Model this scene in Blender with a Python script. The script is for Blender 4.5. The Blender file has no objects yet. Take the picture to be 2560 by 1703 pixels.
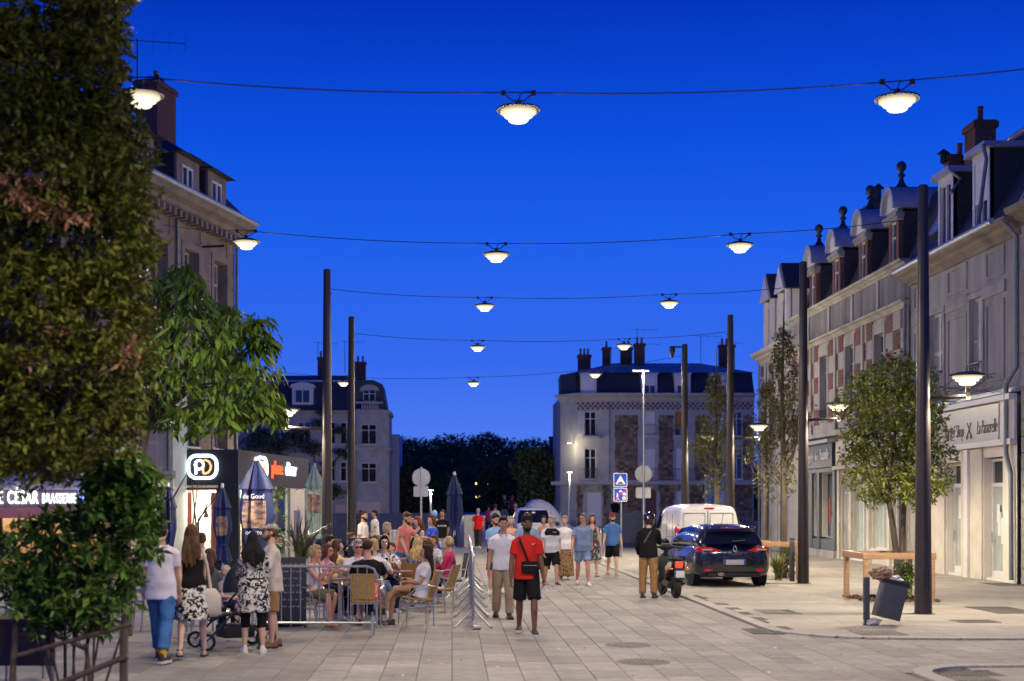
import bpy, bmesh, math, random
import numpy as np
from mathutils import Vector, Matrix, Euler, noise
R = math.radians
rnd = random.Random(11)
S = bpy.context.scene
COL = S.collection
# ------------------------------------------------------------------ camera, sky, exposure
F, HX, HY, CH = 3555.0, 1130.0, 1263.0, 1.93      # focal length (px of the 2560 px photo), vanishing point, eye height
cam_d = bpy.data.cameras.new('camera'); cam = bpy.data.objects.new('camera', cam_d); COL.objects.link(cam)
cam.location = (0, 0, CH); cam.rotation_euler = (R(90), 0, 0)
cam_d.sensor_width = 36; cam_d.lens = F / 2560 * 36
cam_d.shift_x = (1280 - HX) / 2560; cam_d.shift_y = (HY - 851.5) / 2560
cam_d.clip_start = .1; cam_d.clip_end = 3000
cam_d.dof.use_dof = True; cam_d.dof.focus_distance = 30; cam_d.dof.aperture_fstop = 1.5
S.camera = cam
W = bpy.data.worlds.new('World'); S.world = W; W.use_nodes = True
nt = W.node_tree; nt.nodes.clear()
tc = nt.nodes.new('ShaderNodeTexCoord'); sp = nt.nodes.new('ShaderNodeSeparateXYZ'); rp = nt.nodes.new('ShaderNodeValToRGB')
bg = nt.nodes.new('ShaderNodeBackground'); wo = nt.nodes.new('ShaderNodeOutputWorld')
nt.links.new(tc.outputs['Generated'], sp.inputs[0]); nt.links.new(sp.outputs['Z'], rp.inputs[0])
nt.links.new(rp.outputs[0], bg.inputs[0]); nt.links.new(bg.outputs[0], wo.inputs[0])
SKY = [(0.0, (.14, .28, .96)), (.0514, (.085, .22, 1.0)), (.1015, (.040, .165, .96)), (.183, (.014, .132, .93)), (.249, (.004, .090, .83)), (.335, (.0008, .040, .57)), (.45, (.0006, .024, .40)), (1.0, (.0005, .012, .22))]
el = rp.color_ramp.elements
el[0].position, el[0].color = SKY[0][0], (*SKY[0][1], 1)
el[1].position, el[1].color = SKY[-1][0], (*SKY[-1][1], 1)
for p_, c_ in SKY[1:-1]:
    e_ = el.new(p_); e_.color = (*c_, 1)
bg.inputs[1].default_value = .88
S.view_settings.view_transform = 'Standard'; S.view_settings.look = 'None'
S.view_settings.exposure = 0; S.view_settings.gamma = 1
S.render.engine = 'CYCLES'
S.cycles.use_denoising = True
try: S.cycles.denoiser = 'OPENIMAGEDENOISE'
except Exception: pass
S.cycles.max_bounces = 5; S.cycles.diffuse_bounces = 3; S.cycles.glossy_bounces = 2; S.cycles.transmission_bounces = 4
S.cycles.transparent_max_bounces = 6; S.cycles.sample_clamp_indirect = 4; S.cycles.caustics_reflective = False; S.cycles.caustics_refractive = False
WARM = (1.0, .85, .61)

# ------------------------------------------------------------------ helpers
def at(px, py, Y): return Vector(((px - HX) * Y / F, Y, CH + (HY - py) * Y / F))
def gY(py): return F * CH / (py - HY)                  # depth of a ground point seen at row py
def gX(px, Y): return (px - HX) * Y / F
def gZ(py, Y): return CH + (HY - py) * Y / F

_M = {}
def mat(name, col, rough=.7, var=.12, scale=6.0, bump=0.0, bscale=None, metal=0.0, emit=None, estr=0.0, spec=.5, objvar=0.0, island=0.0, world=0.0, col2=None, detail=5, stretch=None, trans=0.0, alpha=1.0, coat=0.0):
    """Principled material, colour broken up by noise; col2 = second colour of the noise."""
    if name in _M: return _M[name]
    m = bpy.data.materials.new(name); m.use_nodes = True; n = m.node_tree; b = n.nodes['Principled BSDF']
    b.inputs['Roughness'].default_value = rough; b.inputs['Metallic'].default_value = metal
    b.inputs['Specular IOR Level'].default_value = spec; b.inputs['Base Color'].default_value = (*col, 1)
    if coat: b.inputs['Coat Weight'].default_value = coat; b.inputs['Coat Roughness'].default_value = .05
    if trans: b.inputs['Transmission Weight'].default_value = trans
    if alpha < 1: b.inputs['Alpha'].default_value = alpha
    if emit is not None:
        b.inputs['Emission Color'].default_value = (*emit, 1); b.inputs['Emission Strength'].default_value = estr
    L = n.links.new
    if var or bump or col2:
        t = n.nodes.new('ShaderNodeTexCoord'); nz = n.nodes.new('ShaderNodeTexNoise'); nz.inputs['Scale'].default_value = scale; nz.inputs['Detail'].default_value = detail
        src = t.outputs['Object']
        if stretch:
            mp = n.nodes.new('ShaderNodeMapping'); mp.inputs['Scale'].default_value = stretch; L(src, mp.inputs[0]); src = mp.outputs[0]
        L(src, nz.inputs['Vector'])
    cur = None
    if var or col2:
        r = n.nodes.new('ShaderNodeValToRGB'); L(nz.outputs['Fac'], r.inputs[0])
        a = col2 if col2 else tuple(c * (1 - var) for c in col); z = col if col2 else tuple(min(1, c * (1 + var)) for c in col)
        r.color_ramp.elements[0].position = .32; r.color_ramp.elements[1].position = .68
        r.color_ramp.elements[0].color = (*a, 1); r.color_ramp.elements[1].color = (*z, 1); cur = r.outputs[0]
    def hsv(sock_val, amt, cur, hue=0.0):
        h = n.nodes.new('ShaderNodeHueSaturation'); mr = n.nodes.new('ShaderNodeMapRange'); L(sock_val, mr.inputs[0])
        mr.inputs[3].default_value = 1 - amt; mr.inputs[4].default_value = 1 + amt; L(mr.outputs[0], h.inputs['Value'])
        if cur is None: h.inputs['Color'].default_value = (*col, 1)
        else: L(cur, h.inputs['Color'])
        if hue:
            m2 = n.nodes.new('ShaderNodeMapRange'); m3 = n.nodes.new('ShaderNodeMath'); m3.operation = 'FRACT'; m4 = n.nodes.new('ShaderNodeMath'); m4.operation = 'MULTIPLY'; m4.inputs[1].default_value = 7.31
            L(sock_val, m4.inputs[0]); L(m4.outputs[0], m3.inputs[0]); L(m3.outputs[0], m2.inputs[0]); m2.inputs[3].default_value = .5 - hue; m2.inputs[4].default_value = .5 + hue; L(m2.outputs[0], h.inputs['Hue'])
        return h.outputs[0]
    if objvar:
        o = n.nodes.new('ShaderNodeObjectInfo'); cur = hsv(o.outputs['Random'], objvar, cur)
    if island:
        g = n.nodes.new('ShaderNodeNewGeometry'); cur = hsv(g.outputs['Random Per Island'], island, cur, .025 if island > .3 else 0)
    if world:      # stains that run across the pieces
        g2 = n.nodes.new('ShaderNodeNewGeometry'); z2 = n.nodes.new('ShaderNodeTexNoise'); z2.inputs['Scale'].default_value = .55; z2.inputs['Detail'].default_value = 8; z2.inputs['Roughness'].default_value = .68; L(g2.outputs['Position'], z2.inputs['Vector'])
        h2 = n.nodes.new('ShaderNodeMapRange'); L(z2.outputs['Fac'], h2.inputs[0]); h2.inputs[1].default_value = .36; h2.inputs[2].default_value = .62; h2.inputs[3].default_value = 1 - world; h2.inputs[4].default_value = 1 + world * .4
        v2 = n.nodes.new('ShaderNodeHueSaturation'); L(h2.outputs[0], v2.inputs['Value']); L(cur, v2.inputs['Color']); cur = v2.outputs[0]
        z3 = n.nodes.new('ShaderNodeTexVoronoi'); z3.inputs['Scale'].default_value = 3.1; L(g2.outputs['Position'], z3.inputs['Vector']); h3 = n.nodes.new('ShaderNodeMapRange'); L(z3.outputs['Distance'], h3.inputs[0]); h3.inputs[1].default_value = .045; h3.inputs[2].default_value = .075; h3.inputs[3].default_value = .62; h3.inputs[4].default_value = 1.0
        v3 = n.nodes.new('ShaderNodeHueSaturation'); L(h3.outputs[0], v3.inputs['Value']); L(cur, v3.inputs['Color']); cur = v3.outputs[0]
    if cur is not None: L(cur, b.inputs['Base Color'])
    if bump:
        nb = n.nodes.new('ShaderNodeTexNoise'); nb.inputs['Scale'].default_value = bscale or scale * 4; nb.inputs['Detail'].default_value = 6; L(src, nb.inputs['Vector'])
        bp = n.nodes.new('ShaderNodeBump'); bp.inputs['Strength'].default_value = bump; bp.inputs['Distance'].default_value = .02; L(nb.outputs['Fac'], bp.inputs['Height']); L(bp.outputs[0], b.inputs['Normal'])
    _M[name] = m; return m

def glow(name, col, strength):
    if name in _M: return _M[name]
    m = bpy.data.materials.new(name); m.use_nodes = True; n = m.node_tree; n.nodes.clear()
    e = n.nodes.new('ShaderNodeEmission'); e.inputs[0].default_value = (*col, 1); e.inputs[1].default_value = strength
    o = n.nodes.new('ShaderNodeOutputMaterial'); n.links.new(e.outputs[0], o.inputs[0]); _M[name] = m; return m

def link(o, parent=None):
    COL.objects.link(o)
    if parent is not None: o.parent = parent
    return o
def tag(o, label=None, cat=None, group=None, kind=None):
    if label: o['label'] = label
    if cat: o['category'] = cat
    if group: o['group'] = group
    if kind: o['kind'] = kind
    return o
def thing(name, label, cat, loc=(0, 0, 0), rz=0.0, group=None):
    o = bpy.data.objects.new(name, None); o.empty_display_size = .2; link(o); o.location = loc; o.rotation_euler = (0, 0, rz)
    return tag(o, label, cat, group)
def copy_tree(o, parent=None):
    c = o.copy(); COL.objects.link(c)
    if parent is not None: c.parent = parent
    for ch in o.children: copy_tree(ch, c)
    return c

class MB:
    """Collects shapes, then links them as one mesh object."""
    def __init__(s): s.v = []; s.f = []; s.m = []
    def add(s, vs, fs, mi=0):
        b = len(s.v); s.v += [tuple(p) for p in vs]; s.f += [tuple(i + b for i in f) for f in fs]; s.m += [mi] * len(fs); return s
    def quad(s, a, b, c, d, mi=0): return s.add([a, b, c, d], [(0, 1, 2, 3)], mi)
    def box(s, x0, x1, y0, y1, z0, z1, mi=0, M=None):
        vs = [Vector((x, y, z)) for z in (z0, z1) for x, y in ((x0, y0), (x1, y0), (x1, y1), (x0, y1))]
        if M is not None: vs = [M @ p for p in vs]
        return s.add(vs, [(3, 2, 1, 0), (4, 5, 6, 7), (0, 1, 5, 4), (1, 2, 6, 5), (2, 3, 7, 6), (3, 0, 4, 7)], mi)
    def prism(s, poly, h0, h1, axis='z', mi=0, M=None):
        """poly (2-D, counter-clockwise) extruded between h0 and h1 along an axis: x -> (h, a, b), y -> (a, h, b), z -> (a, b, h)"""
        n = len(poly)
        g = {'x': lambda a, b, h: Vector((h, a, b)), 'y': lambda a, b, h: Vector((a, h, b)), 'z': lambda a, b, h: Vector((a, b, h))}[axis]
        vs = [g(a, b, h) for h in (h0, h1) for a, b in poly]
        if M is not None: vs = [M @ p for p in vs]
        fs = [tuple(range(n))[::-1], tuple(range(n, 2 * n))] + [(i, (i + 1) % n, n + (i + 1) % n, n + i) for i in range(n)]
        return s.add(vs, fs, mi)
    def loft(s, rings, cap0=True, cap1=True, closed=True, mi=0):
        n = len(rings[0]); vs = [p for r in rings for p in r]; fs = []
        for k in range(len(rings) - 1):
            for i in range(n if closed else n - 1):
                j = (i + 1) % n; fs.append((k * n + i, k * n + j, (k + 1) * n + j, (k + 1) * n + i))
        if closed and cap0: fs.append(tuple(range(n))[::-1])
        if closed and cap1: fs.append(tuple(range((len(rings) - 1) * n, len(rings) * n)))
        return s.add(vs, fs, mi)
    def tube(s, pts, r, n=8, mi=0, cap=True):
        pts = [Vector(p) for p in pts]; rr = r if isinstance(r, (list, tuple)) else [r] * len(pts); rings = []; a = None
        for i, p in enumerate(pts):
            t = (pts[min(i + 1, len(pts) - 1)] - pts[max(i - 1, 0)])
            t = t.normalized() if t.length > 1e-9 else Vector((0, 0, 1))
            if a is None: a = t.orthogonal().normalized()
            a = (a - t * a.dot(t)); a = a.normalized() if a.length > 1e-6 else t.orthogonal().normalized(); b = t.cross(a)
            rings.append([p + (a * math.cos(q) + b * math.sin(q)) * rr[i] for q in [2 * math.pi * k / n for k in range(n)]])
        return s.loft(rings, cap, cap, mi=mi)
    def lathe(s, prof, n=16, c=(0, 0, 0), mi=0, M=None, cap=True):
        c = Vector(c); rings = []
        for r, z in prof:
            ring = [c + Vector((r * math.cos(2 * math.pi * k / n), r * math.sin(2 * math.pi * k / n), z)) for k in range(n)]
            rings.append([M @ p for p in ring] if M is not None else ring)
        return s.loft(rings, cap, cap, mi=mi)
    def ell(s, c, r, n=12, m=8, rot=None, mi=0):
        c = Vector(c); rings = []
        for j in range(m + 1):
            ph = math.pi * (j / m) - math.pi / 2; ph = max(-1.5607, min(1.5607, ph)); ring = []
            for k in range(n):
                q = 2 * math.pi * k / n
                p = Vector((r[0] * math.cos(ph) * math.cos(q), r[1] * math.cos(ph) * math.sin(q), r[2] * math.sin(ph)))
                ring.append(c + (rot @ p if rot is not None else p))
            rings.append(ring)
        return s.loft(rings, mi=mi)
    def mesh(s, name, mats, smooth=True, bevel=0, ang=38):
        me = bpy.data.meshes.new(name); me.from_pydata(s.v, [], s.f)
        for m in (mats if isinstance(mats, (list, tuple)) else [mats]):
            if m is not None: me.materials.append(m)
        if any(s.m): me.polygons.foreach_set('material_index', s.m)
        if bevel:
            bm = bmesh.new(); bm.from_mesh(me); bmesh.ops.remove_doubles(bm, verts=bm.verts, dist=1e-5)
            ed = [e for e in bm.edges if len(e.link_faces) == 2 and e.calc_face_angle(0) > R(30)]
            bmesh.ops.bevel(bm, geom=ed, offset=bevel, segments=2, affect='EDGES', profile=.6, clamp_overlap=True); bm.to_mesh(me); bm.free()
        if smooth:
            me.polygons.foreach_set('use_smooth', [True] * len(me.polygons)); me.set_sharp_from_angle(angle=R(ang))
        me.update(); return me
    def build(s, name, mats, parent=None, smooth=True, bevel=0, ang=38):
        return link(bpy.data.objects.new(name, s.mesh(name, mats, smooth, bevel, ang)), parent)
def bx(name, m, parent, x0, x1, y0, y1, z0, z1, bevel=0):
    return MB().box(x0, x1, y0, y1, z0, z1).build(name, m, parent, smooth=bool(bevel), bevel=bevel)
DEFER = []          # objects whose modifiers / font curves are turned into plain meshes in one pass at the end
def text(name, body, size, m, parent, M, ext=.01, shear=0, xs=1.0, space=1.0, align='CENTER', offset=0.0):
    """Lettering as real mesh; M maps the text plane (x right, y up, z out) into the parent's space."""
    cu = bpy.data.curves.new(name, 'FONT'); cu.body = body; cu.size = size; cu.extrude = ext; cu.shear = shear; cu.align_x = align; cu.align_y = 'CENTER'; cu.space_character = space; cu.offset = offset; cu.resolution_u = 3
    o = link(bpy.data.objects.new(name, cu)); o.name = name
    DEFER.append(('text', o, parent, M @ Matrix.Diagonal((xs, 1, 1, 1)), m)); return o
def plane_M(o, right, up):
    """matrix of a text plane with origin o"""
    r = Vector(right).normalized(); u = Vector(up).normalized(); n = r.cross(u)
    return Matrix(((r.x, u.x, n.x, o[0]), (r.y, u.y, n.y, o[1]), (r.z, u.z, n.z, o[2]), (0, 0, 0, 1)))
def flush():
    dg = bpy.context.evaluated_depsgraph_get()
    got = []
    for d in DEFER:
        ob = d[1]; got.append(bpy.data.meshes.new_from_object(ob.evaluated_get(dg)))
    for d, me in zip(DEFER, got):
        ob = d[1]; nm = ob.name.split('.')[0]
        if d[0] == 'text':
            _, ob, parent, M, m = d
            me.transform(M); me.materials.clear(); me.materials.append(m); bpy.data.objects.remove(ob)
            me.name = nm; link(bpy.data.objects.new(nm, me), parent)
        else:
            _, ob, extra, sm = d
            mats = list(ob.data.materials); ob.modifiers.clear(); old = ob.data; 
            if extra is not None and extra.v:
                b = bmesh.new(); b.from_mesh(me); vs = [b.verts.new(p) for p in extra.v]
                for f in extra.f:
                    try: b.faces.new([vs[i] for i in f])
                    except ValueError: pass
                b.to_mesh(me); b.free()
            if sm:      # folds in the cloth
                n_ = len(me.vertices); q = np.empty(n_ * 3, np.float32); nn = np.empty(n_ * 3, np.float32); me.vertices.foreach_get('co', q); me.vertices.foreach_get('normal', nn); q = q.reshape(-1, 3); nn = nn.reshape(-1, 3)
                d = np.zeros(n_); r_ = np.random.RandomState(n_ % 9973)
                for fq, am in ((11, .5), (17, .45), (26, .35), (26, .3), (38, .2), (44, .18)): w_ = r_.normal(size=3) * (1, 1, .8); w_ *= fq / np.linalg.norm(w_); d += am * np.sin(q @ w_ + r_.uniform(0, 6) + 1.2 * np.sin(q @ r_.normal(size=3) * 8))
                me.vertices.foreach_set('co', (q + nn * ((d * .6 + .55) * sm)[:, None]).astype(np.float32).ravel()); me.update()
            me.materials.clear()
            for m in mats: me.materials.append(m)
            me.polygons.foreach_set('use_smooth', [True] * len(me.polygons)); me.set_sharp_from_angle(angle=R(60)); ob.data = me; me.name = nm
            bpy.data.meshes.remove(old)
    DEFER.clear()
# ------------------------------------------------------------------ ground
M_pav = mat('paving_stone', (.29, .268, .242), .75, .13, 5, .35, 55, objvar=.2, world=.22, col2=(.215, .198, .178))
M_pav2 = mat('paving_stone_far', (.29, .268, .242), .75, .13, 5, .35, 55, island=.2, world=.22, col2=(.215, .198, .178))
M_conc = mat('pale_paving', (.35, .325, .28), .8, .1, 4, .3, 50, island=.09, world=.16, col2=(.30, .27, .23))
M_joint = mat('joint_sand', (.12, .105, .09), .95, .25, 9, .4)
M_kerb = mat('granite_kerb', (.30, .28, .26), .7, .2, 25, .3)
M_park = mat('parking_paving', (.27, .25, .225), .8, .12, 5, .3, 50, island=.12)
def kerbline():
    pts = [(4.95, y) for y in np.arange(64, 22.4, -1.0)]
    for a in np.linspace(0, 90, 7): pts.append((4.95 + 1.35 * (1 - math.cos(R(a))), 22.0 - 1.5 * math.sin(R(a))))
    pts += [(x, 20.42) for x in np.arange(7.3, 14.4, 1.0)]
    return pts
def in_side(x, y):       # pale pavement east of the kerb
    if y < 16.95 and x > 5.4: return not ((x < 6.3 and y > 16.1 and (x - 6.3) ** 2 + (y - 16.05) ** 2 > .9 ** 2))
    if x < 4.95 or y < 20.5: return False
    if x < 6.3 and y < 22: return ((x - 6.3) / 1.35) ** 2 + ((y - 22) / 1.5) ** 2 < 1
    return True
g = MB(); g.quad((-250, -60, -.06), (250, -60, -.06), (250, 900, -.06), (-250, 900, -.06))
ground = g.build('ground', M_joint, smooth=False); tag(ground, kind='structure')
street = MB().box(-30, 17, 4, 62, -.05, -.014).build('street_bed', M_joint, smooth=False); tag(street, kind='structure')
# far street surface (too far to tell single slabs): brick texture in the material
def far_pave():
    m = bpy.data.materials.new('far_paving'); m.use_nodes = True; n = m.node_tree; b = n.nodes['Principled BSDF']; b.inputs['Roughness'].default_value = .78
    t = n.nodes.new('ShaderNodeTexCoord'); mp = n.nodes.new('ShaderNodeMapping'); mp.inputs['Rotation'].default_value = (0, 0, R(90)); br = n.nodes.new('ShaderNodeTexBrick')
    br.inputs['Color1'].default_value = (.31, .28, .24, 1); br.inputs['Color2'].default_value = (.25, .225, .19, 1); br.inputs['Mortar'].default_value = (.12, .105, .09, 1)
    br.inputs['Scale'].default_value = 1; br.inputs['Brick Width'].default_value = .8; br.inputs['Row Height'].default_value = .4; br.inputs['Mortar Size'].default_value = .012
    n.links.new(t.outputs['Object'], mp.inputs[0]); n.links.new(mp.outputs[0], br.inputs[0]); n.links.new(br.outputs[0], b.inputs['Base Color']); return m
fs = MB().quad((-30, 38.05, 0), (17, 38.05, 0), (17, 64, 0), (-30, 64, 0)).build('far_street', far_pave(), smooth=False); tag(fs, kind='structure')
# slabs: courses 0.4 m wide running along the street
slabs = []
x = -10.0
while x < 14.0:
    wd = .40; y = 14.6 + rnd.random() * .6
    while y < 38:
        ln = rnd.choice((.6, .75, .9)); cx, cy = x + wd / 2, y + ln / 2
        if (-.40 * cy < cx < .44 * cy + .6): slabs.append((cx, cy, wd, ln, in_side(cx, cy) and in_side(cx, cy - ln * .4)))
        y += ln
    x += wd
def slab_mb(mb, cx, cy, wd, ln, dz=0.0, c=.006):
    a, b = wd / 2 - .0035, ln / 2 - .0035
    r0 = [(cx + sx * a, cy + sy * b, -.014) for sx, sy in ((-1, -1), (1, -1), (1, 1), (-1, 1))]
    r1 = [(cx + sx * a, cy + sy * b, dz - .004) for sx, sy in ((-1, -1), (1, -1), (1, 1), (-1, 1))]
    r2 = [(cx + sx * (a - c), cy + sy * (b - c), dz) for sx, sy in ((-1, -1), (1, -1), (1, 1), (-1, 1))]
    mb.loft([r0, r1, r2], cap0=False)
vis = [s for s in slabs if not s[4] and gX(0, s[1]) - .3 < s[0] < gX(2560, s[1]) + .3 and s[1] > 15.3]
vis.sort(key=lambda s: s[1]); near = vis[:296]; nearset = set(near)
protos = {}
for s in near:
    k = s[3]
    if k not in protos:
        mb = MB(); slab_mb(mb, 0, 0, s[2], s[3]); protos[k] = mb.mesh('paving_slab', M_pav, smooth=False)
    o = link(bpy.data.objects.new('paving_slab', protos[k]), street); o.location = (s[0], s[1], rnd.uniform(-.002, .0015)); o.rotation_euler = (rnd.uniform(-.002, .002), rnd.uniform(-.003, .003), 0)
rest = MB()
for s in slabs:
    if s in nearset or s[4]: continue
    slab_mb(rest, s[0], s[1], s[2], s[3], rnd.uniform(-.002, .0015))
o = rest.build('paving_slabs', M_pav2, street, smooth=False); tag(o, kind='stuff')
# pale side pavement, larger slabs, flush kerb stones between the two surfaces
side = MB().box(4.0, 15.5, 14, 64, -.045, -.018).build('side_pavement', M_joint, smooth=False); tag(side, kind='structure')
sm = MB(); y = 14.2
while y < 62:
    ln = .6; x = 4.9 + rnd.random() * .5
    while x < 14.2:
        wd = rnd.choice((.9, 1.2)); cx, cy = x + wd / 2, y + ln / 2
        if all(in_side(px_, py_) for px_, py_ in ((cx - .3, cy), (cx, cy), (cx, cy - .3))) and (y > 38 or cx < .44 * cy + 1):
            slab_mb(sm, cx, cy, wd, ln, rnd.uniform(.0, .002) + .004)
        x += wd
    y += ln
o = sm.build('pavement_slabs', M_conc, side, smooth=False); tag(o, kind='stuff')
kl = kerbline(); kerb = MB().box(4.9, 5.0, 64, 64.5, -.03, .01).build('kerb', M_kerb, smooth=False); tag(kerb, kind='structure')
def stone_run(pts, w=.11, top=.03):
    for (x0, y0), (x1, y1) in zip(pts, pts[1:]):
        d = Vector((x1 - x0, y1 - y0)); L_ = d.length
        if L_ < .05: continue
        mb = MB().box(-L_ / 2 + .006, L_ / 2 - .006, -w, w, -.03, top); o = mb.build('kerb_stone', M_kerb, kerb, smooth=True, bevel=.008)
        o.location = ((x0 + x1) / 2, (y0 + y1) / 2, 0); o.rotation_euler = (0, 0, math.atan2(d.y, d.x))
stone_run(kl[::2] if False else [kl[i] for i in range(0, 40, 2)] + kl[40:])
stone_run([(x_, 16.98) for x_ in np.arange(12, 6.2, -1.0)] + [(6.25 - .9 * math.sin(R(a)), 16.05 + .9 * math.cos(R(a))) for a in range(0, 91, 15)] + [(5.35, 15.2), (5.35, 14.2)])
# manhole covers and drain grates
M_iron = mat('cast_iron', (.10, .095, .085), .6, .3, 30, .5, 80, metal=.4)
def manhole(x, y, label, r=.33):
    t = thing('manhole_cover', label, 'manhole cover', (x, y, 0), 0, 'round covers in the paving')
    MB().lathe([(r, -.01), (r, .004), (r - .03, .006), (r - .03, .002), (r - .035, .002)], 28).build('rim', M_iron, t)
    mb = MB().lathe([(r - .04, -.01), (r - .04, .003)], 28)
    for i in range(-4, 5):
        for j in range(-4, 5):
            if math.hypot(i, j) * .06 < r - .08: mb.box(i * .06 - .02, i * .06 + .02, j * .06 - .02, j * .06 + .02, .003, .006)
    o = mb.build('lid', M_iron, t, smooth=False)
manhole(gX(1571, 19.6), 19.6, 'round iron cover in the paving, the farther of the two in mid street')
manhole(gX(1608, 17.5), 17.5, 'round iron cover in the paving nearest the camera')
def grate(x0, x1, y0, y1, label):
    t = thing('drain_grate', label, 'drain grate', ((x0 + x1) / 2, (y0 + y1) / 2, 0), 0, 'iron grates in the pavement')
    a, b = (x1 - x0) / 2, (y1 - y0) / 2
    MB().box(-a, a, -b, -b + .03, -.01, .011).box(-a, a, b - .03, b, -.01, .011).box(-a, -a + .03, -b + .03, b - .03, -.01, .011).box(a - .03, a, -b + .03, b - .03, -.01, .011).build('frame', M_iron, t, smooth=False)
    MB().box(-a + .03, a - .03, -b + .03, b - .03, -.01, .0045).build('pit', mat('dark_pit', (.015, .015, .015), .9, 0), t, smooth=False)
    n = max(4, int(2 * a / .06)); mb = MB()
    for i in range(n): q = -a + .05 + (2 * a - .1) * (i + .5) / n; mb.box(q - .014, q + .014, -b + .035, b - .035, -.005, .0095)
    o = mb.build('bars', M_iron, t, smooth=False); o['kind'] = 'stuff'
for px0, px1, py0, py1, lb in ((1898, 1988, 1525, 1536, 'iron grate in the road in front of the dark blue car'), (1868, 1960, 1573, 1586, 'iron grate at the inside of the kerb corner'),
        (2135, 2253, 1578, 1589, 'long narrow iron grate in front of the litter bin'), (2385, 2488, 1551, 1558, 'narrow iron grate right of the tall pole foot'),
        (2450, 2562, 1518, 1535, 'large square iron grate below the barber shop, at the right edge'), (2470, 2550, 1458, 1465, 'small iron grate against the barber shop step'), (2310, 2480, 1690, 1704, 'iron grate beside the kerb corner at the bottom right')):
    ya, yb = gY(py1), gY(py0); ym = (ya + yb) / 2
    grate(gX(px0, ym), gX(px1, ym), ya, yb, lb)

# ------------------------------------------------------------------ street lamps, poles and wires
M_pole = mat('pole_paint', (.045, .035, .03), .42, .1, 3, 0, metal=.3)
M_dark = mat('dark_metal', (.03, .03, .032), .45, .1, 8, 0, metal=.4)
M_bowl = glow('lamp_bowl', (1.0, .83, .56), 1.0)
_n = M_bowl.node_tree; _e = _n.nodes['Emission']; _t = _n.nodes.new('ShaderNodeTexCoord'); _s = _n.nodes.new('ShaderNodeSeparateXYZ'); _m = _n.nodes.new('ShaderNodeMapRange')
_n.links.new(_t.outputs['Object'], _s.inputs[0]); _n.links.new(_s.outputs['Z'], _m.inputs[0]); _n.links.new(_m.outputs[0], _e.inputs[1])
for _i, _v in ((1, -.03), (2, -.12), (3, .72), (4, 3.2)): _m.inputs[_i].default_value = _v      # the lamp inside sits low in the bowl
M_cap = mat('lamp_cap_inside', (.55, .5, .42), .4, .05)
def lamp_light(parent, z, power, r=.16, side=.17, wide=164):
    if side:      # the translucent bowl also throws light sideways and a little upwards, as far as the canopy lets it
        L = bpy.data.lights.new('bowl_light', 'POINT'); L.energy = power * side; L.color = WARM; L.shadow_soft_size = .1; link(bpy.data.objects.new('bowl_light', L), parent).location = (0, 0, z * .72); power *= 1 - side * .8
    L = bpy.data.lights.new('lamp_light', 'SPOT'); L.energy = power; L.color = WARM; L.shadow_soft_size = r; L.spot_size = R(wide); L.spot_blend = .4
    o = link(bpy.data.objects.new('lamp_light', L), parent); o.location = (0, 0, z)
    if z > 0: o.rotation_euler = (R(180), 0, 0)
    return o
BOWL = [(.200, .0), (.196, -.03), (.160, -.038), (.153, -.068), (.112, -.076), (.105, -.112), (.088, -.124), (.03, -.13)]
CAP = [(.04, .05), (.12, .045), (.235, .012), (.242, .0), (.24, -.012), (.21, -.008)]
def bowl_parts(t, k=1.0, up=0):
    mb = MB().lathe([(r * k, z * k) for r, z in CAP[::-1]], 28); mb.build('canopy', M_dark, t)
    MB().lathe([(r * k, z * k - .012) for r, z in BOWL[::-1]], 28).build('diffuser', M_bowl, t)
def hang_lamp(px, py, Y, label, wire_dy=.2, power=630):
    p = at(px, py, Y); t = thing('hanging_lamp', label, 'street lamp', p + Vector((0, 0, .06)), 0, 'lamps hung on the wires across the street')
    bowl_parts(t)
    MB().lathe([(.035, .045), (.035, .10), (.015, .11)], 10).build('hub', M_dark, t)
    for s in (-1, 1):
        MB().tube([(0, 0, .09), (s * .07, 0, .10), (s * .15, 0, .17)], .008, 6).build('hanger_arm', M_dark, t)
        MB().box(s * .165 - .025, s * .165 + .025, -.02, .02, .15, .21).build('wire_clamp', M_dark, t, smooth=False)
    MB().tube([(.0, 0, .09), (.02, 0, .16), (.06, .01, .2), (.16, 0, .195)], .006, 5).build('cable_loop', M_dark, t)
    lamp_light(t, -.36, power); return p + Vector((0, 0, .06 + .19))
def wire(pts, label, sag=.06, r=.0075):
    out = []
    for a, b in zip(pts, pts[1:]):
        for i in range(8): f = i / 8; q = a.lerp(b, f); q.z -= sag * 4 * f * (1 - f) * min(1, (b - a).length / 4); out.append(q)
    out.append(pts[-1]); o = MB().tube(out, r, 6).build('span_wire', M_dark); tag(o, label, 'wire', 'wires spanning the street'); return o
ROWS = {1: (15.6, [(355, 250, 'at the left edge, half inside the dark tree'), (1296, 288, 'highest and largest, in the middle of the sky'), (2243, 260, 'largest one at the upper right')]),
        2: (25.2, [(616, 612, 'in front of the corner of the stone house'), (1241, 644, 'second from the top in mid street'), (1850, 620, 'second row, over the right houses')]),
        3: (33.9, [(1212, 770, 'third from the top in mid street'), (1673, 762, 'third row, right one against open sky')]),
        4: (42.4, [(1194, 872, 'fourth from the top in mid street'), (1560, 868, 'above the roof of the far right block')]),
        5: (50.1, [(859, 960, 'behind the slimmer of the two left poles'), (1184, 961, 'lowest and smallest in mid street'), (1488, 939, 'in front of the mansard of the far right block')])}
TOPS = {}
for k_, (Yr, ls) in ROWS.items():
    TOPS[k_] = [hang_lamp(px, py, Yr, f'lit bowl lamp on a wire, {lb}') for px, py, lb in ls]
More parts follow.
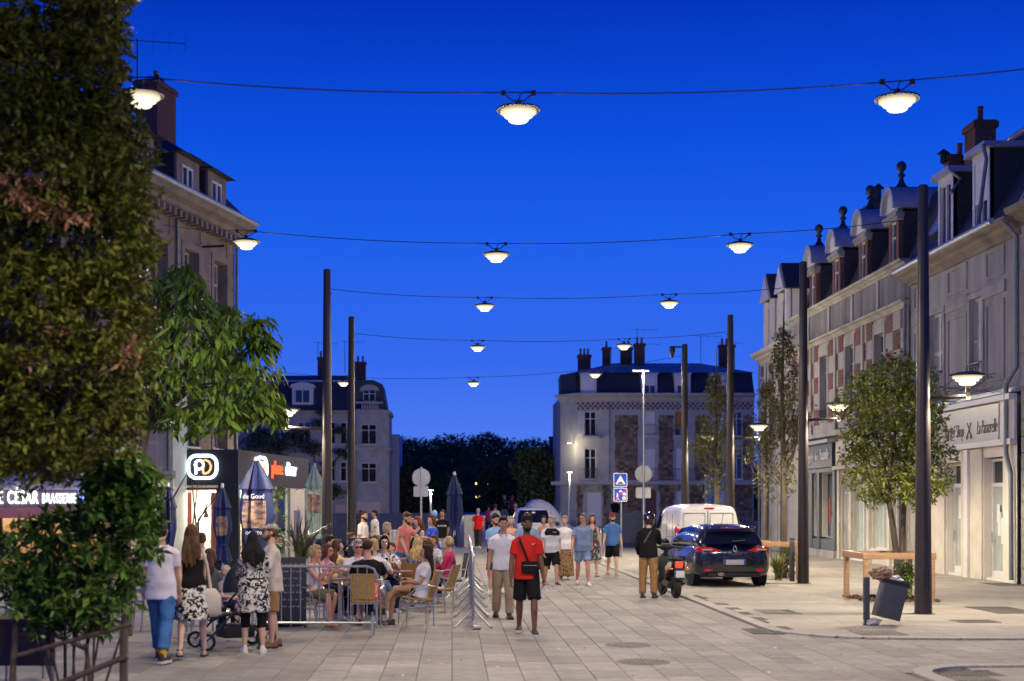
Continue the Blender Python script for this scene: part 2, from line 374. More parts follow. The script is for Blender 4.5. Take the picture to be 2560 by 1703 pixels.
TOPS[0] = [hang_lamp(HX + X_ * F / 7.2, HY - 4.35 * F / 7.2, 7.2, f'lit bowl lamp on the wire overhead, out of frame, {lb}') for X_, lb in ((-3.4, 'left'), (.73, 'middle'), (4.88, 'right'))]
poles = []
def pole(X, Y, label, H=7.55, rb=.135, rt=.085):
    t = thing('lamp_pole', label, 'pole', (X, Y, 0), 0, 'tall dark tapered poles along the street')
    MB().lathe([(rb * 1.02, 0), (rb, .05), (rt, H - .02), (rt * .8, H), (.01, H)], 20).build('shaft', M_pole, t)
    MB().lathe([(.012, 0), (.012, .05), (.03, .05), (.03, .06)], 8, (-rt if X > 0 else rt, 0, H - .62)).build('eye_bolt', M_dark, t)
    MB().box(-.05, .05, -rb - .004, -rb * .6, .45, .8).build('access_door', M_dark, t, bevel=.006); MB().lathe([(rb + .05, 0), (rb + .05, .012), (rb + .02, .016)], 20).build('base_plate', M_dark, t)
    return t
def pole_arm(t, X, zarm, zl, side, k=1.0, ln=.8, power=1400):
    MB().tube([(side * .1, 0, zarm), (side * ln, 0, zarm + .03)], .035, 10).build('arm', M_pole, t)
    MB().box(side * ln - .04, side * ln + .04, -.04, .04, zarm - .03, zl - .1).build('upright', M_pole, t, smooth=False)
    h = link(bpy.data.objects.new('lamp_head', None), t); h.location = (side * ln, 0, zl + .07)
    bowl_parts(h, 1.28); lamp_light(h, -.36, power, side=.12, wide=160); return h
P1 = pole(8.35, 25.2, 'tall dark pole nearest the camera, beside the litter bin', 7.6, .15, .085)
pole_arm(P1, 8.35, 3.83, 4.16, 1, 1, .78)
P2 = pole(8.62, 34.9, 'tall dark pole beside the planter, second on the right', 7.9, .14, .09); pole_arm(P2, 8.6, 4.02, 4.34, 1, 1, .86)
P3 = pole(8.3, 42.4, 'tall dark pole behind the white van', 7.6, .14, .085); pole_arm(P3, 8.3, 3.9, 4.25, 1, 1, .85)
P4 = pole(8.2, 50.1, 'dark pole carrying a camera, farthest on the right', 7.6, .14, .1); pole_arm(P4, 8.2, 3.95, 4.3, 1, 1, .85)
c_ = MB().tube([(0, 0, 7.5), (-.42, 0, 7.5)], .03, 8).build('camera_arm', M_dark, P4); MB().lathe([(.03, .0), (.1, -.03), (.11, -.2), (.08, -.25), (.07, -.34), (.02, -.4)][::-1], 12, (-.44, 0, 7.54)).build('camera', M_dark, P4)
P5 = pole(-2.98, 33.9, 'tall dark pole in front of the umbrellas, the larger of the left pair', 7.55, .14, .085); pole_arm(P5, -2.98, 3.75, 4.15, -1, 1, .95)
P0 = pole(8.35, 15.6, 'tall dark pole just outside the right edge, holding the nearest wire', 7.6, .15, .085)
P6 = pole(-3.0, 42.4, 'tall slimmer pole lit pink along one side, the farther of the left pair', 7.55, .14, .085)
wire([at(-260, 205, 15.6), *TOPS[1], Vector((8.27, 15.6, 7.02))], 'dark wire carrying the nearest row of lamps, highest in the sky')
wire([at(398, 560, 46.0), TOPS[2][0], TOPS[2][1], TOPS[2][2], Vector((8.27, 25.2, 7.02))], 'dark wire from the stone house to the nearest right pole')
wire([Vector((-2.9, 33.9, 7.08)), *TOPS[3], Vector((8.54, 34.8, 7.3))], 'dark wire carrying the third row of lamps')
wire([Vector((-2.92, 42.4, 7.05)), *TOPS[4], Vector((8.2, 42.4, 7.1))], 'dark wire carrying the fourth row of lamps')
wire([at(640, 922, 51.5), TOPS[5][0], TOPS[5][1], TOPS[5][2], Vector((8.1, 50.1, 7.2))], 'dark wire carrying the farthest and lowest row of lamps')
# ------------------------------------------------------------------ buildings
M_plas = mat('plaster_grey', (.40, .385, .36), .85, .16, 1.3, .4, 26, col2=(.23, .222, .21), stretch=(1, 1, .3))
M_cream = mat('plaster_cream', (.62, .57, .47), .8, .1, 2.0, .25, 24, col2=(.5, .46, .38))
M_white = mat('white_stone', (.44, .42, .385), .85, .15, 1.6, .4, 30, col2=(.25, .24, .225), stretch=(1, 1, .35))
M_brick = mat('brick_red', (.18, .082, .068), .85, .3, 18, .5, 60, objvar=.2)
M_brickd = mat('brick_dark', (.12, .055, .045), .85, .3, 18, .5, 60, objvar=.25)
M_slate = mat('slate_roof', (.035, .037, .045), .55, .3, 8, .4, 40, stretch=(1, 1, 3))
M_zinc = mat('zinc_sheet', (.40, .43, .46), .45, .15, 4, .1, metal=.25)
M_stone = mat('old_limestone', (.29, .235, .20), .9, .2, 1.6, .5, 30, col2=(.17, .14, .12))
M_frame = mat('window_paint_white', (.68, .66, .62), .5, .05)
M_shut = mat('shutter_paint', (.42, .42, .43), .6, .08)
M_rollw = mat('roller_shutter_white', (.72, .70, .66), .6, .05)
M_pane = mat('dark_pane', (.012, .014, .018), .06, 0, spec=.7)
M_gdoor = mat('frosted_shop_pane', (.42, .46, .42), .25, .1, 2, spec=.6)
M_room = mat('room_dark', (.03, .028, .025), .9, 0)
M_anth = mat('anthracite_paint', (.055, .06, .065), .5, .1)
M_steel = mat('galvanised_steel', (.42, .43, .44), .38, .12, 20, 0, metal=.85)
M_iron2 = mat('wrought_iron', (.03, .03, .035), .5, 0)
M_pipe = mat('zinc_pipe', (.20, .215, .23), .5, .15, 6, metal=.4)

def wall_grid(mb, x0, x1, z0, z1, ops, y=0.0, d=.22, mi=0):
    """wall face in the x-z plane with rectangular openings and their reveals (outside is -y)"""
    xs = sorted({x0, x1, *[v for o in ops for v in o[:2]]}); zs = sorted({z0, z1, *[v for o in ops for v in o[2:4]]})
    for xa, xb in zip(xs, xs[1:]):
        for za, zb in zip(zs, zs[1:]):
            cx, cz = (xa + xb) / 2, (za + zb) / 2
            if any(o[0] < cx < o[1] and o[2] < cz < o[3] for o in ops): continue
            mb.quad((xa, y, za), (xb, y, za), (xb, y, zb), (xa, y, zb), mi)
    for xa, xb, za, zb in [o[:4] for o in ops]:
        mb.quad((xa, y, za), (xa, y, zb), (xa, y + d, zb), (xa, y + d, za), mi); mb.quad((xb, y, zb), (xb, y, za), (xb, y + d, za), (xb, y + d, zb), mi)
        mb.quad((xa, y, zb), (xb, y, zb), (xb, y + d, zb), (xa, y + d, zb), mi); mb.quad((xb, y, za), (xa, y, za), (xa, y + d, za), (xb, y + d, za), mi)
def window(root, xa, xb, za, zb, y=0.0, d=.18, cols=2, trans=.72, fm=None, sill=True, pane=None, bar=.05, guard=False, name='window'):
    """casement: frame object with its panes as sub-parts"""
    fm = fm or M_frame; mb = MB(); yy = y + d
    mb.box(xa, xa + bar, yy - .05, yy + .02, za, zb); mb.box(xb - bar, xb, yy - .05, yy + .02, za, zb); mb.box(xa + bar, xb - bar, yy - .05, yy + .02, zb - bar, zb); mb.box(xa + bar, xb - bar, yy - .05, yy + .02, za, za + bar)
    w = (xb - xa - 2 * bar); zt = za + (zb - za) * trans if trans else None
    for i in range(1, cols): q = xa + bar + w * i / cols; mb.box(q - bar * .7, q + bar * .7, yy - .055, yy + .02, za + bar, zb - bar)
    if zt: mb.box(xa + bar, xb - bar, yy - .047, yy + .015, zt - bar * .5, zt + bar * .5)
    if sill: mb.box(xa - .08, xb + .08, y - .07, y + d - .05, za - .07, za - .002)
    f = mb.build(name, fm, root, smooth=False)
    for i in range(cols):
        q0, q1 = xa + bar + w * i / cols, xa + bar + w * (i + 1) / cols
        MB().quad((q0, yy, za), (q1, yy, za), (q1, yy, zb), (q0, yy, zb)).build('pane', pane or M_pane, f, smooth=False)
    if guard: guardrail(f, xa - .05, xb + .05, y - .16, za, za + .85)
    return f
def guardrail(par, x0, x1, y, z0, z1, step=.13, ret=.16, name='guard_rail'):
    mb = MB(); mb.box(x0, x1, y - .015, y + .015, z1 - .03, z1); mb.box(x0, x1, y - .012, y + .012, z0 + .06, z0 + .085)
    n = max(2, int((x1 - x0) / step))
    for i in range(n + 1): q = x0 + (x1 - x0) * i / n; mb.box(q - .008, q + .008, y - .008, y + .008, z0, z1 - .03)
    for q in (x0, x1): mb.box(q - .012, q + .012, y + .015, y + ret, z1 - .028, z1 - .002)
    return mb.build(name, M_iron2, par, smooth=False)
def shutter(root, xa, xb, za, zb, y, m=None, name='shutter', step=.055):
    mb = MB(); b = .06; mb.box(xa, xa + b, y - .035, y, za, zb); mb.box(xb - b, xb, y - .035, y, za, zb)
    for z in (za, (za + zb) / 2 - .04, zb - .08): mb.box(xa + b, xb - b, y - .033, y, z, z + .08)
    f = mb.build(name, m or M_shut, root, smooth=False); sl = MB(); z = za + .1
    while z < zb - .1:
        if abs(z - (za + zb) / 2) > .05: sl.add([(xa + b, y - .03, z), (xb - b, y - .03, z), (xb - b, y - .005, z + .035), (xa + b, y - .005, z + .035)], [(0, 1, 2, 3)])
        z += step
    sl.quad((xa + b, y - .002, za), (xb - b, y - .002, za), (xb - b, y - .002, zb), (xa + b, y - .002, zb))
    o = sl.build('slats', m or M_shut, f, smooth=False); o['kind'] = 'stuff'; return f
def roller(root, xa, xb, za, zb, y, m=None, frac=1.0, name='roller_shutter'):
    mb = MB(); zlo = zb - (zb - za) * frac; n = max(3, int((zb - zlo) / .06))
    for i in range(n): z = zlo + (zb - zlo) * i / n; h = (zb - zlo) / n; mb.add([(xa, y, z), (xb, y, z), (xb, y - .008, z + h * .5), (xa, y - .008, z + h * .5), (xb, y, z + h), (xa, y, z + h)], [(0, 1, 2, 3), (3, 2, 4, 5)])
    return mb.build(name, m or M_rollw, root, smooth=False)
def profile_run(name, m, root, x0, x1, prof):
    """moulding: (y, z) outline extruded along x"""
    return MB().prism([(a, b) for a, b in prof], x0, x1, 'x').build(name, m, root, smooth=True, ang=30)
def cornice(root, m, x0, x1, z, h=.45, out=.45, name='cornice'):
    return profile_run(name, m, root, x0, x1, [(.0, z), (-.08, z), (-.1, z + h * .25), (-out * .5, z + h * .42), (-out * .55, z + h * .6), (-out * .9, z + h * .7), (-out, z + h), (.0, z + h)][::-1])
def mansard(root, x0, x1, z0, z1, y0, y1, depth=8.0, ridge=.8, m=None):
    return MB().prism([(y0, z0), (y1, z1), (y1 + 3.2, z1 + ridge), (depth, z1), (depth, z0)], x0, x1, 'x').build('roof', m or M_slate, root, smooth=False)
def body(root, m, x0, x1, z0, z1, y=.3, depth=8.0):
    mb = MB().box(x0, x1, y, depth, z0, z1); return mb.build('inner_wall', m, root, smooth=False)
def chimney(root, x, y, z0, z1, w=.9, d=.55, pots=3, m=None):
    mm = m or M_brickd; mb = MB().box(x - w / 2, x + w / 2, y - d / 2, y + d / 2, z0, z1 - .22)
    n = int((z1 - .22 - z0) / .075)
    c = mb.build('chimney', mm, root, smooth=False); cr = MB()
    for i in range(n):      # brick courses stand a hair proud of the joints
        z = z0 + i * .075; o_ = .008; k = max(2, int(w / .22))
        for j in range(k):
            sh = .5 if i % 2 else 0; xa = x - w / 2 - o_ + (w + 2 * o_) * (j + (0 if not sh else .0)) / k; xb = xa + (w + 2 * o_) / k
            cr.box(xa + .006, xb - .006, y - d / 2 - o_, y + d / 2 + o_, z + .006, z + .07)
    o = cr.build('bricks', mm, c, smooth=False); o['kind'] = 'stuff'
    MB().box(x - w / 2 - .07, x + w / 2 + .07, y - d / 2 - .07, y + d / 2 + .07, z1 - .22, z1 - .05).box(x - w / 2 - .03, x + w / 2 + .03, y - d / 2 - .03, y + d / 2 + .03, z1 - .05, z1).build('chimney_cap', mm, c, smooth=False)
    for i in range(pots):
        q = x + (i - (pots - 1) / 2) * w / max(pots, 1) * .9
        MB().lathe([(.11, 0), (.085, .05), (.08, .42), (.095, .45), (.095, .5), (.06, .5)], 10, (q, y, z1)).build('chimney_pot', M_brick, c)
    return c
def antenna(x, y, z0, h, label, rz=0.0, arms=4, ln=1.1):
    t = thing('tv_antenna', label, 'antenna', (x, y, z0), rz, 'aerials on the roofs')
    MB().tube([(0, 0, 0), (0, 0, h)], .022, 6).build('mast', M_dark, t); MB().tube([(-ln * .25, 0, h - .05), (ln, 0, h - .09)], .013, 5).build('boom', M_dark, t)
    mb = MB()
    for i in range(arms): q = ln * (i + 1) / arms; MB().tube([(q, 0, h - .45 + .03 * i), (q, 0, h + .32 - .03 * i)], .006, 4).build('element', M_dark, t)
    return t
def pipe(root, pts, r=.05, name='drainpipe', m=None):
    return MB().tube(pts, r, 10).build(name, m or M_pipe, root)
ROT_R = R(-90)
# ---- R1: barber shop house (local x = 43.1 - Y)
XF = 13.9
b1 = thing('town_house', 'grey stone house with a barber shop on the ground floor, at the right edge', 'house', (XF, 43.1, 0), ROT_R, 'mansard houses along the right side')
ops = [(1.85, 2.9, 5.15, 7.42), (5.0, 5.85, 5.15, 7.42), (7.35, 8.1, 5.6, 7.5), (10.2, 11.2, 5.15, 7.42)]
w = MB(); wall_grid(w, 0, 8.5, 4.75, 8.7, ops[:2] + [(7.3, 8.51, 5.6, 7.5)] if False else ops[:2]); w.box(0, 8.5, .3, 9, 4.7, 8.72)
w.build('upper_wall', M_plas, b1, smooth=False)
for xa, xb, za, zb in ops[:2]:
    shutter(b1, xa, (xa + xb) / 2 - .005, za, zb, .12); shutter(b1, (xa + xb) / 2 + .005, xb, za, zb, .12)
    MB().box(xa - .14, xa - .002, -.05, .0, za, zb + .14).box(xb + .002, xb + .14, -.05, .0, za, zb + .14).box(xa - .002, xb + .002, -.05, 0, zb + .002, zb + .14).build('surround', M_white, b1, smooth=False)
    guardrail(b1, xa - .05, xb + .05, -.12, za - .1, za + .55)
for xa, xb in ((.35, 1.5), (3.25, 4.75), (6.1, 7.35)):
    for za, zb in ((5.1, 7.15), (7.75, 8.5)):
        MB().box(xa, xb, -.035, 0, za, za + .09).box(xa, xb, -.035, 0, zb - .09, zb).box(xa, xa + .09, -.035, 0, za + .09, zb - .09).box(xb - .09, xb, -.035, 0, za + .09, zb - .09).build('wall_panel', M_plas, b1, smooth=False)
    MB().box(xa - .1, xb + .1, -.06, 0, 7.3, 7.6).build('lintel_band', M_white, b1, smooth=False)
cornice(b1, M_stone, -.05, 8.5, 8.55, .42, .5)
MB().lathe([(.085, 0), (.085, 7.8)], 10, M=Matrix.Translation((0, -.5, 8.98)) @ Matrix.Rotation(R(90), 4, 'Y')).build('gutter', M_zinc, b1)
mansard(b1, -.02, 8.5, 8.9, 12.0, -.1, 1.55, 9)
for q in (.2, 7.9): MB().prism([(-.14, 8.9), (1.5, 12.05), (1.56, 12.05), (-.04, 8.9)], q - .09, q + .09, 'x').build('hip_flashing', M_zinc, b1, smooth=False)
MB().tube([(-.02, 1.55, 12.05), (8.1, 1.55, 12.05)], .09, 8).build('ridge_roll', M_zinc, b1)
def flat_dormer(root, x, w_, z0, z1, y, roofc, roll=0.0, pipe_=True):
    d = MB().box(x - w_ / 2, x - w_ / 2 + .16, y, y + 1.9, z0, z1).box(x + w_ / 2 - .16, x + w_ / 2, y, y + 1.9, z0, z1).box(x - w_ / 2 + .16, x + w_ / 2 - .16, y + .05, y + 1.9, z1 - .22, z1).box(x - w_ / 2 + .16, x + w_ / 2 - .16, y, y + 1.5, z0, z0 + .1).build('dormer', roofc, root, smooth=False)
    MB().box(x - w_ / 2 - .0, x - w_ / 2 + .15, y - .02, y + .1, z0, z1 + .0).box(x + w_ / 2 - .15, x + w_ / 2, y - .02, y + .1, z0, z1).box(x - w_ / 2 + .15, x + w_ / 2 - .15, y - .02, y + .1, z1 - .2, z1).build('dormer_frame', M_frame, d, smooth=False)
    MB().prism([(x - w_ / 2 - .18, z1), (x + w_ / 2 + .18, z1), (x + w_ / 2 + .1, z1 + .16), (x - w_ / 2 - .1, z1 + .16)], y - .2, y + 2.0, 'y').build('dormer_roof', M_zinc, d, smooth=False)
    window(root, x - w_ / 2 + .16, x + w_ / 2 - .16, z0 + .1, z1 - .2, y, .06, 2, 0, sill=False, name='dormer_window')
    if roll: roller(root, x - w_ / 2 + .17, x + w_ / 2 - .17, z0 + .1, z1 - .2, y + .0, M_rollw, roll)
    return d
flat_dormer(b1, 2.75, 1.2, 9.1, 11.25, .12, M_slate); flat_dormer(b1, 5.45, 1.2, 9.1, 11.25, .12, M_slate, .6)
pipe(b1, [(3.5, -.02, 11.25), (3.55, .25, 11.0), (3.6, -.05, 10.6)], .05)
pipe(b1, [(6.2, -.12, 11.3), (6.25, -.05, 10.9), (6.3, -.3, 9.1)], .05)
s_ = MB().box(-.38, .38, -.5, .5, 0, .08).build('skylight', M_slate, b1, smooth=False); s_.location = (1.15, .55, 10.3); s_.rotation_euler = (R(64), 0, 0)
MB().box(-.3, .3, -.42, .42, .08, .085).build('pane', mat('skylight_pane', (.3, .36, .42), .08, 0, spec=.9), s_, smooth=False)
chimney(b1, 1.1, 1.7, 11.6, 13.2, .85, .6, 1); chimney(b1, -.1, 1.3, 12.2, 12.55, .35, .35, 0)
MB().lathe([(.1, 0), (.1, .25), (.2, .28), (.03, .42)], 10, (.0, 1.0, 12.3)).build('roof_vent', M_dark, b1)
# barber ground floor
sf = [(2.45, 3.6), (3.62, 4.78), (4.8, 5.6), (5.9, 6.5), (6.5, 7.65)]
def shop_door(root, xa, xb, z1=2.95, zt=2.35, y=.2, pm=None, name='shop_door'):
    mb = MB(); b = .07
    mb.box(xa, xa + b, y - .06, y + .04, .08, z1); mb.box(xb - b, xb, y - .06, y + .04, .08, z1); mb.box(xa + b, xb - b, y - .06, y + .04, z1 - b, z1); mb.box(xa + b, xb - b, y - .055, y + .035, zt, zt + b + .03); mb.box(xa + b, xb - b, y - .055, y + .035, .08, .25); mb.box(xb - .42, xb - .37, y - .05, y + .03, .25, zt)
    mb.box(xa, xb, y - .2, y + .2, 0, .08)
    f = mb.build(name, M_frame, root, smooth=False)
    MB().quad((xa + b, y, .25), (xb - b, y, .25), (xb - b, y, zt), (xa + b, y, zt)).build('pane', pm or M_gdoor, f, smooth=False); MB().quad((xa + b, y, zt), (xb - b, y, zt), (xb - b, y, z1), (xa + b, y, z1)).build('transom_pane', M_pane if pm is None else pm, f, smooth=False)
    MB().tube([(xa + .13, y - .1, .95), (xa + .13, y - .1, 1.25)], .014, 6).build('door_handle', M_steel, f); return f
gw = MB()
wall_grid(gw, 2.3, 8.5, .0, 3.42, [(3.55, 4.75, 0, 3.1), (6.35, 7.6, 0, 3.15)], -.15, .4); gw.box(2.3, 8.5, .3, 9, 0, 4.7); gw.box(2.1, 2.3, -.15, .3, 0, 4.62)
gw.build('shopfront', mat('shopfront_cream', (.70, .65, .55), .7, .08, 2, .12, 20), b1, smooth=False)
for xa, xb in ((2.3, 3.5), (4.8, 5.15), (5.45, 6.3)): MB().box(xa, xb, -.2, -.152, 0, 3.4).build('pilaster', M_cream, b1, smooth=False, bevel=.01)
MB().box(5.17, 5.43, -.26, -.152, 0, 3.4).build('pilaster', M_frame, b1, bevel=.012)
shop_door(b1, 3.57, 4.73, 3.08, 2.42, .1); shop_door(b1, 6.37, 7.58, 3.12, 2.4, .1)
MB().box(3.95, 4.12, .05, .09, 1.55, 2.2).build('paper_notice', M_rollw, b1, smooth=False); MB().box(6.75, 6.95, .05, .09, 1.15, 1.75).box(6.72, 6.9, .045, .049, 1.5, 1.95).build('paper_notice', M_rollw, b1, smooth=False); MB().box(7.15, 7.5, -.02, .09, .95, 1.6).build('letter_box', M_frame, b1, bevel=.01)
MB().box(2.1, 8.5, -.32, -.152, 3.42, 3.56).build('sign_ledge', M_frame, b1, smooth=False)
sgn = MB().box(2.25, 7.55, -.24, -.152, 3.56, 4.5).build('sign_board', mat('barber_sign_board', (.36, .36, .33), .35, .06), b1, smooth=False)
MB().box(2.1, 8.5, -.35, -.152, 4.52, 4.66).box(7.57, 8.5, -.22, -.152, 3.56, 4.52).box(2.1, 2.23, -.26, -.152, 3.56, 4.52).build('sign_surround', M_frame, b1, smooth=False)
M_ink = mat('sign_ink', (.015, .015, .016), .5, 0)
sgM = lambda x, z, y=-.245: plane_M((x, y, z), (1, 0, 0), (0, 0, 1))
text('lettering', 'Barber Shop', .5, M_ink, sgn, sgM(4.42, 3.9), .006, .28, .62, .95, offset=-.009); text('lettering', 'La Passerelle', .52, M_ink, sgn, sgM(6.78, 3.92), .006, .28, .55, .95, offset=-.009)
mb = MB()
for s in (-1, 1):
    mb.tube([(5.55 - s * .13, -.25, 3.76), (5.55 + s * .13, -.25, 4.1)], .012, 4); mb.lathe([(.055, 0), (.055, .012), (.035, .012), (.035, 0)], 10, M=Matrix.Translation((5.55 - s * .15, -.245, 3.72)) @ Matrix.Rotation(R(90), 4, 'X'), cap=False)
mb.build('scissors_emblem', M_ink, sgn)
pipe(b1, [(8.4, -.5, 8.9), (8.4, -.12, 8.5), (8.4, -.12, 5.3), (8.2, -.30, 4.9), (8.2, -.30, 4.0), (8.2, -.30, 3.2), (8.37, -.25, 2.7), (8.4, -.25, .1)], .06)
mb = MB()
for k in range(5): mb.tube([(2.2 + i * .9, -.38 - .05 * math.sin(i + k), 4.8 + .12 * k + .1 * math.sin(i * 1.7 + k * 2)) for i in range(7)], .012, 5)
mb.tube([(4.0, -.16, 4.68), (4.0, -.5, 4.95)], .012, 4); o = mb.build('facade_cables', M_dark, b1); 
# neighbour shop (dark, mostly behind the pole) 0 .. 2.1
gw = MB(); wall_grid(gw, 0, 2.1, 0, 4.7, [(.5, 1.7, .05, 3.0)], -.02, .3); gw.build('passage_wall', M_plas, b1, smooth=False); shop_door(b1, .52, 1.68, 2.95, 2.35, .2, M_pane)
MB().box(-.05, 8.5, -.2, -.022, 4.71, 4.82).build('string_course', M_zinc, b1, smooth=False)
# ---- edge of the next house at the right border (local x from 7.8)
b0 = thing('corner_house', 'sliver of stone house with quoins cut by the right edge', 'house', (XF, 34.58, 0), ROT_R, 'mansard houses along the right side')
o0 = [(1.2, 2.2, 5.15, 7.4), (3.4, 4.4, 5.15, 7.4), (5.6, 6.6, 5.15, 7.4), (1.0, 2.1, .05, 2.9), (2.9, 4.9, .6, 2.9), (5.5, 6.6, .05, 2.9)]
w = MB(); wall_grid(w, 0, 7.5, 0, 8.9, o0); w.box(0, 7.5, .3, 8, 0, 8.9); w.build('wall', M_plas, b0, smooth=False)
for o_ in o0[:3] + o0[4:5]: window(b0, *o_)
for o_ in (o0[3], o0[5]): shop_door(b0, o_[0], o_[1], 2.9, 2.3, .15, M_pane)
for i in range(22): 
    if i * .4 < 8.6: bx('quoin_stone', M_white, b0, -.0, .42 if i % 2 else .25, -.06, -.002, i * .4 + .01, i * .4 + .39)
cornice(b0, M_stone, 0, 7.5, 8.7, .42, .5); mansard(b0, 0, 7.5, 9.1, 12.4, -.1, 1.6, 8)
# ---- R2: checkered brick and stone house (local x = 56.5 - Y)
b2 = thing('town_house', 'checkered red brick and white stone house with four round-topped dormers', 'house', (XF, 56.5, 0), ROT_R, 'mansard houses along the right side')
bays = [-.05 + i * 3.45 for i in range(4)]
ops = [(q - .5, q + .5, 5.1, 7.5) for q in bays]
w = MB(); wall_grid(w, -1.6, 13.38, 4.6, 8.05, ops); w.box(-1.6, 13.38, .3, 9, 4.5, 9.4); w.box(-1.6, 13.38, .16, .28, 8.052, 9.3)
w.build('upper_wall', M_white, b2, smooth=False)
for q in bays:
    window(b2, q - .5, q + .5, 5.1, 7.5, 0, .2, 2, .75, mat('window_paint_grey', (.3, .3, .3), .5, .05), pane=M_pane)
    MB().box(q - .66, q - .502, -.05, 0, 5.1, 7.85).box(q + .502, q + .66, -.05, 0, 5.1, 7.85).box(q - .502, q + .502, -.05, 0, 7.502, 7.85).build('surround', M_white, b2, smooth=False)
    guardrail(b2, q - .5, q + .5, -.1, 5.1, 5.5)
pm = {}
for bi in range(5):       # checker panels between the window surrounds
    xa = -1.5 if bi == 0 else bays[bi - 1] + .72; xb = 13.3 if bi == 4 else bays[bi] - .72
    n = max(1, round((xb - xa) / .72))
    for r in range(5):
        for c in range(n):
            xs, xe = xa + (xb - xa) * c / n, xa + (xb - xa) * (c + 1) / n; z = 4.95 + r * .61; red = (r + c) % 2 == 0
            key = (round(xe - xs, 3), red)
            if key not in pm:
                k = (xe - xs) / 2; m_ = MB()
                if red:
                    for a in range(7):
                        for b_ in range(3): sh = .5 * (a % 2); u0 = -k + 2 * k * max(0, b_ - sh) / 3; u1 = -k + 2 * k * min(3, b_ + 1 - sh) / 3; m_.box(u0 + .01, u1 - .008, -.035, 0, a * .085 + .006, a * .085 + .08)
                    m_.quad((-k + .005, -.012, .003), (k - .005, -.012, .003), (k - .005, -.012, .6), (-k + .005, -.012, .6))
                else: m_.box(-k + .012, k - .012, -.04, 0, .01, .6)
                pm[key] = m_.mesh('brick_panel' if red else 'stone_panel', M_brick if red else M_white, smooth=False)
            o = link(bpy.data.objects.new('brick_panel' if red else 'stone_panel', pm[key]), b2); o.location = ((xs + xe) / 2, -.001, z)
for q in [-1.5] + [(a + b) / 2 for a, b in zip(bays, bays[1:])] + [13.3]: MB().box(q - .1, q + .1, -.1, -.045, 4.6, 8.0).build('pilaster_strip', M_white, b2, smooth=False)
cornice(b2, M_white, -1.6, 13.38, 7.98, .2, .3, 'lower_cornice'); cornice(b2, M_white, -1.6, 13.38, 9.2, .22, .35)
MB().box(-1.6, 13.38, -.32, -.02, 4.42, 4.6).build('string_course', M_white, b2, smooth=False)
for i in range(6):
    q = -1.6 + i * 14.98 / 5; MB().box(max(-1.6, q - .14), min(13.38, q + .14), -.12, -.002, 8.2, 9.2).build('parapet_pier', M_white, b2, smooth=False)
for i in range(5):
    for j in range(15):
        q = -1.6 + i * 14.98 / 5 + .25 + j * .178
        if i * 15 + j < 300: bx('baluster', M_white, b2, q - .035, q + .04, -.07, -.002, 8.22, 9.18)
mansard(b2, -1.6, 13.38, 9.35, 11.9, .5, 1.5, 9, .6)
def round_dormer(root, x, y=.45):
    d = MB().box(x - .62, x + .62, y + .12, y + 1.8, 9.3, 11.35).build('dormer', M_slate, root, smooth=False)
    MB().box(x - .52, x - .25, y, y + .118, 9.3, 11.1).box(x + .25, x + .52, y, y + .118, 9.3, 11.1).build('brick_jamb', M_brick, d, smooth=False)
    MB().box(x - .68, x - .522, y - .06, y + .118, 9.3, 9.75).build('dormer_foot', M_white, d, smooth=False); MB().box(x + .522, x + .68, y - .06, y + .118, 9.3, 9.75).build('dormer_foot', M_white, d, smooth=False); MB().box(x - .68, x + .68, y - .1, y + .118, 11.1, 11.2).box(x - .74, x + .74, y - .16, y + .118, 11.2, 11.32).box(x - .56, x + .56, y - .05, y + .118, 11.32, 11.45).build('dormer_ledge', M_white, d, smooth=False)
    window(root, x - .25, x + .25, 9.45, 11.1, y, .08, 1, .7, sill=False, bar=.05, name='dormer_window')
    arc = [(x + .72 * math.cos(R(a)), 11.46 + .8 * math.sin(R(a))) for a in range(0, 181, 15)]; arci = [(x + .58 * math.cos(R(a)), 11.46 + .64 * math.sin(R(a))) for a in range(0, 181, 15)]
    MB().prism(arc, y - .02, y + 1.5, 'y').build('dormer_roof', M_zinc, d, smooth=True, ang=35)
    fr = MB()
    for (a0, b0), (a1, b1_), (c0, d0), (c1, d1) in zip(arc, arc[1:], arci, arci[1:]): fr.loft([[(a0, y - .24, b0), (a1, y - .24, b1_), (c1, y - .24, d1), (c0, y - .24, d0)], [(a0, y - .02, b0), (a1, y - .02, b1_), (c1, y - .02, d1), (c0, y - .02, d0)]])
    fr.build('arch_hood', M_zinc, d); MB().prism(arci, y - .08, y - .021, 'y').build('tympanum', M_rollw, d, smooth=False)
    MB().lathe([(.24, 12.2), (.17, 12.3), (.09, 12.42), (.06, 12.56), (.13, 12.62), (.13, 12.66), (.06, 12.70), (.08, 12.76), (.14, 12.84), (.165, 12.93), (.14, 13.02), (.08, 13.08), (.02, 13.1)], 14, (x, y + .25, 0)).build('finial', M_slate, d)
for q in bays: round_dormer(b2, q)
chimney(b2, 1.7, 2.4, 11.3, 13.5, 1.4, .6, 0); 
for q in (1.25, 1.7, 2.15): MB().lathe([(.12, 0), (.1, .5), (.22, .52), (.2, .56), (.03, .72)], 10, (q, 2.4, 13.5)).build('chimney_cowl', M_dark, b2)
chimney(b2, 11.4, 2.2, 11.6, 12.9, .8, .5, 1)
pipe(b2, [(13.3, -.1, 9.3), (13.3, -.16, 7.0), (13.3, -.16, .3)], .05)
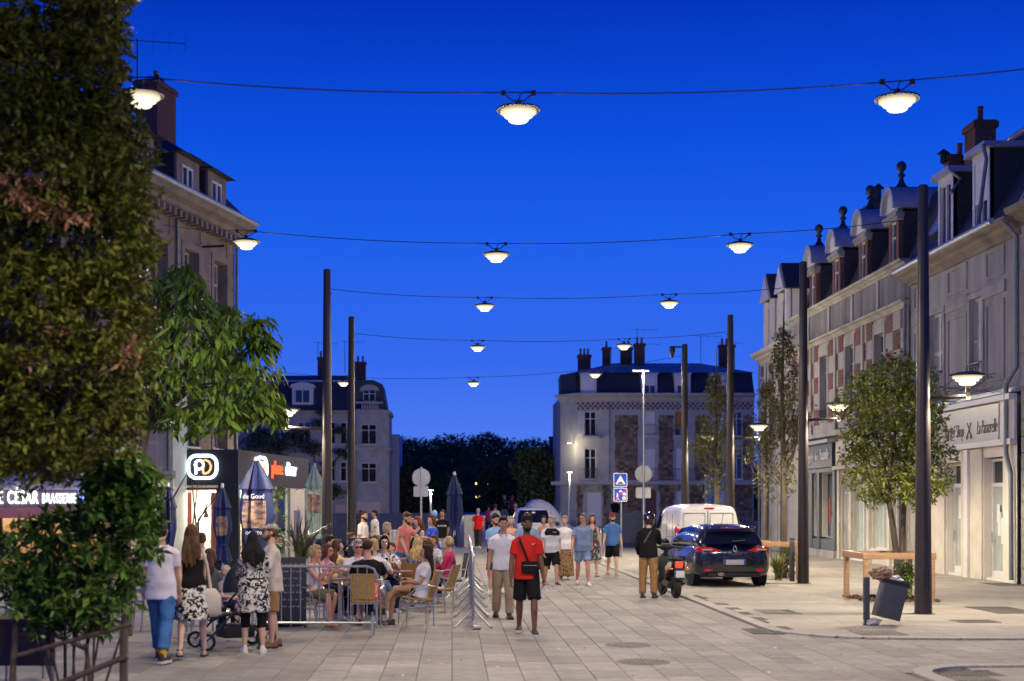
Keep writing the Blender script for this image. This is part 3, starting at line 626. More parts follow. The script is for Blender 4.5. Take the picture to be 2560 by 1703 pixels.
# bakery and the cream shop beside it
gw = MB(); wall_grid(gw, -1.6, 13.38, 0, 4.42, [(.6, 1.5, .1, 3.1), (2.0, 2.75, .75, 3.1), (3.15, 4.85, .75, 3.1), (5.8, 6.95, .08, 3.0), (7.3, 9.0, .1, 3.0), (9.5, 11.2, .5, 3.0), (11.7, 12.8, .08, 3.0)], 0, .3); gw.box(-1.6, 13.38, .9, 9, 0, 4.42); gw.build('shopfront', M_cream, b2, smooth=False)
M_teal = mat('bakery_paint', (.095, .115, .13), .45, .08)
mb = MB().box(.3, 5.2, -.12, -.002, 3.15, 3.3).box(.3, .58, -.1, -.002, .3, 3.15).box(1.55, 1.95, -.1, -.002, .3, 3.15).box(2.8, 3.1, -.12, -.002, .3, 3.15).box(4.9, 5.2, -.1, -.002, .3, 3.15).box(1.95, 2.8, -.07, -.002, .3, .74).box(3.1, 4.9, -.07, -.002, .3, .74); mb.build('shop_surround', M_teal, b2, smooth=False)
MB().box(.3, 5.2, -.14, -.002, 0, .28).build('plinth', M_white, b2, smooth=False); MB().box(.2, 5.3, -.4, -.002, 4.2, 4.32).build('shop_cornice', M_zinc, b2, smooth=False)
sg2 = MB().box(.3, 5.2, -.2, -.002, 3.32, 4.18).build('sign_board', mat('bakery_sign_board', (.025, .035, .055), .4, .05), b2, smooth=False)
text('lettering', 'Boulangerie', .5, M_rollw, sg2, plane_M((1.75, -.21, 3.72), (1, 0, 0), (0, 0, 1)), .01, .2, .7); text('lettering', 'de la', .36, M_rollw, sg2, plane_M((3.1, -.21, 3.75), (1, 0, 0), (0, 0, 1)), .01, .2, .62); text('lettering', 'Passerelle', .56, M_rollw, sg2, plane_M((4.2, -.21, 3.78), (1, 0, 0), (0, 0, 1)), .01, .2, .55)
for xa, xb, za in ((2.0, 2.75, .75), (3.15, 4.85, .75)): window(b2, xa, xb, za, 3.1, 0, .25, 1, 0, M_teal, pane=mat('shop_window_pane', (.10, .13, .16), .08, .3, 1.2, spec=.8), name='shop_window')
MB().box(3.5, 4.7, .235, .243, .8, 1.5).build('poster', mat('poster_print', (.5, .2, .12), .5, .5, 9, col2=(.1, .2, .45)), b2, smooth=False); MB().box(3.2, 3.4, .23, .24, 1.2, 2.2).build('poster', mat('poster_red', (.35, .08, .06), .5, .5, 12), b2, smooth=False)
shop_door(b2, .62, 1.48, 3.05, 2.4, .2, M_pane)
M_pale = mat('pale_shop_pane', (.40, .48, .44), .2, .15, 1.2, spec=.6)
shop_door(b2, 5.82, 6.93, 2.95, 2.35, .15, M_pale); window(b2, 7.3, 9.0, .1, 3.0, 0, .15, 2, 0, pane=M_pale, name='shop_window'); window(b2, 9.5, 11.2, .5, 3.0, 0, .15, 2, 0, pane=M_pale, name='shop_window'); shop_door(b2, 11.72, 12.78, 2.95, 2.35, .15, M_pane)
for q in (5.6, 7.1, 9.25, 11.45, 13.05): MB().box(q - .12, q + .12, -.09, -.002, 0, 3.2).build('pilaster', M_cream, b2, smooth=False)
MB().box(5.4, 13.3, -.25, -.002, 3.2, 3.32).box(5.4, 13.3, -.12, -.002, 3.34, 4.2).build('shop_fascia', M_cream, b2, smooth=False)
# ---- R3: cream house with two gabled dormers (local x = 62.4 - Y)
b3 = thing('town_house', 'cream and brick house with two gabled white dormers behind the slender tree', 'house', (XF, 63.98, 0), ROT_R, 'mansard houses along the right side')
ops = [(.7, 1.6, 5.0, 7.3), (2.5, 3.4, 5.0, 7.3), (4.3, 5.2, 5.0, 7.3)]
w = MB(); wall_grid(w, 0, 5.88, 0, 8.3, ops + [(.8, 1.9, .1, 2.9), (2.4, 3.6, .1, 2.9), (4.2, 5.2, .1, 2.9)]); w.box(0, 5.88, .3, 8, 0, 8.9); w.build('wall', M_cream, b3, smooth=False)
for o_ in ops: window(b3, *o_, guard=True)
for xa, xb in ((.05, .6), (1.7, 2.4), (3.5, 4.2), (5.3, 5.85)):
    for i in range(7): bx('brick_panel', M_brick, b3, xa + .03, xb - .03, -.03, -.001, 4.7 + i * .5, 5.12 + i * .5) if i % 2 == 0 else bx('stone_panel', M_white, b3, xa + .03, xb - .03, -.03, -.001, 4.63 + i * .5, 5.19 + i * .5)
for q in (.8, 2.4, 4.2): shop_door(b3, q + .02, q + .98, 2.85, 2.3, .15, M_gdoor)
cornice(b3, M_cream, -.05, 5.88, 8.2, .5, .5); mansard(b3, 0, 5.88, 8.75, 11.4, .0, 1.2, 8, .5)
for q in (1.5, 4.3):
    d = MB().box(q - .75, q + .75, .12, 1.9, 8.7, 10.9).build('dormer', M_frame, b3, smooth=False); window(b3, q - .42, q + .42, 9.0, 10.6, .06, .04, 2, 0, sill=False, name='dormer_window')
    MB().prism([(q - .95, 10.9), (q + .95, 10.9), (q, 12.1)], -.1, 2.0, 'y').build('dormer_gable', M_slate, d, smooth=False); MB().prism([(q - .88, 10.9), (q + .88, 10.9), (q, 12.0)], -.2, -.101, 'y').build('pediment', M_frame, d, smooth=False)
    MB().box(q - .8, q - .5, -.05, .118, 8.75, 10.9).box(q + .5, q + .8, -.05, .118, 8.75, 10.9).build('dormer_pilaster', M_frame, d, smooth=False)
pipe(b3, [(.05, -.1, 8.6), (.05, -.1, .1)], .05)

# ---- L1: tall stone house on the left, oblique facade (local x runs away from the camera)
ang1 = math.atan2(.970, .2418)
c1 = Vector((-7.66, 50.0)); dx1 = Vector((.2418, .970)); o1 = c1 - dx1 * 12
l1 = thing('stone_house', 'tall old stone house with slate dormers on the left, behind the trees', 'house', (o1.x, o1.y, -.75), ang1)
ops = []
for q in (10.72, 8.35, 5.98, 3.6, 1.2):
    for za, zb in ((8.25, 11.0), (4.6, 7.2)): ops.append((q - .55, q + .55, za, zb))
w = MB(); wall_grid(w, 0, 12, 3.4, 12.0, ops, 0, .45); w.box(0, 12, .6, 9, 0, 12.3); w.box(0, 12, 0, .55, 0, 3.38); w.quad((0, 0, 3.4), (0, .6, 3.4), (0, .6, 12), (0, 0, 12)); w.quad((12, .6, 3.4), (12, 0, 3.4), (12, 0, 12), (12, .6, 12))
w.build('wall', M_stone, l1, smooth=False)
for o_ in ops:
    window(l1, *o_, 0, .36, 2, .74, sill=True, bar=.07)
    xa, xb, za, zb = o_; MB().box(xa - .22, xa - .002, -.06, 0, za - .1, zb + .22).box(xb + .002, xb + .22, -.06, 0, za - .1, zb + .22).box(xa - .002, xb + .002, -.06, 0, zb + .002, zb + .22).build('surround', M_stone, l1, smooth=False)
for q in (2.4, 4.8, 7.17, 9.53, 11.75):
    for i in range(14): bx('facing_stone', M_stone, l1, q - .46, q + .22 if q > 11 else q + .46, -.03, -.002, 3.6 + i * .6 + .012, 3.6 + (i + 1) * .6 - .012)
cornice(l1, M_stone, -.1, 12.15, 11.75, .75, .75)
for i in range(30): bx('modillion', M_stone, l1, .2 + i * .4, .36 + i * .4, -.45, -.09, 11.75, 11.98)
profile_run('string_course', M_stone, l1, 0, 12, [(0, 7.75), (-.12, 7.75), (-.15, 7.9), (0, 7.95)][::-1])
MB().prism([(-.7, 12.5), (1.2, 14.3), (4.5, 15.1), (8, 14.0), (8, 12.5)], 0, 12.2, 'x').build('roof', M_slate, l1, smooth=False)
MB().lathe([(.09, 0), (.09, 12.3)], 10, M=Matrix.Translation((-.1, -.78, 12.55)) @ Matrix.Rotation(R(90), 4, 'Y')).build('gutter', M_zinc, l1)
def hip_dormer(root, x, w_=1.5, y=-.35, z0=12.15, z1=13.75):
    d = MB().box(x - w_ / 2, x + w_ / 2, y + .1, y + 3, z0, z1).build('dormer', M_slate, root, smooth=False)
    MB().box(x - w_ / 2, x - .42, y, y + .098, z0, z1).box(x + .42, x + w_ / 2, y, y + .098, z0, z1).box(x - .42, x + .42, y, y + .098, z1 - .25, z1).build('dormer_frame', M_stone, d, smooth=False)
    window(root, x - .42, x + .42, z0 + .1, z1 - .25, y, .06, 2, 0, sill=False, name='dormer_window', bar=.07)
    a, b = w_ / 2 + .22, z1; MB().add([(x - a, y - .3, b), (x + a, y - .3, b), (x + a, y + 3.2, b), (x - a, y + 3.2, b), (x - .25, y + .9, b + .75), (x + .25, y + .9, b + .75), (x + .25, y + 3.2, b + .75), (x - .25, y + 3.2, b + .75)], [(3, 2, 1, 0), (0, 1, 5, 4), (1, 2, 6, 5), (2, 3, 7, 6), (3, 0, 4, 7), (4, 5, 6, 7)]).build('dormer_roof', M_slate, d, smooth=False)
hip_dormer(l1, 9.7); hip_dormer(l1, 7.4, 1.7)
for q in (4.2, 1.4): hip_dormer(l1, q)
chimney(l1, 11.2, 2.6, 14.2, 17.4, 1.5, .8, 1); 
MB().lathe([(.16, 0), (.2, .12), (.14, .3), (.03, .36)], 10, (11.5, 2.6, 17.4)).build('chimney_cowl', M_dark, l1)
la = l1.matrix_basis @ Vector((7.2, 2.2, 15.0)) if False else None
ap = at(343, 215, 45.0); antenna(ap.x, ap.y, 14.9, gZ(97, 45.0) - 14.9, 'thin tv aerial on the stone house, against the sky at the upper left', R(8), 3, 1.5)
pipe(l1, [(11.95, -.12, 11.7), (11.95, -.1, 3.6)], .05); pipe(l1, [(6.0 + 1.1, -.5, 12.4), (7.15, -.1, 11.8), (7.15, -.08, 3.6)], .05)
MB().box(9.0, 9.06, -.9, -.1, 11.2, 11.26).build('cable_bracket', M_dark, l1, smooth=False)
# ------------------------------------------------------------------ corner diner pavilion
def clear_glass(name='clear_glass', tint=(.9, .95, .95), gl=.12):
    if name in _M: return _M[name]
    m = bpy.data.materials.new(name); m.use_nodes = True; n = m.node_tree; n.nodes.clear()
    t = n.nodes.new('ShaderNodeBsdfTransparent'); t.inputs[0].default_value = (*tint, 1); g_ = n.nodes.new('ShaderNodeBsdfGlossy'); g_.inputs['Roughness'].default_value = .03
    x = n.nodes.new('ShaderNodeMixShader'); x.inputs[0].default_value = gl; o = n.nodes.new('ShaderNodeOutputMaterial')
    n.links.new(t.outputs[0], x.inputs[1]); n.links.new(g_.outputs[0], x.inputs[2]); n.links.new(x.outputs[0], o.inputs[0]); _M[name] = m; return m
M_glass = clear_glass()
M_neonw = glow('neon_white', (.78, .93, 1.0), 4.0); M_neonr = glow('neon_red', (1.0, .10, .04), 2.2); M_neonp = glow('neon_peach', (1.0, .42, .2), 2.2); M_neonb = glow('neon_blue', (.25, .35, 1.0), 2.5)
M_fasc = mat('fascia_dark', (.025, .03, .042), .55, .08, spec=.2); M_fasc2 = mat('fascia_plum', (.035, .03, .045), .6, .08, spec=.15)
M_inw = mat('interior_wall', (.72, .68, .58), .8, .04); M_redp = mat('red_panel', (.6, .06, .05), .5, .05)
angp = math.atan2(.9912, .1324)
dn = thing('diner_pavilion', 'dark flat-roofed diner with glowing round-cornered logo and bright windows', 'restaurant', (-6.28, 42.0, 0), angp)
w = MB(); w.box(-.0, 8.8, 0, .12, 2.52, 3.57); w.build('side_fascia', M_fasc2, dn, smooth=False)
MB().box(-.12, -.002, 0, 2.0, 2.52, 3.57).build('front_fascia', M_fasc, dn, smooth=False)
MB().box(0, 8.8, .12, 4.6, 2.6, 3.5).build('roof_slab', M_fasc, dn, smooth=False)
MB().box(-.1, -.002, 0, .62, 0, 2.518).box(-.1, -.002, 1.84, 2.1, 0, 2.518).box(-.1, -.002, .62, 1.84, 0, .5).build('front_wall', M_fasc, dn, smooth=False)
fr = MB()
for a, b in ((.62, .67), (1.79, 1.84)): fr.box(-.13, -.05, a, b, .5, 2.45)
fr.box(-.13, -.05, .67, 1.79, 2.38, 2.45); fr.box(-.13, -.05, .67, 1.79, .5, .57); f_ = fr.build('window', M_anth, dn, smooth=False)
MB().quad((-.06, .67, .57), (-.06, 1.79, .57), (-.06, 1.79, 2.38), (-.06, .67, 2.38)).build('pane', M_glass, f_, smooth=False)
MB().box(2.4, 2.46, .13, 4.6, 0, 2.6).build('partition_wall', M_inw, dn, smooth=False); MB().box(0, 8.8, 4.55, 4.6, 0, 2.6).box(2.47, 8.7, 2.2, 2.26, 0, 2.6).build('back_wall', M_inw, dn, smooth=False)
MB().box(.01, 8.8, .13, 4.55, .0, .03).build('inner_floor', M_inw, dn, smooth=False)
for q in (1.62, .84): MB().box(.2, .26, q - .09, q + .09, .4, 2.3).build('red_pillar', M_redp, dn, smooth=False)
for q, z in ((.75, .9), (1.1, 1.3), (1.5, 1.1)): MB().box(2.3, 2.39, q - .14, q + .14, z - .25, z + .25).build('wall_picture', mat('pictures', (.4, .38, .33), .6, .5, 14), dn, smooth=False)
hl = MB().tube([(.35, 1.12, 2.55), (.35, 1.12, 1.75)], .01, 5).lathe([(.1, 1.55), (.05, 1.68), (.02, 1.76)], 10, (.35, 1.12, 0)).build('pendant_lamp', M_dark, dn)
def in_light(parent, loc, power, col=(1, .87, .68), size=(1.6, 1.2)):
    L = bpy.data.lights.new('ceiling_light', 'AREA'); L.energy = power; L.color = col; L.shape = 'RECTANGLE'; L.size, L.size_y = size
    o = link(bpy.data.objects.new('ceiling_light', L), parent); o.location = loc; return o
in_light(dn, (1.2, 1.2, 2.5), 420); in_light(dn, (4.5, 1.1, 2.5), 480, size=(3, 1))
for b_ in ((.0, .12, 0, .1, 0, 2.5), (.62, 2.5, .0, .1, 0, 2.5), (4.2, 4.32, 0, .1, 0, 2.5), (5.8, 6.15, 0, .1, 0, 2.5), (8.3, 8.8, 0, .1, 0, 2.5), (2.5, 4.2, 0, .1, 0, .3), (2.5, 4.2, .0, .09, 1.5, 1.62)): bx('wall_pier' if b_[5] > 2 else 'window_rail', M_anth, dn, *b_)
MB().box(6.16, 8.29, .02, .1, 0, 2.5).build('speckled_panel', mat('speckled_panel', (.55, .5, .48), .7, .5, 30, col2=(.32, .28, .28)), dn, smooth=False); MB().box(6.7, 7.6, .0, .02, .3, 1.75).build('poster', mat('poster_violet', (.18, .16, .35), .5, .6, 2.5, col2=(.03, .05, .12)), dn, smooth=False)
MB().box(4.6, 5.6, .15, .16, .7, .85).build('red_notice', M_redp, dn, smooth=False)
for xa, xb in ((.13, .61), (2.51, 4.19), (4.33, 5.79)): MB().quad((xa, .05, .1), (xb, .05, .1), (xb, .05, 2.48), (xa, .05, 2.48)).build('shop_pane', M_glass, dn, smooth=False)
MB().box(.1, .6, -.12, -.005, 2.15, 2.5).build('light_box', M_neonw, dn, smooth=False)
def rrect(cx, cz, a, b, r, n=6):
    return [(cx + sx * (a - r) + r * math.cos(R(q)), cz + sz * (b - r) + r * math.sin(R(q))) for sx, sz, q0 in ((1, 1, 0), (-1, 1, 90), (-1, -1, 180), (1, -1, 270)) for q in np.linspace(q0, q0 + 90, n)]
def logo(parent, P, k=1.0):
    """P(u, v) -> point on the sign face; ring, white p and peach D"""
    pts = [P(a * k, b * k) for a, b in rrect(0, 0, .43, .33, .24)]; MB().tube(pts + pts[:2], .048 * k, 8).build('logo_ring', M_neonw, parent)
    D = [P(a * k, b * k) for a, b in [(.02, -.19), (.02, .19), (.1, .2), (.2, .15), (.26, .03), (.24, -.08), (.17, -.17), (.08, -.2), (.02, -.19)]]; MB().tube(D, .032 * k, 6).build('logo_letter', M_neonp, parent)
    p = [P(-.2 * k, -.22 * k), P(-.2 * k, .13 * k)]; MB().tube(p, .035 * k, 6).build('logo_stem', M_neonw, parent)
    o_ = [P((-.1 + .13 * math.cos(q)) * k, (.06 + .13 * math.sin(q)) * k) for q in np.linspace(0, 2 * math.pi, 13)]; MB().tube(o_, .035 * k, 6).build('logo_bowl', M_neonw, parent)
logo(dn, lambda u, v: Vector((-.18, 1.07 - u, 3.06 + v))); logo(dn, lambda u, v: Vector((2.3 + u * 1.3, -.06, 3.08 + v)))
sm_ = lambda x, z: plane_M((x, -.04, z), (1, 0, 0), (0, 0, 1))
text('neon_word', 'place', .62, M_neonr, dn, sm_(4.25, 3.12), .03, 0, 1.0, 1.05, offset=0); text('neon_word', 'diner', .62, M_neonw, dn, sm_(6.1, 3.12), .03, 0, 1.0, 1.05, offset=.008)
for i in range(6): MB().tube([(1.5 + i * 1.3, -.1, 2.46), (1.5 + i * 1.3, -.02, 2.5)], .03, 6).build('spot_fitting', M_steel, dn)
# pale annex with louvred shutters
an = thing('annex_house', 'narrow pale annex with white louvred shutters and a small lettered sign', 'house', (-9.7, 40.0, 0), 0)
M_mint = mat('pale_mint_paint', (.50, .55, .52), .7, .1)
w = MB(); wall_grid(w, 0, 1.85, 0, 5.3, [(.55, 1.45, 2.95, 4.4)], 0, .2); w.box(0, 1.85, .3, 2.2, 0, 5.3); w.quad((1.85, 0, 0), (1.85, .3, 0), (1.85, .3, 5.3), (1.85, 0, 5.3)); w.build('wall', M_mint, an, smooth=False)
shutter(an, .56, 1.0, 2.95, 4.4, .05, M_frame); shutter(an, 1.01, 1.44, 2.95, 4.4, .05, M_frame)
MB().box(.4, 1.95, -.12, -.002, 2.68, 2.9).box(.4, 1.9, -.3, -.002, 2.78, 2.84).build('shop_cornice', M_mint, an, smooth=False)
sb = MB().box(.7, 1.9, -.25, -.002, 1.9, 2.62).build('sign_board', mat('mint_board', (.6, .64, .6), .5, .05), an, smooth=False); text('lettering', 'Jeze', .34, M_ink, sb, plane_M((1.42, -.26, 2.25), (1, 0, 0), (0, 0, 1)), .006, .25, .8)
MB().box(0, 2.0, -.15, 2.3, 5.3, 5.5).build('roof', M_zinc, an, smooth=False); MB().tube([(1.75, -.08, 5.2), (1.75, -.08, 2.9)], .045, 8).build('drainpipe', M_pipe, an)
rl = thing('niche_glow', 'red glowing lantern on the stone house above the diner', 'lantern', at(522, 1105, 49.2)); MB().lathe([(.04, -.32), (.17, -.28), (.19, .1), (.1, .2), (.03, .22)], 12).build('shade', glow('red_niche_glow', (1.0, .10, .05), .9), rl); MB().box(-.55, .3, -.03, .03, -.4, -.36).build('bracket', M_dark, rl, smooth=False)  # added glowing shade and bracket, standing in for a red-lit niche
# brasserie far left
br = thing('brasserie', 'brasserie with striped awning and white neon name behind the shrubs', 'restaurant', (-16.0, 36.0, 0), 0)
w = MB(); wall_grid(w, 0, 7.6, 0, 5.5, [(.3, 2.2, .3, 2.5), (2.5, 4.2, .05, 2.5), (4.5, 7.2, .3, 2.5)], 0, .25); w.box(0, .05, .3, 2.2, 0, 5.5); w.box(7.55, 7.6, .0, 2.2, 0, 5.5); w.box(.05, 7.55, 2.1, 2.2, 0, 5.5); w.box(0, 7.6, 0.01, 2.2, 5.4, 5.5); w.box(.05, 7.55, .3, 2.1, 2.6, 2.7)
w.build('wall', mat('brasserie_wall', (.5, .38, .25), .8, .12), br, smooth=False)
in_light(br, (3.8, 1.2, 2.55), 260, (1, .62, .28), (6.5, 1.4))
for xa, xb, za in ((.3, 2.2, .3), (2.5, 4.2, .05), (4.5, 7.2, .3)):
    mb = MB().box(xa, xa + .08, .05, .15, za, 2.5).box(xb - .08, xb, .05, .15, za, 2.5).box((xa + xb) / 2 - .05, (xa + xb) / 2 + .05, .05, .15, za, 2.5); f_ = mb.build('window_frame', mat('mahogany', (.16, .05, .03), .4, .1), br, smooth=False)
    MB().quad((xa, .1, za), (xb, .1, za), (xb, .1, 2.5), (xa, .1, 2.5)).build('pane', M_glass, f_, smooth=False)
aw = link(bpy.data.objects.new('awning', None), br); M_awr = mat('awning_red', (.62, .05, .05), .8, .05); M_aww = mat('awning_white', (.75, .68, .66), .8, .05); M_awp = mat('awning_pink', (.6, .22, .2), .8, .05)
for i in range(15):
    a, b = .0 + i * .507, .507 + i * .507
    MB().add([(a, -.02, 3.4), (b, -.02, 3.4), (b, -2.0, 2.5), (a, -2.0, 2.5), (a, -.02, 3.37), (b, -.02, 3.37), (b, -2.0, 2.47), (a, -2.0, 2.47)], [(3, 2, 1, 0), (4, 5, 6, 7), (2, 3, 7, 6)]).build('awning_stripe', M_awr if i % 3 == 0 else M_aww, aw, smooth=False)
MB().box(0, 7.6, -2.03, -1.99, 2.3, 2.5).build('valance', M_aww, aw, smooth=False); MB().box(0, 7.6, -2.03, -2.0, 1.62, 1.86).build('valance_hem', M_awp, aw, smooth=False); MB().box(0, 7.6, -2.02, -1.99, 1.862, 2.298).build('sign_band', mat('sign_band', (.2, .12, .14), .5, .1), aw, smooth=False)
text('neon_name', 'LE CÉSAR', .44, M_neonw, br, plane_M((5.58, -2.06, 2.1), (1, 0, 0), (0, 0, 1)), .02, 0, .52, 1.15, offset=.004); text('neon_name', 'BRASSERIE', .34, M_neonw, br, plane_M((6.62, -2.06, 2.08), (1, 0, 0), (0, 0, 1)), .02, 0, .46, 1.15, offset=.003); MB().tube([(7.2, -2.07, 1.9), (7.2, -2.07, 2.36)], .018, 6).tube([(7.08, -2.07, 2.32), (7.09, -2.07, 2.15), (7.2, -2.07, 2.08), (7.31, -2.07, 2.15), (7.32, -2.07, 2.32)], .016, 6).build('neon_emblem', M_neonb, br)
L = bpy.data.lights.new('sign_light', 'AREA'); L.energy = 110; L.color = (.75, .88, 1.0); L.shape = 'RECTANGLE'; L.size, L.size_y = 6, .4; o = link(bpy.data.objects.new('sign_light', L), br); o.location = (4, -2.1, 2.1); o.rotation_euler = (R(-75), 0, 0)

# ------------------------------------------------------------------ far left block (local x = (px-1130)/30.9 + 18)
YL2 = 115.0; kL = F / YL2
l2 = thing('mansard_block', 'grey stone block with mansard roof at the far end, left of the gap', 'building', (-18, YL2, 0), 0)
X_ = lambda px: (px - 1130) / kL + 18
Z_ = lambda py: CH + (HY - py) / kL
M_l2 = mat('far_stone', (.40, .38, .34), .9, .15, 1.5, .3, 12)
ops = []
for px in (640, 700, 760, 822, 866): ops += [(X_(px) - .5, X_(px) + .5, Z_(1110), Z_(1056)), (X_(px) - .5, X_(px) + .5, Z_(1203), Z_(1155))]
w = MB(); xr = X_(884); wall_grid(w, 0, xr, 0, Z_(1029), ops); w.box(0, xr, .3, 9, 0, Z_(1029)); w.build('wall', M_l2, l2, smooth=False)
for o_ in ops: window(l2, *o_, 0, .15, 2, .7, guard=(o_[2] > 6.5))
cornice(l2, M_l2, 0, xr, Z_(1038), .35, .4); profile_run('ledge', M_l2, l2, 0, xr, [(0, 6.2), (-.15, 6.25), (-.18, 6.4), (0, 6.45)][::-1])
MB().prism([(-.2, Z_(1029)), (1.0, Z_(950)), (5, Z_(925)), (9, Z_(950)), (9, Z_(1029))], 0, xr + .6, 'x').build('roof', M_slate, l2, smooth=False)
MB().box(0, xr, .95, 1.1, Z_(952), Z_(948)).build('roof_flashing', M_zinc, l2, smooth=False)
for px in (757, 655):
    q = X_(px); d = MB().box(q - .85, q + .85, -.1, 1.6, Z_(1012), Z_(968)).build('dormer', M_frame, l2, smooth=False)
    MB().prism([(q - 1.05, Z_(969)), (q + 1.05, Z_(969)), (q + .9, Z_(962)), (q + .45, Z_(958)), (q, Z_(956)), (q - .45, Z_(958)), (q - .9, Z_(962))], -.3, 1.5, 'y').build('dormer_pediment', M_frame, d, smooth=False)
    window(l2, q - .6, q + .6, Z_(1008), Z_(975), -.2, .06, 2, 0, sill=False, guard=False, name='dormer_window')
# round corner bay
pr = [(xr, .0), (xr + .25, -.55), (xr + 2.3, -.55), (xr + 2.85, .1), (xr + 2.85, 6), (xr, 6)]
MB().prism(pr, 0, Z_(1029), 'z').build('corner_bay', M_l2, l2, smooth=False)
for z in (Z_(1127), Z_(1035)): MB().prism([(a + (.15 if a > xr + 1 else -.05), b - .18) for a, b in pr], z, z + .28, 'z').build('bay_ledge', M_l2, l2, smooth=False)
q = xr + 1.27
for z0, z1 in ((Z_(1112), Z_(1062)), (Z_(1206), Z_(1158))):
    window(l2, q - .62, q + .62, z0, z1, -.7, .08, 2, .7, guard=True); MB().prism([(q + .75 * math.cos(R(a)), z1 + .5 * math.sin(R(a))) for a in range(0, 181, 20)], -.62, -.555, 'y').build('window_arch', M_l2, l2, smooth=False)
for i in range(14): bx('band_stone', M_l2, l2, xr + .27, xr + .62, -.6, -.555, 3.0 + i * .45, 3.38 + i * .45); bx('band_stone', M_l2, l2, xr + 1.95, xr + 2.28, -.6, -.555, 3.0 + i * .45, 3.38 + i * .45)
MB().box(xr + .2, xr + 2.4, -.6, -.5, Z_(1027), Z_(1024)).box(xr + .2, xr + 2.4, -.62, -.48, Z_(1010), Z_(1006)).build('balustrade_rail', M_l2, l2, smooth=False)
for i in range(7): MB().lathe([(.05, Z_(1024)), (.09, Z_(1020)), (.05, Z_(1013)), (.06, Z_(1010))], 8, (xr + .75 + i * .2, -.55, 0)).build('baluster', M_l2, l2)
MB().prism([(xr - .2, Z_(1029)), (xr + 2.7, Z_(1029)), (xr + 2.3, Z_(960)), (xr + 1.6, Z_(950)), (xr + .2, Z_(950))], .1, 5, 'y').build('bay_roof', M_slate, l2, smooth=False); window(l2, q - .5, q + .5, Z_(1004), Z_(976), .0, .05, 2, .7, sill=False, name='attic_window')
MB().prism([(q + .8 * math.cos(R(a)), Z_(978) + .55 * math.sin(R(a))) for a in range(0, 181, 20)], .0, .09, 'y').build('attic_arch', M_l2, l2, smooth=False)
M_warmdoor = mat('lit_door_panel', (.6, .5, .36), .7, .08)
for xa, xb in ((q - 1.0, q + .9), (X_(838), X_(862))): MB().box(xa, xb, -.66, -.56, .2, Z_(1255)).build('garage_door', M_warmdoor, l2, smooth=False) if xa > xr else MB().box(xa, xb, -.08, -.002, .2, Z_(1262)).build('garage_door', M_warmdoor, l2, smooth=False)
for px, z1 in ((797, 14.3), (893, 13.9)): chimney(l2, X_(px), 4.0, 11.5, z1, .9, .6, 2)
for px, py in ((795, 855), (862, 852)): p = at(px, 925, YL2 + 4); antenna(p.x, p.y, 13.0, gZ(py, YL2 + 4) - 13.0, 'aerial on the far left block, ' + ('left one' if px < 800 else 'right one beside the pole'), R(10), 3, 1.6)
b5 = thing('back_building', 'narrow blue-lit building edge with vertical strips beyond the left block', 'building', (gX(974, 132), 132, 0), 0)
MB().box(0, .9, 0, 8, 0, 8.5).build('wall', mat('pale_cladding', (.4, .42, .46), .6, .1), b5, smooth=False)
for i in range(4): bx('cladding_strip', M_zinc, b5, .05 + i * .22, .17 + i * .22, -.08, -.002, .5, 8.2)
# ------------------------------------------------------------------ far right block (local x = (px-1405)/32.03)
YR4 = 111.0; kR = F / YR4
r4 = thing('mansard_block', 'corner block with rubble stone panels and zinc topped mansard at the far end, right of the gap', 'building', (gX(1405, YR4), YR4, 0), 0)
r4['label'] = 'corner block with rubble stone panels and zinc mansard, far end right'
X_ = lambda px: (px - 1405) / kR
Z_ = lambda py: CH + (HY - py) / kR
M_r4 = mat('far_plaster', (.42, .41, .37), .9, .12, 1.5, .3, 14); M_rub = mat('rubble_stone', (.27, .19, .11), .9, .2, 4, .5, 20, island=.55, col2=(.15, .11, .075))
XA, XB = X_(1440), X_(1885); ops = []
up, lo = (Z_(1089), Z_(1029)), (Z_(1198), Z_(1122))
for px in (1476, 1624, 1702, 1795, 1842): ops += [(X_(px) - .45, X_(px) + .45, *up), (X_(px) - .45, X_(px) + .45, *lo)]
gops = [(X_(1466), X_(1503), .3, Z_(1231)), (X_(1614), X_(1641), .05, Z_(1222)), (X_(1690), X_(1717), .05, Z_(1226)), (X_(1792), X_(1812), .05, Z_(1228))]
w = MB(); wall_grid(w, XA, XB, 0, Z_(990), ops + gops, 0, .25); w.prism([(XA, .3), (XB, .3), (XB, 10), (0, 10), (0, 1.6), (XA - .1, .3)], 0, Z_(990), 'z'); w.prism([(0, 1.6), (XA, 0), (XA, .35), (.1, 1.7)], 0, Z_(990), 'z'); w.build('wall', M_r4, r4, smooth=False)
for i, o_ in enumerate(ops):
    window(r4, *o_, 0, .2, 2, .7, guard=(i % 2 == 0 or i == 1))
    if i in (2, 3, 5, 6): roller(r4, o_[0] + .03, o_[1] - .03, o_[2], o_[3], .12, M_rollw, 1 if i != 3 else .95)
    if i == 4: roller(r4, o_[0] + .03, o_[1] - .03, o_[2] + .5, o_[3], .12, mat('amber_window_light', (.55, .2, .03), .7, .05), 1)  # amber-lit window: its light is painted as the colour of the blind
shutter(r4, ops[0][0] - .5, ops[0][0] - .02, *up, -.03, M_frame)
for i, o_ in enumerate(gops):
    if i == 1: MB().box(o_[0], o_[1], .12, .2, o_[2], o_[3]).box(o_[0] + .1, o_[1] - .1, .1, .118, 1.4, 2.4).build('wooden_door', mat('wood_door', (.13, .06, .035), .5, .2, 6, stretch=(6, 1, 1)), r4, smooth=False)
    else: roller(r4, *o_, .12, M_rollw, 1, name='white_shutter')
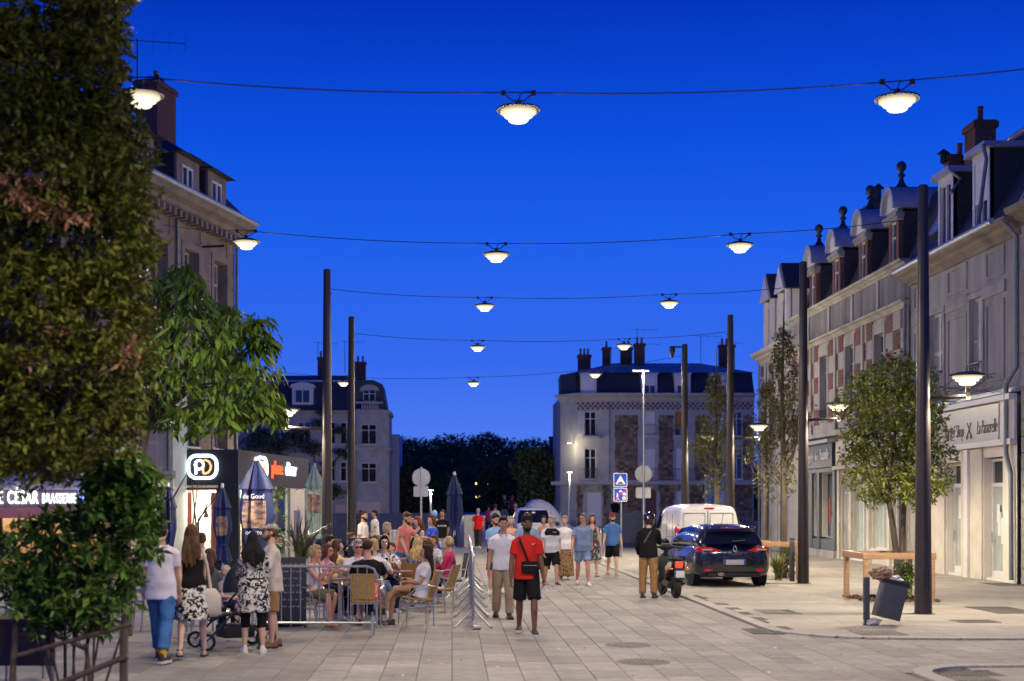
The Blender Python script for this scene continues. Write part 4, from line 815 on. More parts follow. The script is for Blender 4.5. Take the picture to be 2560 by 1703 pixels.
MB().box(XA - .1, XB + .1, -.75, -.002, Z_(1212), Z_(1203)).prism([(-.75, 1.6), (XA - .1, -.75), (XA - .1, -.002), (-.02, 1.5)], Z_(1212), Z_(1203), 'z').build('balcony_slab', M_r4, r4, smooth=False)
guardrail(r4, X_(1600), X_(1790), -.7, Z_(1203), Z_(1173), .14); guardrail(r4, X_(1446), X_(1492), -.7, Z_(1203), Z_(1173), .14)
for px in (1455, 1500, 1640, 1690, 1750, 1830): MB().prism([(-.6, 3.55), (-.002, 3.0), (-.002, 3.65), (-.6, 3.65)], X_(px) - .15, X_(px) + .15, 'x').build('corbel', M_r4, r4, smooth=False)
prof = [(0, Z_(1004)), (-.15, Z_(1002)), (-.2, Z_(995)), (-.55, Z_(990)), (-.6, Z_(984)), (0, Z_(984))][::-1]
MB().prism(prof, XA - .05, XB, 'x').build('cornice', M_r4, r4); MB().loft([[(0 + a * .8, 1.6 + a * .3, z) for a, z in prof], [(XA - .05, a, z) for a, z in prof]]).build('cornice', M_r4, r4)
fm_ = {}
for i in range(70):      # brick frieze: alternate small bricks under the cornice
    for r in range(3):
        if (i + r) % 2 == 0:
            q = XA + .15 + i * .195
            if q < XB - .1: 
                if 'b' not in fm_: fm_['b'] = MB().box(-.085, .085, -.05, -.002, 0, .17).mesh('brick', M_brick, smooth=False)
                o = link(bpy.data.objects.new('brick', fm_['b']), r4); o.location = (q, 0, Z_(1024) + r * .19)
def rubble(parent, xa, xb, za, zb, y=-.002, sz=.3):
    mb = MB(); nx, nz = max(2, int((xb - xa) / sz)), max(2, int((zb - za) / (sz * .8)))
    P = {}
    for i in range(nx + 1):
        for j in range(nz + 1):
            jx = 0 if i in (0, nx) else rnd.uniform(-.32, .32); jz = 0 if j in (0, nz) else rnd.uniform(-.32, .32)
            P[i, j] = (xa + (xb - xa) * (i + jx) / nx + (rnd.uniform(-.05, .12) * (1 if i == nx else -1) if i in (0, nx) else 0), za + (zb - za) * (j + jz) / nz)
    for i in range(nx):
        for j in range(nz):
            q = [P[i, j], P[i + 1, j], P[i + 1, j + 1], P[i, j + 1]]; c = (sum(a for a, _ in q) / 4, sum(b for _, b in q) / 4); h = rnd.uniform(.03, .08)
            r0 = [(c[0] + (a - c[0]) * .93, y, c[1] + (b - c[1]) * .93) for a, b in q]; r1 = [(c[0] + (a - c[0]) * .74, y - h, c[1] + (b - c[1]) * .74) for a, b in q]
            mb.loft([r0, r1], cap0=False)
    bx('rubble_bed', mat('rubble_mortar', (.2, .17, .14), .95, .1), parent, xa, xb, y - .012, y, za, zb)
    o = mb.build('rubble_stones', M_rub, parent, smooth=False); o['kind'] = 'stuff'; return o
for pa, pb in ((1538, 1594), (1647, 1682), (1738, 1772), (1858, 1878)): rubble(r4, X_(pa), X_(pb), Z_(1200), Z_(1038))
for pa, pb in ((1443, 1456), (1508, 1524), (1548, 1604), (1650, 1684), (1725, 1785), (1820, 1880)): rubble(r4, X_(pa), X_(pb), .05, Z_(1214))
MB().prism([(-.15, Z_(984)), (.35, Z_(955)), (.75, Z_(930)), (9, Z_(930)), (9, Z_(984))], XA, XB, 'x').prism([(0, 1.7), (XA, .1), (XA, 5), (.1, 5)], Z_(984), Z_(932), 'z').build('mansard_roof', M_slate, r4, smooth=False)
MB().add([(.3, 2.2, Z_(930)), (XA, .4, Z_(930)), (XB + .1, .4, Z_(930)), (XB + .1, 9, Z_(930)), (.3, 9, Z_(930)), (X_(1545), 3.6, Z_(897)), (X_(1770), 3.6, Z_(897)), (X_(1770), 6, Z_(897)), (X_(1545), 6, Z_(897))], [(0, 1, 5), (1, 2, 6, 5), (2, 3, 7, 6), (3, 4, 8, 7), (4, 0, 5, 8), (5, 6, 7, 8)]).build('zinc_roof', M_zinc, r4, smooth=False)
for i in range(13):
    q = X_(1470) + i * .95
    if q < XB - .6: f_ = (q - XA) / (XB - XA); MB().tube([(q, .4, Z_(929.5)), (X_(1545) + (X_(1770) - X_(1545)) * f_, 3.6, Z_(896.5))], .035, 5).build('standing_seam', M_zinc, r4)
for i, px in enumerate((1471, 1623, 1706, 1796)):
    q = X_(px); d = MB().box(q - .62, q + .62, -.12, 1.0, Z_(988), Z_(936)).build('dormer', M_frame, r4, smooth=False); window(r4, q - .46, q + .46, Z_(985), Z_(940), -.2, .05, 2, 0, sill=False, name='dormer_window'); roller(r4, q - .44, q + .44, Z_(985), Z_(940), -.2, M_rollw, 1 if i == 0 else .55)
    MB().box(q - .7, q + .7, -.22, 1.0, Z_(936) + .002, Z_(932)).build('dormer_roof', M_zinc, d, smooth=False)
for px, n, z1, w_ in ((1470, 3, 14.0, 1.0), (1527, 1, 14.6, .6), (1578, 2, 14.6, .9), (1612, 2, 14.9, .8), (1836, 3, 14.8, 1.2)): chimney(r4, X_(px), 3.2, 12.2, z1, w_, .6, n, M_brickd)
for px, py, k in ((1528, 868, 'lowest on the left'), (1593, 822, 'tallest behind the fourth lamp'), (1598, 858, 'short one beside the tallest'), (1752, 838, 'left of the feathered tree'), (1805, 855, 'right of the feathered tree')):
    p = at(px, 900, YR4 + 4); antenna(p.x, p.y, 13.0, gZ(py, YR4 + 4) - 13.0, f'aerial on the far right block, {k}', R(5), 3, 1.7)
MB().tube([(XB - .1, -.1, Z_(990)), (XB - .1, -.1, .2)], .07, 8).build('drainpipe', M_pipe, r4); MB().tube([(X_(1523), -.08, Z_(1000)), (X_(1523), -.08, .2)], .05, 8).build('drainpipe', M_pipe, r4)
for q in (ops[0][0] - .05, ): MB().box(q - .2, q + 1.2, -.35, -.002, up[0] - .25, up[0] - .05).build('balcony_slab', M_r4, r4, smooth=False)
# lane house behind, chimney against the trees
r5 = thing('lane_house', 'narrow house with sloping roof and chimney squeezed left of the far right block', 'house', (gX(1368, 128), 128, 0), 0)
MB().box(0, 3.2, 0, 8, 0, 5.4).build('wall', M_l2, r5, smooth=False); MB().prism([(-.3, 5.2), (3.4, 7.6), (3.4, 5.2)], -.2, 8, 'y').build('roof', M_slate, r5, smooth=False); chimney(r5, .75, 2, 5.2, 8.2, .8, .6, 1); 
for i in range(4): bx('wall_strip', M_zinc, r5, 1.2 + i * .45, 1.3 + i * .45, -.06, -.002, .4, 5.0)
p = at(1385, 1095, 130); antenna(p.x, p.y, 8.0, gZ(1074, 130) - 8.0, 'small aerial on the lane house chimney, against the wood', R(0), 2, 1.2)
# ------------------------------------------------------------------ footbridge approach, walls, rails
M_ramp = mat('ramp_concrete', (.30, .30, .31), .85, .12, 1.5)
rpm = MB().add([(-1.2, 59, .0), (7, 59, .0), (7, 98, 1.15), (-1.2, 98, 1.15), (-1.2, 59, -.2), (7, 59, -.2), (7, 98, -.2), (-1.2, 98, -.2), (-1.2, 150, 1.15), (7, 150, 1.15)], [(0, 1, 2, 3), (0, 3, 7, 4), (1, 5, 6, 2), (3, 2, 9, 8)]).build('footbridge_ramp', M_ramp, smooth=False); tag(rpm, kind='structure')
def ramp_z(Y): return max(0, min(1.15, (Y - 59) / 39 * 1.15))
M_wall = mat('blue_grey_wall', (.17, .19, .21), .8, .2, 1.2, .3, 12)
def lowwall(px0, px1, Y, z1, label, th=.3):
    t = MB().box(gX(px0, Y), gX(px1, Y), Y, Y + th, 0, z1).build('low_wall', M_wall, smooth=True, bevel=.03); tag(t, label, 'wall'); return t
lowwall(800, 1142, 76, 1.5, 'long low dark wall left of the footbridge')
lowwall(1528, 1612, 72, 1.55, 'low dark wall between the road signs and the white van')
lowwall(1850, 2010, 84, 1.0, 'low dark wall behind the parked cars at the right')
blk = MB().box(gX(1160, 62), gX(1200, 62), 62, 62.8, 0, 1.5).build('concrete_block', mat('pale_concrete', (.5, .49, .46), .85, .1), bevel=.03); tag(blk, 'pale concrete block standing behind the far closed umbrella', 'concrete block')
def railing(px0, px1, Y, z0, z1, label, step=.13):
    t = thing('railing', label, 'railing', (gX(px0, Y), Y, 0)); L_ = gX(px1, Y) - gX(px0, Y)
    MB().box(0, L_, -.025, .025, z1 - .05, z1).build('top_rail', M_dark, t, smooth=False); MB().box(0, L_, -.02, .02, z0 + .1, z0 + .14).build('bottom_rail', M_dark, t, smooth=False)
    for i in range(int(L_ / step) + 1): bx('bar', M_dark, t, i * step - .008, i * step + .008, -.01, .01, z0, z1 - .05)
    return t
railing(815, 905, 58, 0, 1.45, 'dark vertical bar railing behind the left poles'); railing(1870, 1985, 66, 0, 1.75, 'blue-lit bar railing behind the dark blue car')
# ------------------------------------------------------------------ wooded hill
M_leafd = mat('far_foliage', (.06, .095, .03), .9, .4, .5, island=.5)
hill = MB(); hv = []
xs = np.linspace(-90, 120, 43)
for j, Yh in enumerate((165, 185, 215, 260, 330)): hv.append([(x_, Yh, (0, 3.5, 7.5, 9.5, 6)[j] + 1.2 * noise.noise((x_ * .05, j, 0)) - .1) for x_ in xs])
hill.loft(hv, closed=False); o = hill.build('wooded_hill', mat('forest_floor', (.02, .025, .012), .95, .3, .3)); tag(o, kind='structure')
def leaf_cloud(mb_v, mb_f, c, r, n, size, rs, shell=.55, zsq=1.0, droop=0.0):
    """adds n folded leaves spread through an ellipsoid (numpy arrays gathered in lists)"""
    d = rs.normal(size=(n, 3)); d /= np.linalg.norm(d, axis=1)[:, None]; rad = (shell + (1 - shell) * rs.random(n)) ; rad = np.where(rs.random(n) < .3, rs.random(n) ** .5, rad)
    P = np.array(c)[None] + d * rad[:, None] * np.array(r)[None]
    leaves_at(mb_v, mb_f, P, size, rs, droop)
def leaves_at(mb_v, mb_f, P, size, rs, droop=0.0, asp=.42):
    n = len(P); a = rs.normal(size=(n, 3)); a[:, 2] -= droop; a /= np.linalg.norm(a, axis=1)[:, None]; u = rs.normal(size=(n, 3)); b = np.cross(a, u); b /= np.linalg.norm(b, axis=1)[:, None]; nn = np.cross(a, b)
    L = (size * (.65 + .7 * rs.random(n)))[:, None]; base = sum(len(v) for v in mb_v)
    v0 = P - a * L * .5; v1 = P + b * L * asp * .5 + nn * L * .08; v2 = P + a * L * .5; v3 = P - b * L * asp * .5 + nn * L * .08; 
    mb_v.append(np.stack([v0, v1, v2, v3], 1).reshape(-1, 3)); i = base + 4 * np.arange(n)[:, None]
    mb_f.append(np.concatenate([np.concatenate([i, i + 1, i + 2], 1), np.concatenate([i, i + 2, i + 3], 1)], 1).reshape(-1, 3))
def cloud_obj(name, V, Fc, m, parent=None):
    v = np.concatenate(V); f = np.concatenate(Fc); me = bpy.data.meshes.new(name)
    me.vertices.add(len(v)); me.vertices.foreach_set('co', v.astype(np.float32).ravel()); me.loops.add(f.size); me.loops.foreach_set('vertex_index', f.astype(np.int32).ravel())
    me.polygons.add(len(f)); me.polygons.foreach_set('loop_start', np.arange(0, f.size, 3, dtype=np.int32)); me.update(calc_edges=True); me.materials.append(m); me.validate()
    return link(bpy.data.objects.new(name, me), parent)
rs = np.random.RandomState(5)
V, Fc = [], []
sil = [(890, 1100), (985, 1092), (1010, 1100), (1060, 1098), (1105, 1105), (1150, 1090), (1200, 1084), (1230, 1096), (1280, 1104), (1320, 1100), (1360, 1108), (1420, 1106), (1500, 1110), (700, 1105), (800, 1100), (1700, 1115), (1950, 1110)]
for px, py in sil:
    for Yh, dy in ((225, 0), (205, 22), (188, 50), (176, 85), (168, 125)):
        for k in range(2):
            x_ = gX(px + rs.uniform(-35, 35), Yh); z_ = gZ(py + dy, Yh); r_ = rs.uniform(1.6, 2.6)
            leaf_cloud(V, Fc, (x_, Yh + rs.uniform(-5, 5), z_ - r_ * .8), (r_ * 1.5, r_ * 1.3, r_), 420, .55, rs, .6)
o = cloud_obj('distant_wood', V, Fc, M_leafd); tag(o, kind='stuff')
M_bark = mat('bark', (.09, .07, .05), .9, .35, 9, .6, 40, stretch=(1, 1, .25))
def far_tree(px, py_top, Y, w_, label, grp=None):
    x_ = gX(px, Y); zt = gZ(py_top, Y); t = thing('dark_tree', label, 'tree', (x_, Y, 0), 0, grp); V, Fc = [], []
    for k in range(9):
        zz = zt * (.3 + .62 * k / 8); rr = w_ * (.55 + .4 * math.sin(math.pi * (k + 1) / 10)); leaf_cloud(V, Fc, (rs.uniform(-.3, .3) * rr, rs.uniform(-.3, .3) * rr, zz), (rr, rr, zt * .12), 380, .45, rs, .5)
    cloud_obj('crown', V, Fc, M_leafd, t); MB().tube([(0, 0, 0), (.05, 0, zt * .4), (0, 0, zt * .8)], [.25, .18, .05], 8).build('trunk', M_bark, t)
far_tree(1335, 1125, 120, 2.3, 'large dark tree left of the lane house'); far_tree(1372, 1150, 122, 1.3, 'dark tree with ragged edge touching the lane house'); far_tree(1245, 1165, 140, 2.2, 'low dark tree behind the walkers on the bridge'); far_tree(1010, 1170, 135, 2.4, 'dark tree behind the left road sign'); far_tree(1100, 1185, 150, 2.6, 'dark tree in the middle of the gap')
# climbers on the far left block
V, Fc = [], []
for px, py, r_ in ((740, 1090, 1.0), (700, 1115, 1.2), (780, 1120, .9), (640, 1110, 1.1), (800, 1060, .6), (812, 1030, .5), (850, 1075, .45), (835, 1230, .9), (820, 1160, .5), (795, 1190, .45), (850, 1130, .4), (870, 1140, .4), (660, 1085, .8), (880, 1110, .3)): leaf_cloud(V, Fc, at(px, py, YL2 - .5), (r_ * 1.3, .35, r_ * .8), int(260 * r_), .3, rs, .2)
cl = thing('climbing_plant', 'creeper spreading over the facade of the far left block', 'climbing plant', (gX(790, YL2), YL2 - .4, 0)); o = cloud_obj('foliage', V, Fc, mat('creeper_leaf', (.045, .075, .03), .8, .3, 2, island=.4)); o.parent = cl; o.matrix_parent_inverse = Matrix.Translation(-cl.location)
mb = MB()
for pts in ([(790, 1290), (800, 1200), (780, 1120), (700, 1110)], [(800, 1200), (820, 1100), (810, 1030)], [(800, 1200), (850, 1140), (875, 1110)]): mb.tube([at(a, b, YL2 - .25) - cl.location for a, b in pts], .05, 5)
mb.build('stem', M_bark, cl)
# ------------------------------------------------------------------ trees and plants
M_lf_dark = mat('leaf_olive', (.17, .18, .026), .55, .35, 1.6, island=.55, col2=(.10, .115, .016), spec=.2)
M_lf_shrub = mat('leaf_laurel', (.12, .22, .035), .4, .3, 2, island=.5, spec=.2)
M_lf_nut = mat('leaf_walnut', (.15, .24, .03), .5, .25, 3, objvar=.35, spec=.2)
M_lf_nut2 = mat('leaf_walnut_mass', (.14, .23, .03), .5, .25, 3, island=.4, spec=.2)
M_lf_mag = mat('leaf_evergreen', (.17, .20, .04), .38, .3, 2.5, island=.5, spec=.2)
M_lf_col = mat('leaf_hornbeam', (.11, .145, .03), .55, .3, 2, island=.5, col2=(.115, .10, .03), spec=.2)
M_lf_brown = mat('leaf_withered', (.30, .16, .085), .8, .3, 4, island=.4, spec=.2)
def limbs(mb, base, ends, r0, r1=.015, rs_=rs):
    for e in ends:
        b = Vector(base); e = Vector(e); m1 = b.lerp(e, .4) + Vector(rs_.uniform(-.12, .12, 3)) * (e - b).length * .5
        mb.tube([b, m1, e], [r0, (r0 + r1) / 2, r1], 6)
def shaped_leaves(V, Fc, P, A, N, L, asp=.4, curl=.15):
    """leaves with a bent blade: P base points, A direction, N upward side, L lengths (6-vertex blade)"""
    B = np.cross(A, N); B /= np.linalg.norm(B, axis=1)[:, None] + 1e-9; N2 = np.cross(B, A); L = L[:, None]; b = sum(len(v) for v in V)
    v = [P, P + A * L * .45 + B * L * asp * .5, P + A * L * .4 + N2 * L * -.06, P + A * L * .45 - B * L * asp * .5, P + A * L - N2 * L * curl]
    V.append(np.stack(v, 1).reshape(-1, 3)); i = b + 5 * np.arange(len(P))[:, None]
    Fc.append(np.concatenate([np.concatenate([i, i + a, i + c], 1) for a, c in ((1, 2), (2, 3))] + [np.concatenate([i + 1, i + 4, i + 2], 1), np.concatenate([i + 2, i + 4, i + 3], 1)], 1).reshape(-1, 3))
def rdir(n): d = rs.normal(size=(n, 3)); return d / np.linalg.norm(d, axis=1)[:, None]
def tufts(V, Fc, C, k, L, droop=.0, spread=.25, up=(0, 0, 1)):
    """k leaves fanning out of each tuft centre"""
    n = len(C); P = np.repeat(C, k, 0) + rs.normal(size=(n * k, 3)) * spread * L * .5; A = rdir(n * k); A[:, 2] = A[:, 2] * .7 - droop; A /= np.linalg.norm(A, axis=1)[:, None]
    N = np.tile(np.array(up, float), (n * k, 1)) + rs.normal(size=(n * k, 3)) * .4; shaped_leaves(V, Fc, P, A, N, L * (.6 + .8 * rs.random(n * k)))
def ell_pts(c, r, n, shell=.5):
    d = rdir(n); q = shell + (1 - shell) * rs.random(n) ** .7; q = np.where(rs.random(n) < .25, rs.random(n) ** .5, q); return np.array(c)[None] + d * q[:, None] * np.array(r)[None]
def finish(t, V, Fc, m, name='crown'):
    return cloud_obj(name, V, Fc, m, t)
# big dark tree at the left edge (outline follows the photo at its own distance)
YT = 12.5; t = thing('olive_tree', 'big dark tree with small olive leaves and withered brown sprays filling the left edge', 'tree', (gX(120, YT), YT, 0))
V, Fc = [], []; o_ = np.array(t.location)
prof = [(1135, -60, 215), (1060, -80, 350), (960, -80, 372), (860, -90, 385), (760, -90, 388), (660, -90, 385), (560, -90, 380), (470, -90, 378), (380, -100, 372), (300, -100, 350), (220, -110, 322), (140, -120, 315), (60, -130, 318), (-40, -120, 320), (-160, -90, 290), (-280, 0, 220)]
for py, pa, pb in prof:
    for k in range(44):
        px = pa + (pb - pa) * (k + rs.random()) / 44; Y_ = YT + rs.uniform(-.75, .75); e = .5 + .5 * rs.random()
        hx = abs((px - (pa + pb) / 2) / ((pb - pa) / 2)); c = np.array(at(px - (18 if hx > .8 else 0), py + rs.uniform(-48, 48), Y_)) - o_
        tufts(V, Fc, ell_pts(c, (.20, .22, .18), 13, .2), 9, .078, -.05)
finish(t, V, Fc, M_lf_dark)
V, Fc = [], []
for px, py, n in ((30, 480, 40), (70, 500, 36), (110, 455, 30), (150, 520, 34), (190, 550, 28), (100, 540, 30), (210, 545, 18), (140, 830, 16), (330, 860, 16), (300, 905, 12), (325, 900, 14), (40, 900, 12), (20, 440, 20)):
    c = np.array(at(px, py, YT - .78)) - o_; tufts(V, Fc, ell_pts(c, (.12, .06, .05), n // 3, .2), 6, .075, .1)
finish(t, V, Fc, M_lf_brown, 'withered_sprays')
mb = MB().tube([(-.95, .25, -.06), (-.85, .2, 1.5), (-.3, 0, 3.2), (.1, 0, 5.2)], [.16, .13, .1, .04], 10)
limbs(mb, (0, 0, 2.2), [(.7, 0, 3.2), (-.6, .2, 3.6), (.6, .3, 4.6), (-.5, -.2, 5), (.4, 0, 5.8), (.75, .1, 2.6)], .05); mb.build('trunk', M_bark, t)
# laurel shrub under it with a wooden cross of stakes
YS = 13.4; t = thing('laurel_shrub', 'leafy green laurel shrub with bare lower stems in front of the brasserie', 'shrub', (gX(190, YS), YS, 0)); o_ = np.array(t.location); V, Fc = [], []
prof = [(1150, 235, 350), (1190, 235, 385), (1230, 225, 405), (1270, 215, 395), (1310, 100, 400), (1350, 10, 400), (1390, 0, 395), (1430, 0, 360), (1470, 20, 350), (1500, 40, 330), (1530, 60, 300), (1560, 90, 280)]
for py, pa, pb in prof:
    for k in range(24):
        px = pa + (pb - pa) * (k + rs.random()) / 24; c = np.array(at(px - 8, py + rs.uniform(-22, 22), YS + rs.uniform(-.45, .45))) - o_
        tufts(V, Fc, ell_pts(c, (.08, .12, .08), 5 if py < 1500 else 3, .2), 7, .115, .0)
finish(t, V, Fc, M_lf_shrub)
mb = MB()
for k in range(9):
    a = at(60 + k * 32, 1600, YS) - t.location; b = at(30 + k * 42, 1340 - 60 * (k % 3), YS + rs.uniform(-.3, .3)) - t.location; a.z = -.06; limbs(mb, a.lerp(Vector((0, 0, 0)), .6), [b], .016, .005)
mb.build('stem', M_bark, t)
M_stake = mat('old_wood', (.13, .09, .065), .8, .3, 12, .4, 40, stretch=(1, 1, .2))
t = thing('stake_frame', 'weathered wooden stakes and cross bars holding the shrub at the bottom left', 'tree guard', (gX(190, 13.2), 13.2, 0)); o_ = t.location
def seg(a, b, r, name='stake'): MB().tube([at(*a) - o_, at(*b) - o_], r, 8).build(name, M_stake, t)
seg((310, 1575, 13.1), (308, 1850, 13.1), .04); seg((215, 1610, 13.3), (240, 1850, 13.3), .022); seg((40, 1560, 13.3), (20, 1850, 13.3), .03)
seg((40, 1640, 13.2), (330, 1560, 13.05), .022, 'cross_bar'); seg((120, 1720, 13.1), (320, 1640, 13.05), .028, 'cross_bar'); seg((100, 1570, 13.3), (220, 1625, 13.3), .022, 'cross_bar')
# walnut-like tree with long drooping leaves (the 290 that show best are parts, the rest one mass)
YW = 21.0; t = thing('walnut_tree', 'bright green tree with long drooping leaves, lit from below, left of the poles', 'tree', (gX(385, YW), YW, 0)); o_ = np.array(t.location)
def leaf_mesh():
    mb = MB(); n = 5; row = []
    for i in range(n + 1):
        f = i / n; w_ = .15 * math.sin(math.pi * min(1, f * .96 + .04)) ** .8 + .002; z = -.30 * f * f; row.append([(-w_, f, z - .05 * w_ / .17), (0, f, z + .012), (w_, f, z - .05 * w_ / .17)])
    mb.loft(row, closed=False); return mb.mesh('leaf', M_lf_nut)
lm = leaf_mesh(); cnt = 0; V, Fc = [], []
spray = [(450, 700, 36), (400, 730, 30), (480, 740, 44), (420, 780, 60), (500, 790, 55), (380, 830, 60), (460, 840, 70), (560, 800, 40), (600, 840, 55), (540, 860, 60), (640, 830, 40), (655, 870, 40), (620, 900, 65), (560, 920, 70), (480, 910, 80), (400, 900, 70), (350, 960, 70), (430, 980, 85), (510, 990, 85), (580, 980, 75), (650, 960, 70), (665, 1015, 50), (640, 1030, 60), (560, 1050, 70), (480, 1060, 70), (400, 1050, 60), (350, 1030, 50), (690, 1055, 30), (600, 1060, 40)]
branch = MB(); hub = np.array((-.1, 0, 3.1)); branch.tube([(-.4, 0, -.02), (-.42, 0, 1.6), tuple(hub)], [.085, .075, .06], 8)
for px, py, rad in spray:
    c = np.array(at(px, py, YW + rs.uniform(-.9, .9))) - o_; c[2] += .12; rr = rad * YW / F
    m1 = hub + (c - hub) * .5 + rs.uniform(-.1, .1, 3); m1[2] += .15; branch.tube([tuple(hub), tuple(m1), tuple(c)], [.028, .016, .006], 6)
    for k in range(11 if rad > 45 else 8):
        d = rdir(1)[0]; d[2] *= .5; p = c + d * rr * (.35 + .65 * rs.random()); yaw = math.atan2(d[1], d[0]) - math.pi / 2 + rs.uniform(-.6, .6); ln = rs.uniform(.17, .31)
        if cnt < 290:
            o = link(bpy.data.objects.new('leaf', lm), t); o.location = p; o.rotation_euler = (R(rs.uniform(-50, -5)), R(rs.uniform(-35, 35)), yaw); o.scale = (ln, ln, ln); cnt += 1
    n = 105; P = ell_pts(c, (rr * 1.05, rr * 1.0, rr * .8), n, .2); A = rdir(n); A[:, 2] = -.25 - .7 * rs.random(n); A /= np.linalg.norm(A, axis=1)[:, None]
    shaped_leaves(V, Fc, P, A, np.tile([0, 0, 1.], (n, 1)) + rs.normal(size=(n, 3)) * .3, rs.uniform(.11, .25, n), .34, .3)
o = finish(t, V, Fc, M_lf_nut2, 'leaf_mass'); o['kind'] = 'stuff'; branch.build('trunk', M_bark, t)
# small evergreen tree between the right poles
YM = 29.0; t = thing('evergreen_tree', 'round-crowned small evergreen on two stems in a wooden guard, right', 'tree', (gX(2240, YM), YM, 0)); o_ = np.array(t.location); V, Fc = [], []
for px, py, ra in ((2290, 940, 60), (2230, 950, 75), (2170, 960, 55), (2150, 1010, 70), (2220, 1010, 90), (2300, 1010, 70), (2330, 1050, 42), (2150, 1080, 60), (2220, 1080, 90), (2300, 1080, 80), (2140, 1140, 50), (2200, 1150, 90), (2280, 1150, 85), (2330, 1130, 40), (2160, 1200, 55), (2230, 1210, 75), (2300, 1210, 70), (2350, 1190, 40), (2180, 1240, 40), (2290, 1250, 40), (2340, 1240, 25), (2370, 1130, 25), (2240, 905, 45), (2355, 1215, 25)):
    c = np.array(at(px, py, YM + rs.uniform(-.7, .7))) - o_; rr = ra * YM / F
    tufts(V, Fc, ell_pts(c, (rr, rr * .9, rr * .8), int(125 * (ra / 60) ** 2), .35), 5, .10, .1)
finish(t, V, Fc, M_lf_mag)
mb = MB(); q = lambda px, py, dy=0: at(px, py, YM + dy) - t.location
mb.tube([q(2240, 1499), q(2243, 1400), q(2230, 1300), q(2222, 1250), q(2215, 1150)], [.075, .07, .06, .055, .03], 8); mb.tube([q(2252, 1499), q(2255, 1390), q(2258, 1300), q(2262, 1235), q(2285, 1120)], [.06, .055, .05, .045, .02], 8)
limbs(mb, q(2222, 1250), [q(2160, 1180), q(2190, 1080, .3), q(2240, 1060, -.3), q(2250, 960)], .04); limbs(mb, q(2262, 1235), [q(2320, 1170), q(2340, 1060, .3), q(2290, 1000), q(2220, 1180, -.4)], .035)
mb.build('trunk', M_bark, t)
M_timber = mat('pine_timber', (.40, .24, .12), .6, .2, 5, .2, 30, stretch=(1, 6, 6))
M_mulch = mat('bark_mulch', (.14, .075, .035), .95, .4, 14, .6, 40, island=.5)
def guard(px0, px1, py_b, ztop, label, Y0=None, dep=1.5, mulch=True):
    Y = Y0 or gY(py_b); x0, x1 = gX(px0, Y), gX(px1, Y); t = thing('tree_guard', label, 'tree guard', ((x0 + x1) / 2, Y, 0)); a = (x1 - x0) / 2
    for sx, sy in ((-1, 0), (1, 0), (-1, 1), (1, 1)): MB().box(sx * a - .05, sx * a + .05, sy * dep - .05, sy * dep + .05, -.02, ztop - .13).build('post', M_timber, t, bevel=.008)
    MB().box(-a - .07, a + .07, -.06, .05, ztop - .128, ztop).build('rail', M_timber, t, bevel=.008); MB().box(-a - .07, a + .07, dep - .05, dep + .06, ztop - .128, ztop).build('rail', M_timber, t, bevel=.008)
    for s in (-1, 1): MB().box(s * a - .06, s * a + .05, .052, dep - .052, ztop - .13, ztop - .004).build('side_rail', M_timber, t, bevel=.008)
    if mulch:
        V, Fc = [], []; P = np.stack([rs.uniform(-a - .05, a + .15, 900), rs.uniform(-.1, dep + .1, 900), rs.uniform(.005, .05, 900)], 1); leaves_at(V, Fc, P, .08, rs, 0)
        o = cloud_obj('mulch', V, Fc, M_mulch, t); o['kind'] = 'stuff'
    return t
guard(2165, 2330, 1500, .98, 'square timber guard round the evergreen tree', 28.3, 1.4)
guard(1905, 1995, 1448, .98, 'timber guard rail beside the slender tree, behind the second pole', 36.8, 1.4, False)
def bush(name, label, px, pyb, pyt, w_, Y, m, n, L, cat='shrub', droop=0):
    t = thing(name, label, cat, (gX(px, Y), Y, 0)); h = gZ(pyt, Y); V, Fc = [], []
    for k in range(n): c = (rs.uniform(-w_, w_) * .6, rs.uniform(-w_, w_) * .5, h * (.12 + .8 * rs.random())); tufts(V, Fc, ell_pts(c, (w_ * .45, w_ * .45, h * .16), 10, .3), 7, L, droop)
    finish(t, V, Fc, m, 'foliage'); mb = MB()
    for k in range(5): mb.tube([(0, 0, 0), (rs.uniform(-.5, .5) * w_, rs.uniform(-.3, .3) * w_, h * .8)], [.012, .004], 5)
    mb.build('stem', M_bark, t); return t
bush('box_shrub', 'small dense shrub at the foot of the evergreen tree', 2262, 1513, 1405, .26, 28.6, M_lf_shrub, 22, .06)
bush('box_shrub', 'dark low shrub at the foot of the slender tree', 1972, 1440, 1368, .3, 37.6, M_lf_dark, 14, .07)
def grass_clump(label, px, Y, h, n=130, spread=.5, m=None, name='grass_clump', wid=.012):
    t = thing(name, label, 'ornamental grass', (gX(px, Y), Y, 0)); m = m or mat('grass_blade', (.16, .19, .05), .6, .25, 5, objvar=.3); 
    for k in range(n):
        a = rs.uniform(0, 2 * math.pi); l = h * rs.uniform(.7, 1.25); out = spread * rs.uniform(.3, 1.1); p = [Vector((math.cos(a) * out * f * f + rs.uniform(-.08, .08), math.sin(a) * out * f * f + rs.uniform(-.08, .08), l * (f - .45 * f * f * f * out))) for f in (0, .35, .7, 1)]
        s_ = Vector((-math.sin(a), math.cos(a), 0)) * wid; mb = MB(); mb.loft([[q - s_ * w2, q, q + s_ * w2] for q, w2 in zip(p, (1, 1, .7, .1))], closed=False); mb.build('blade', m, t)
    return t
grass_clump('bright clump of long grass between the dark blue car and the bollards', 1945, 36.6, .75, 120, .55)
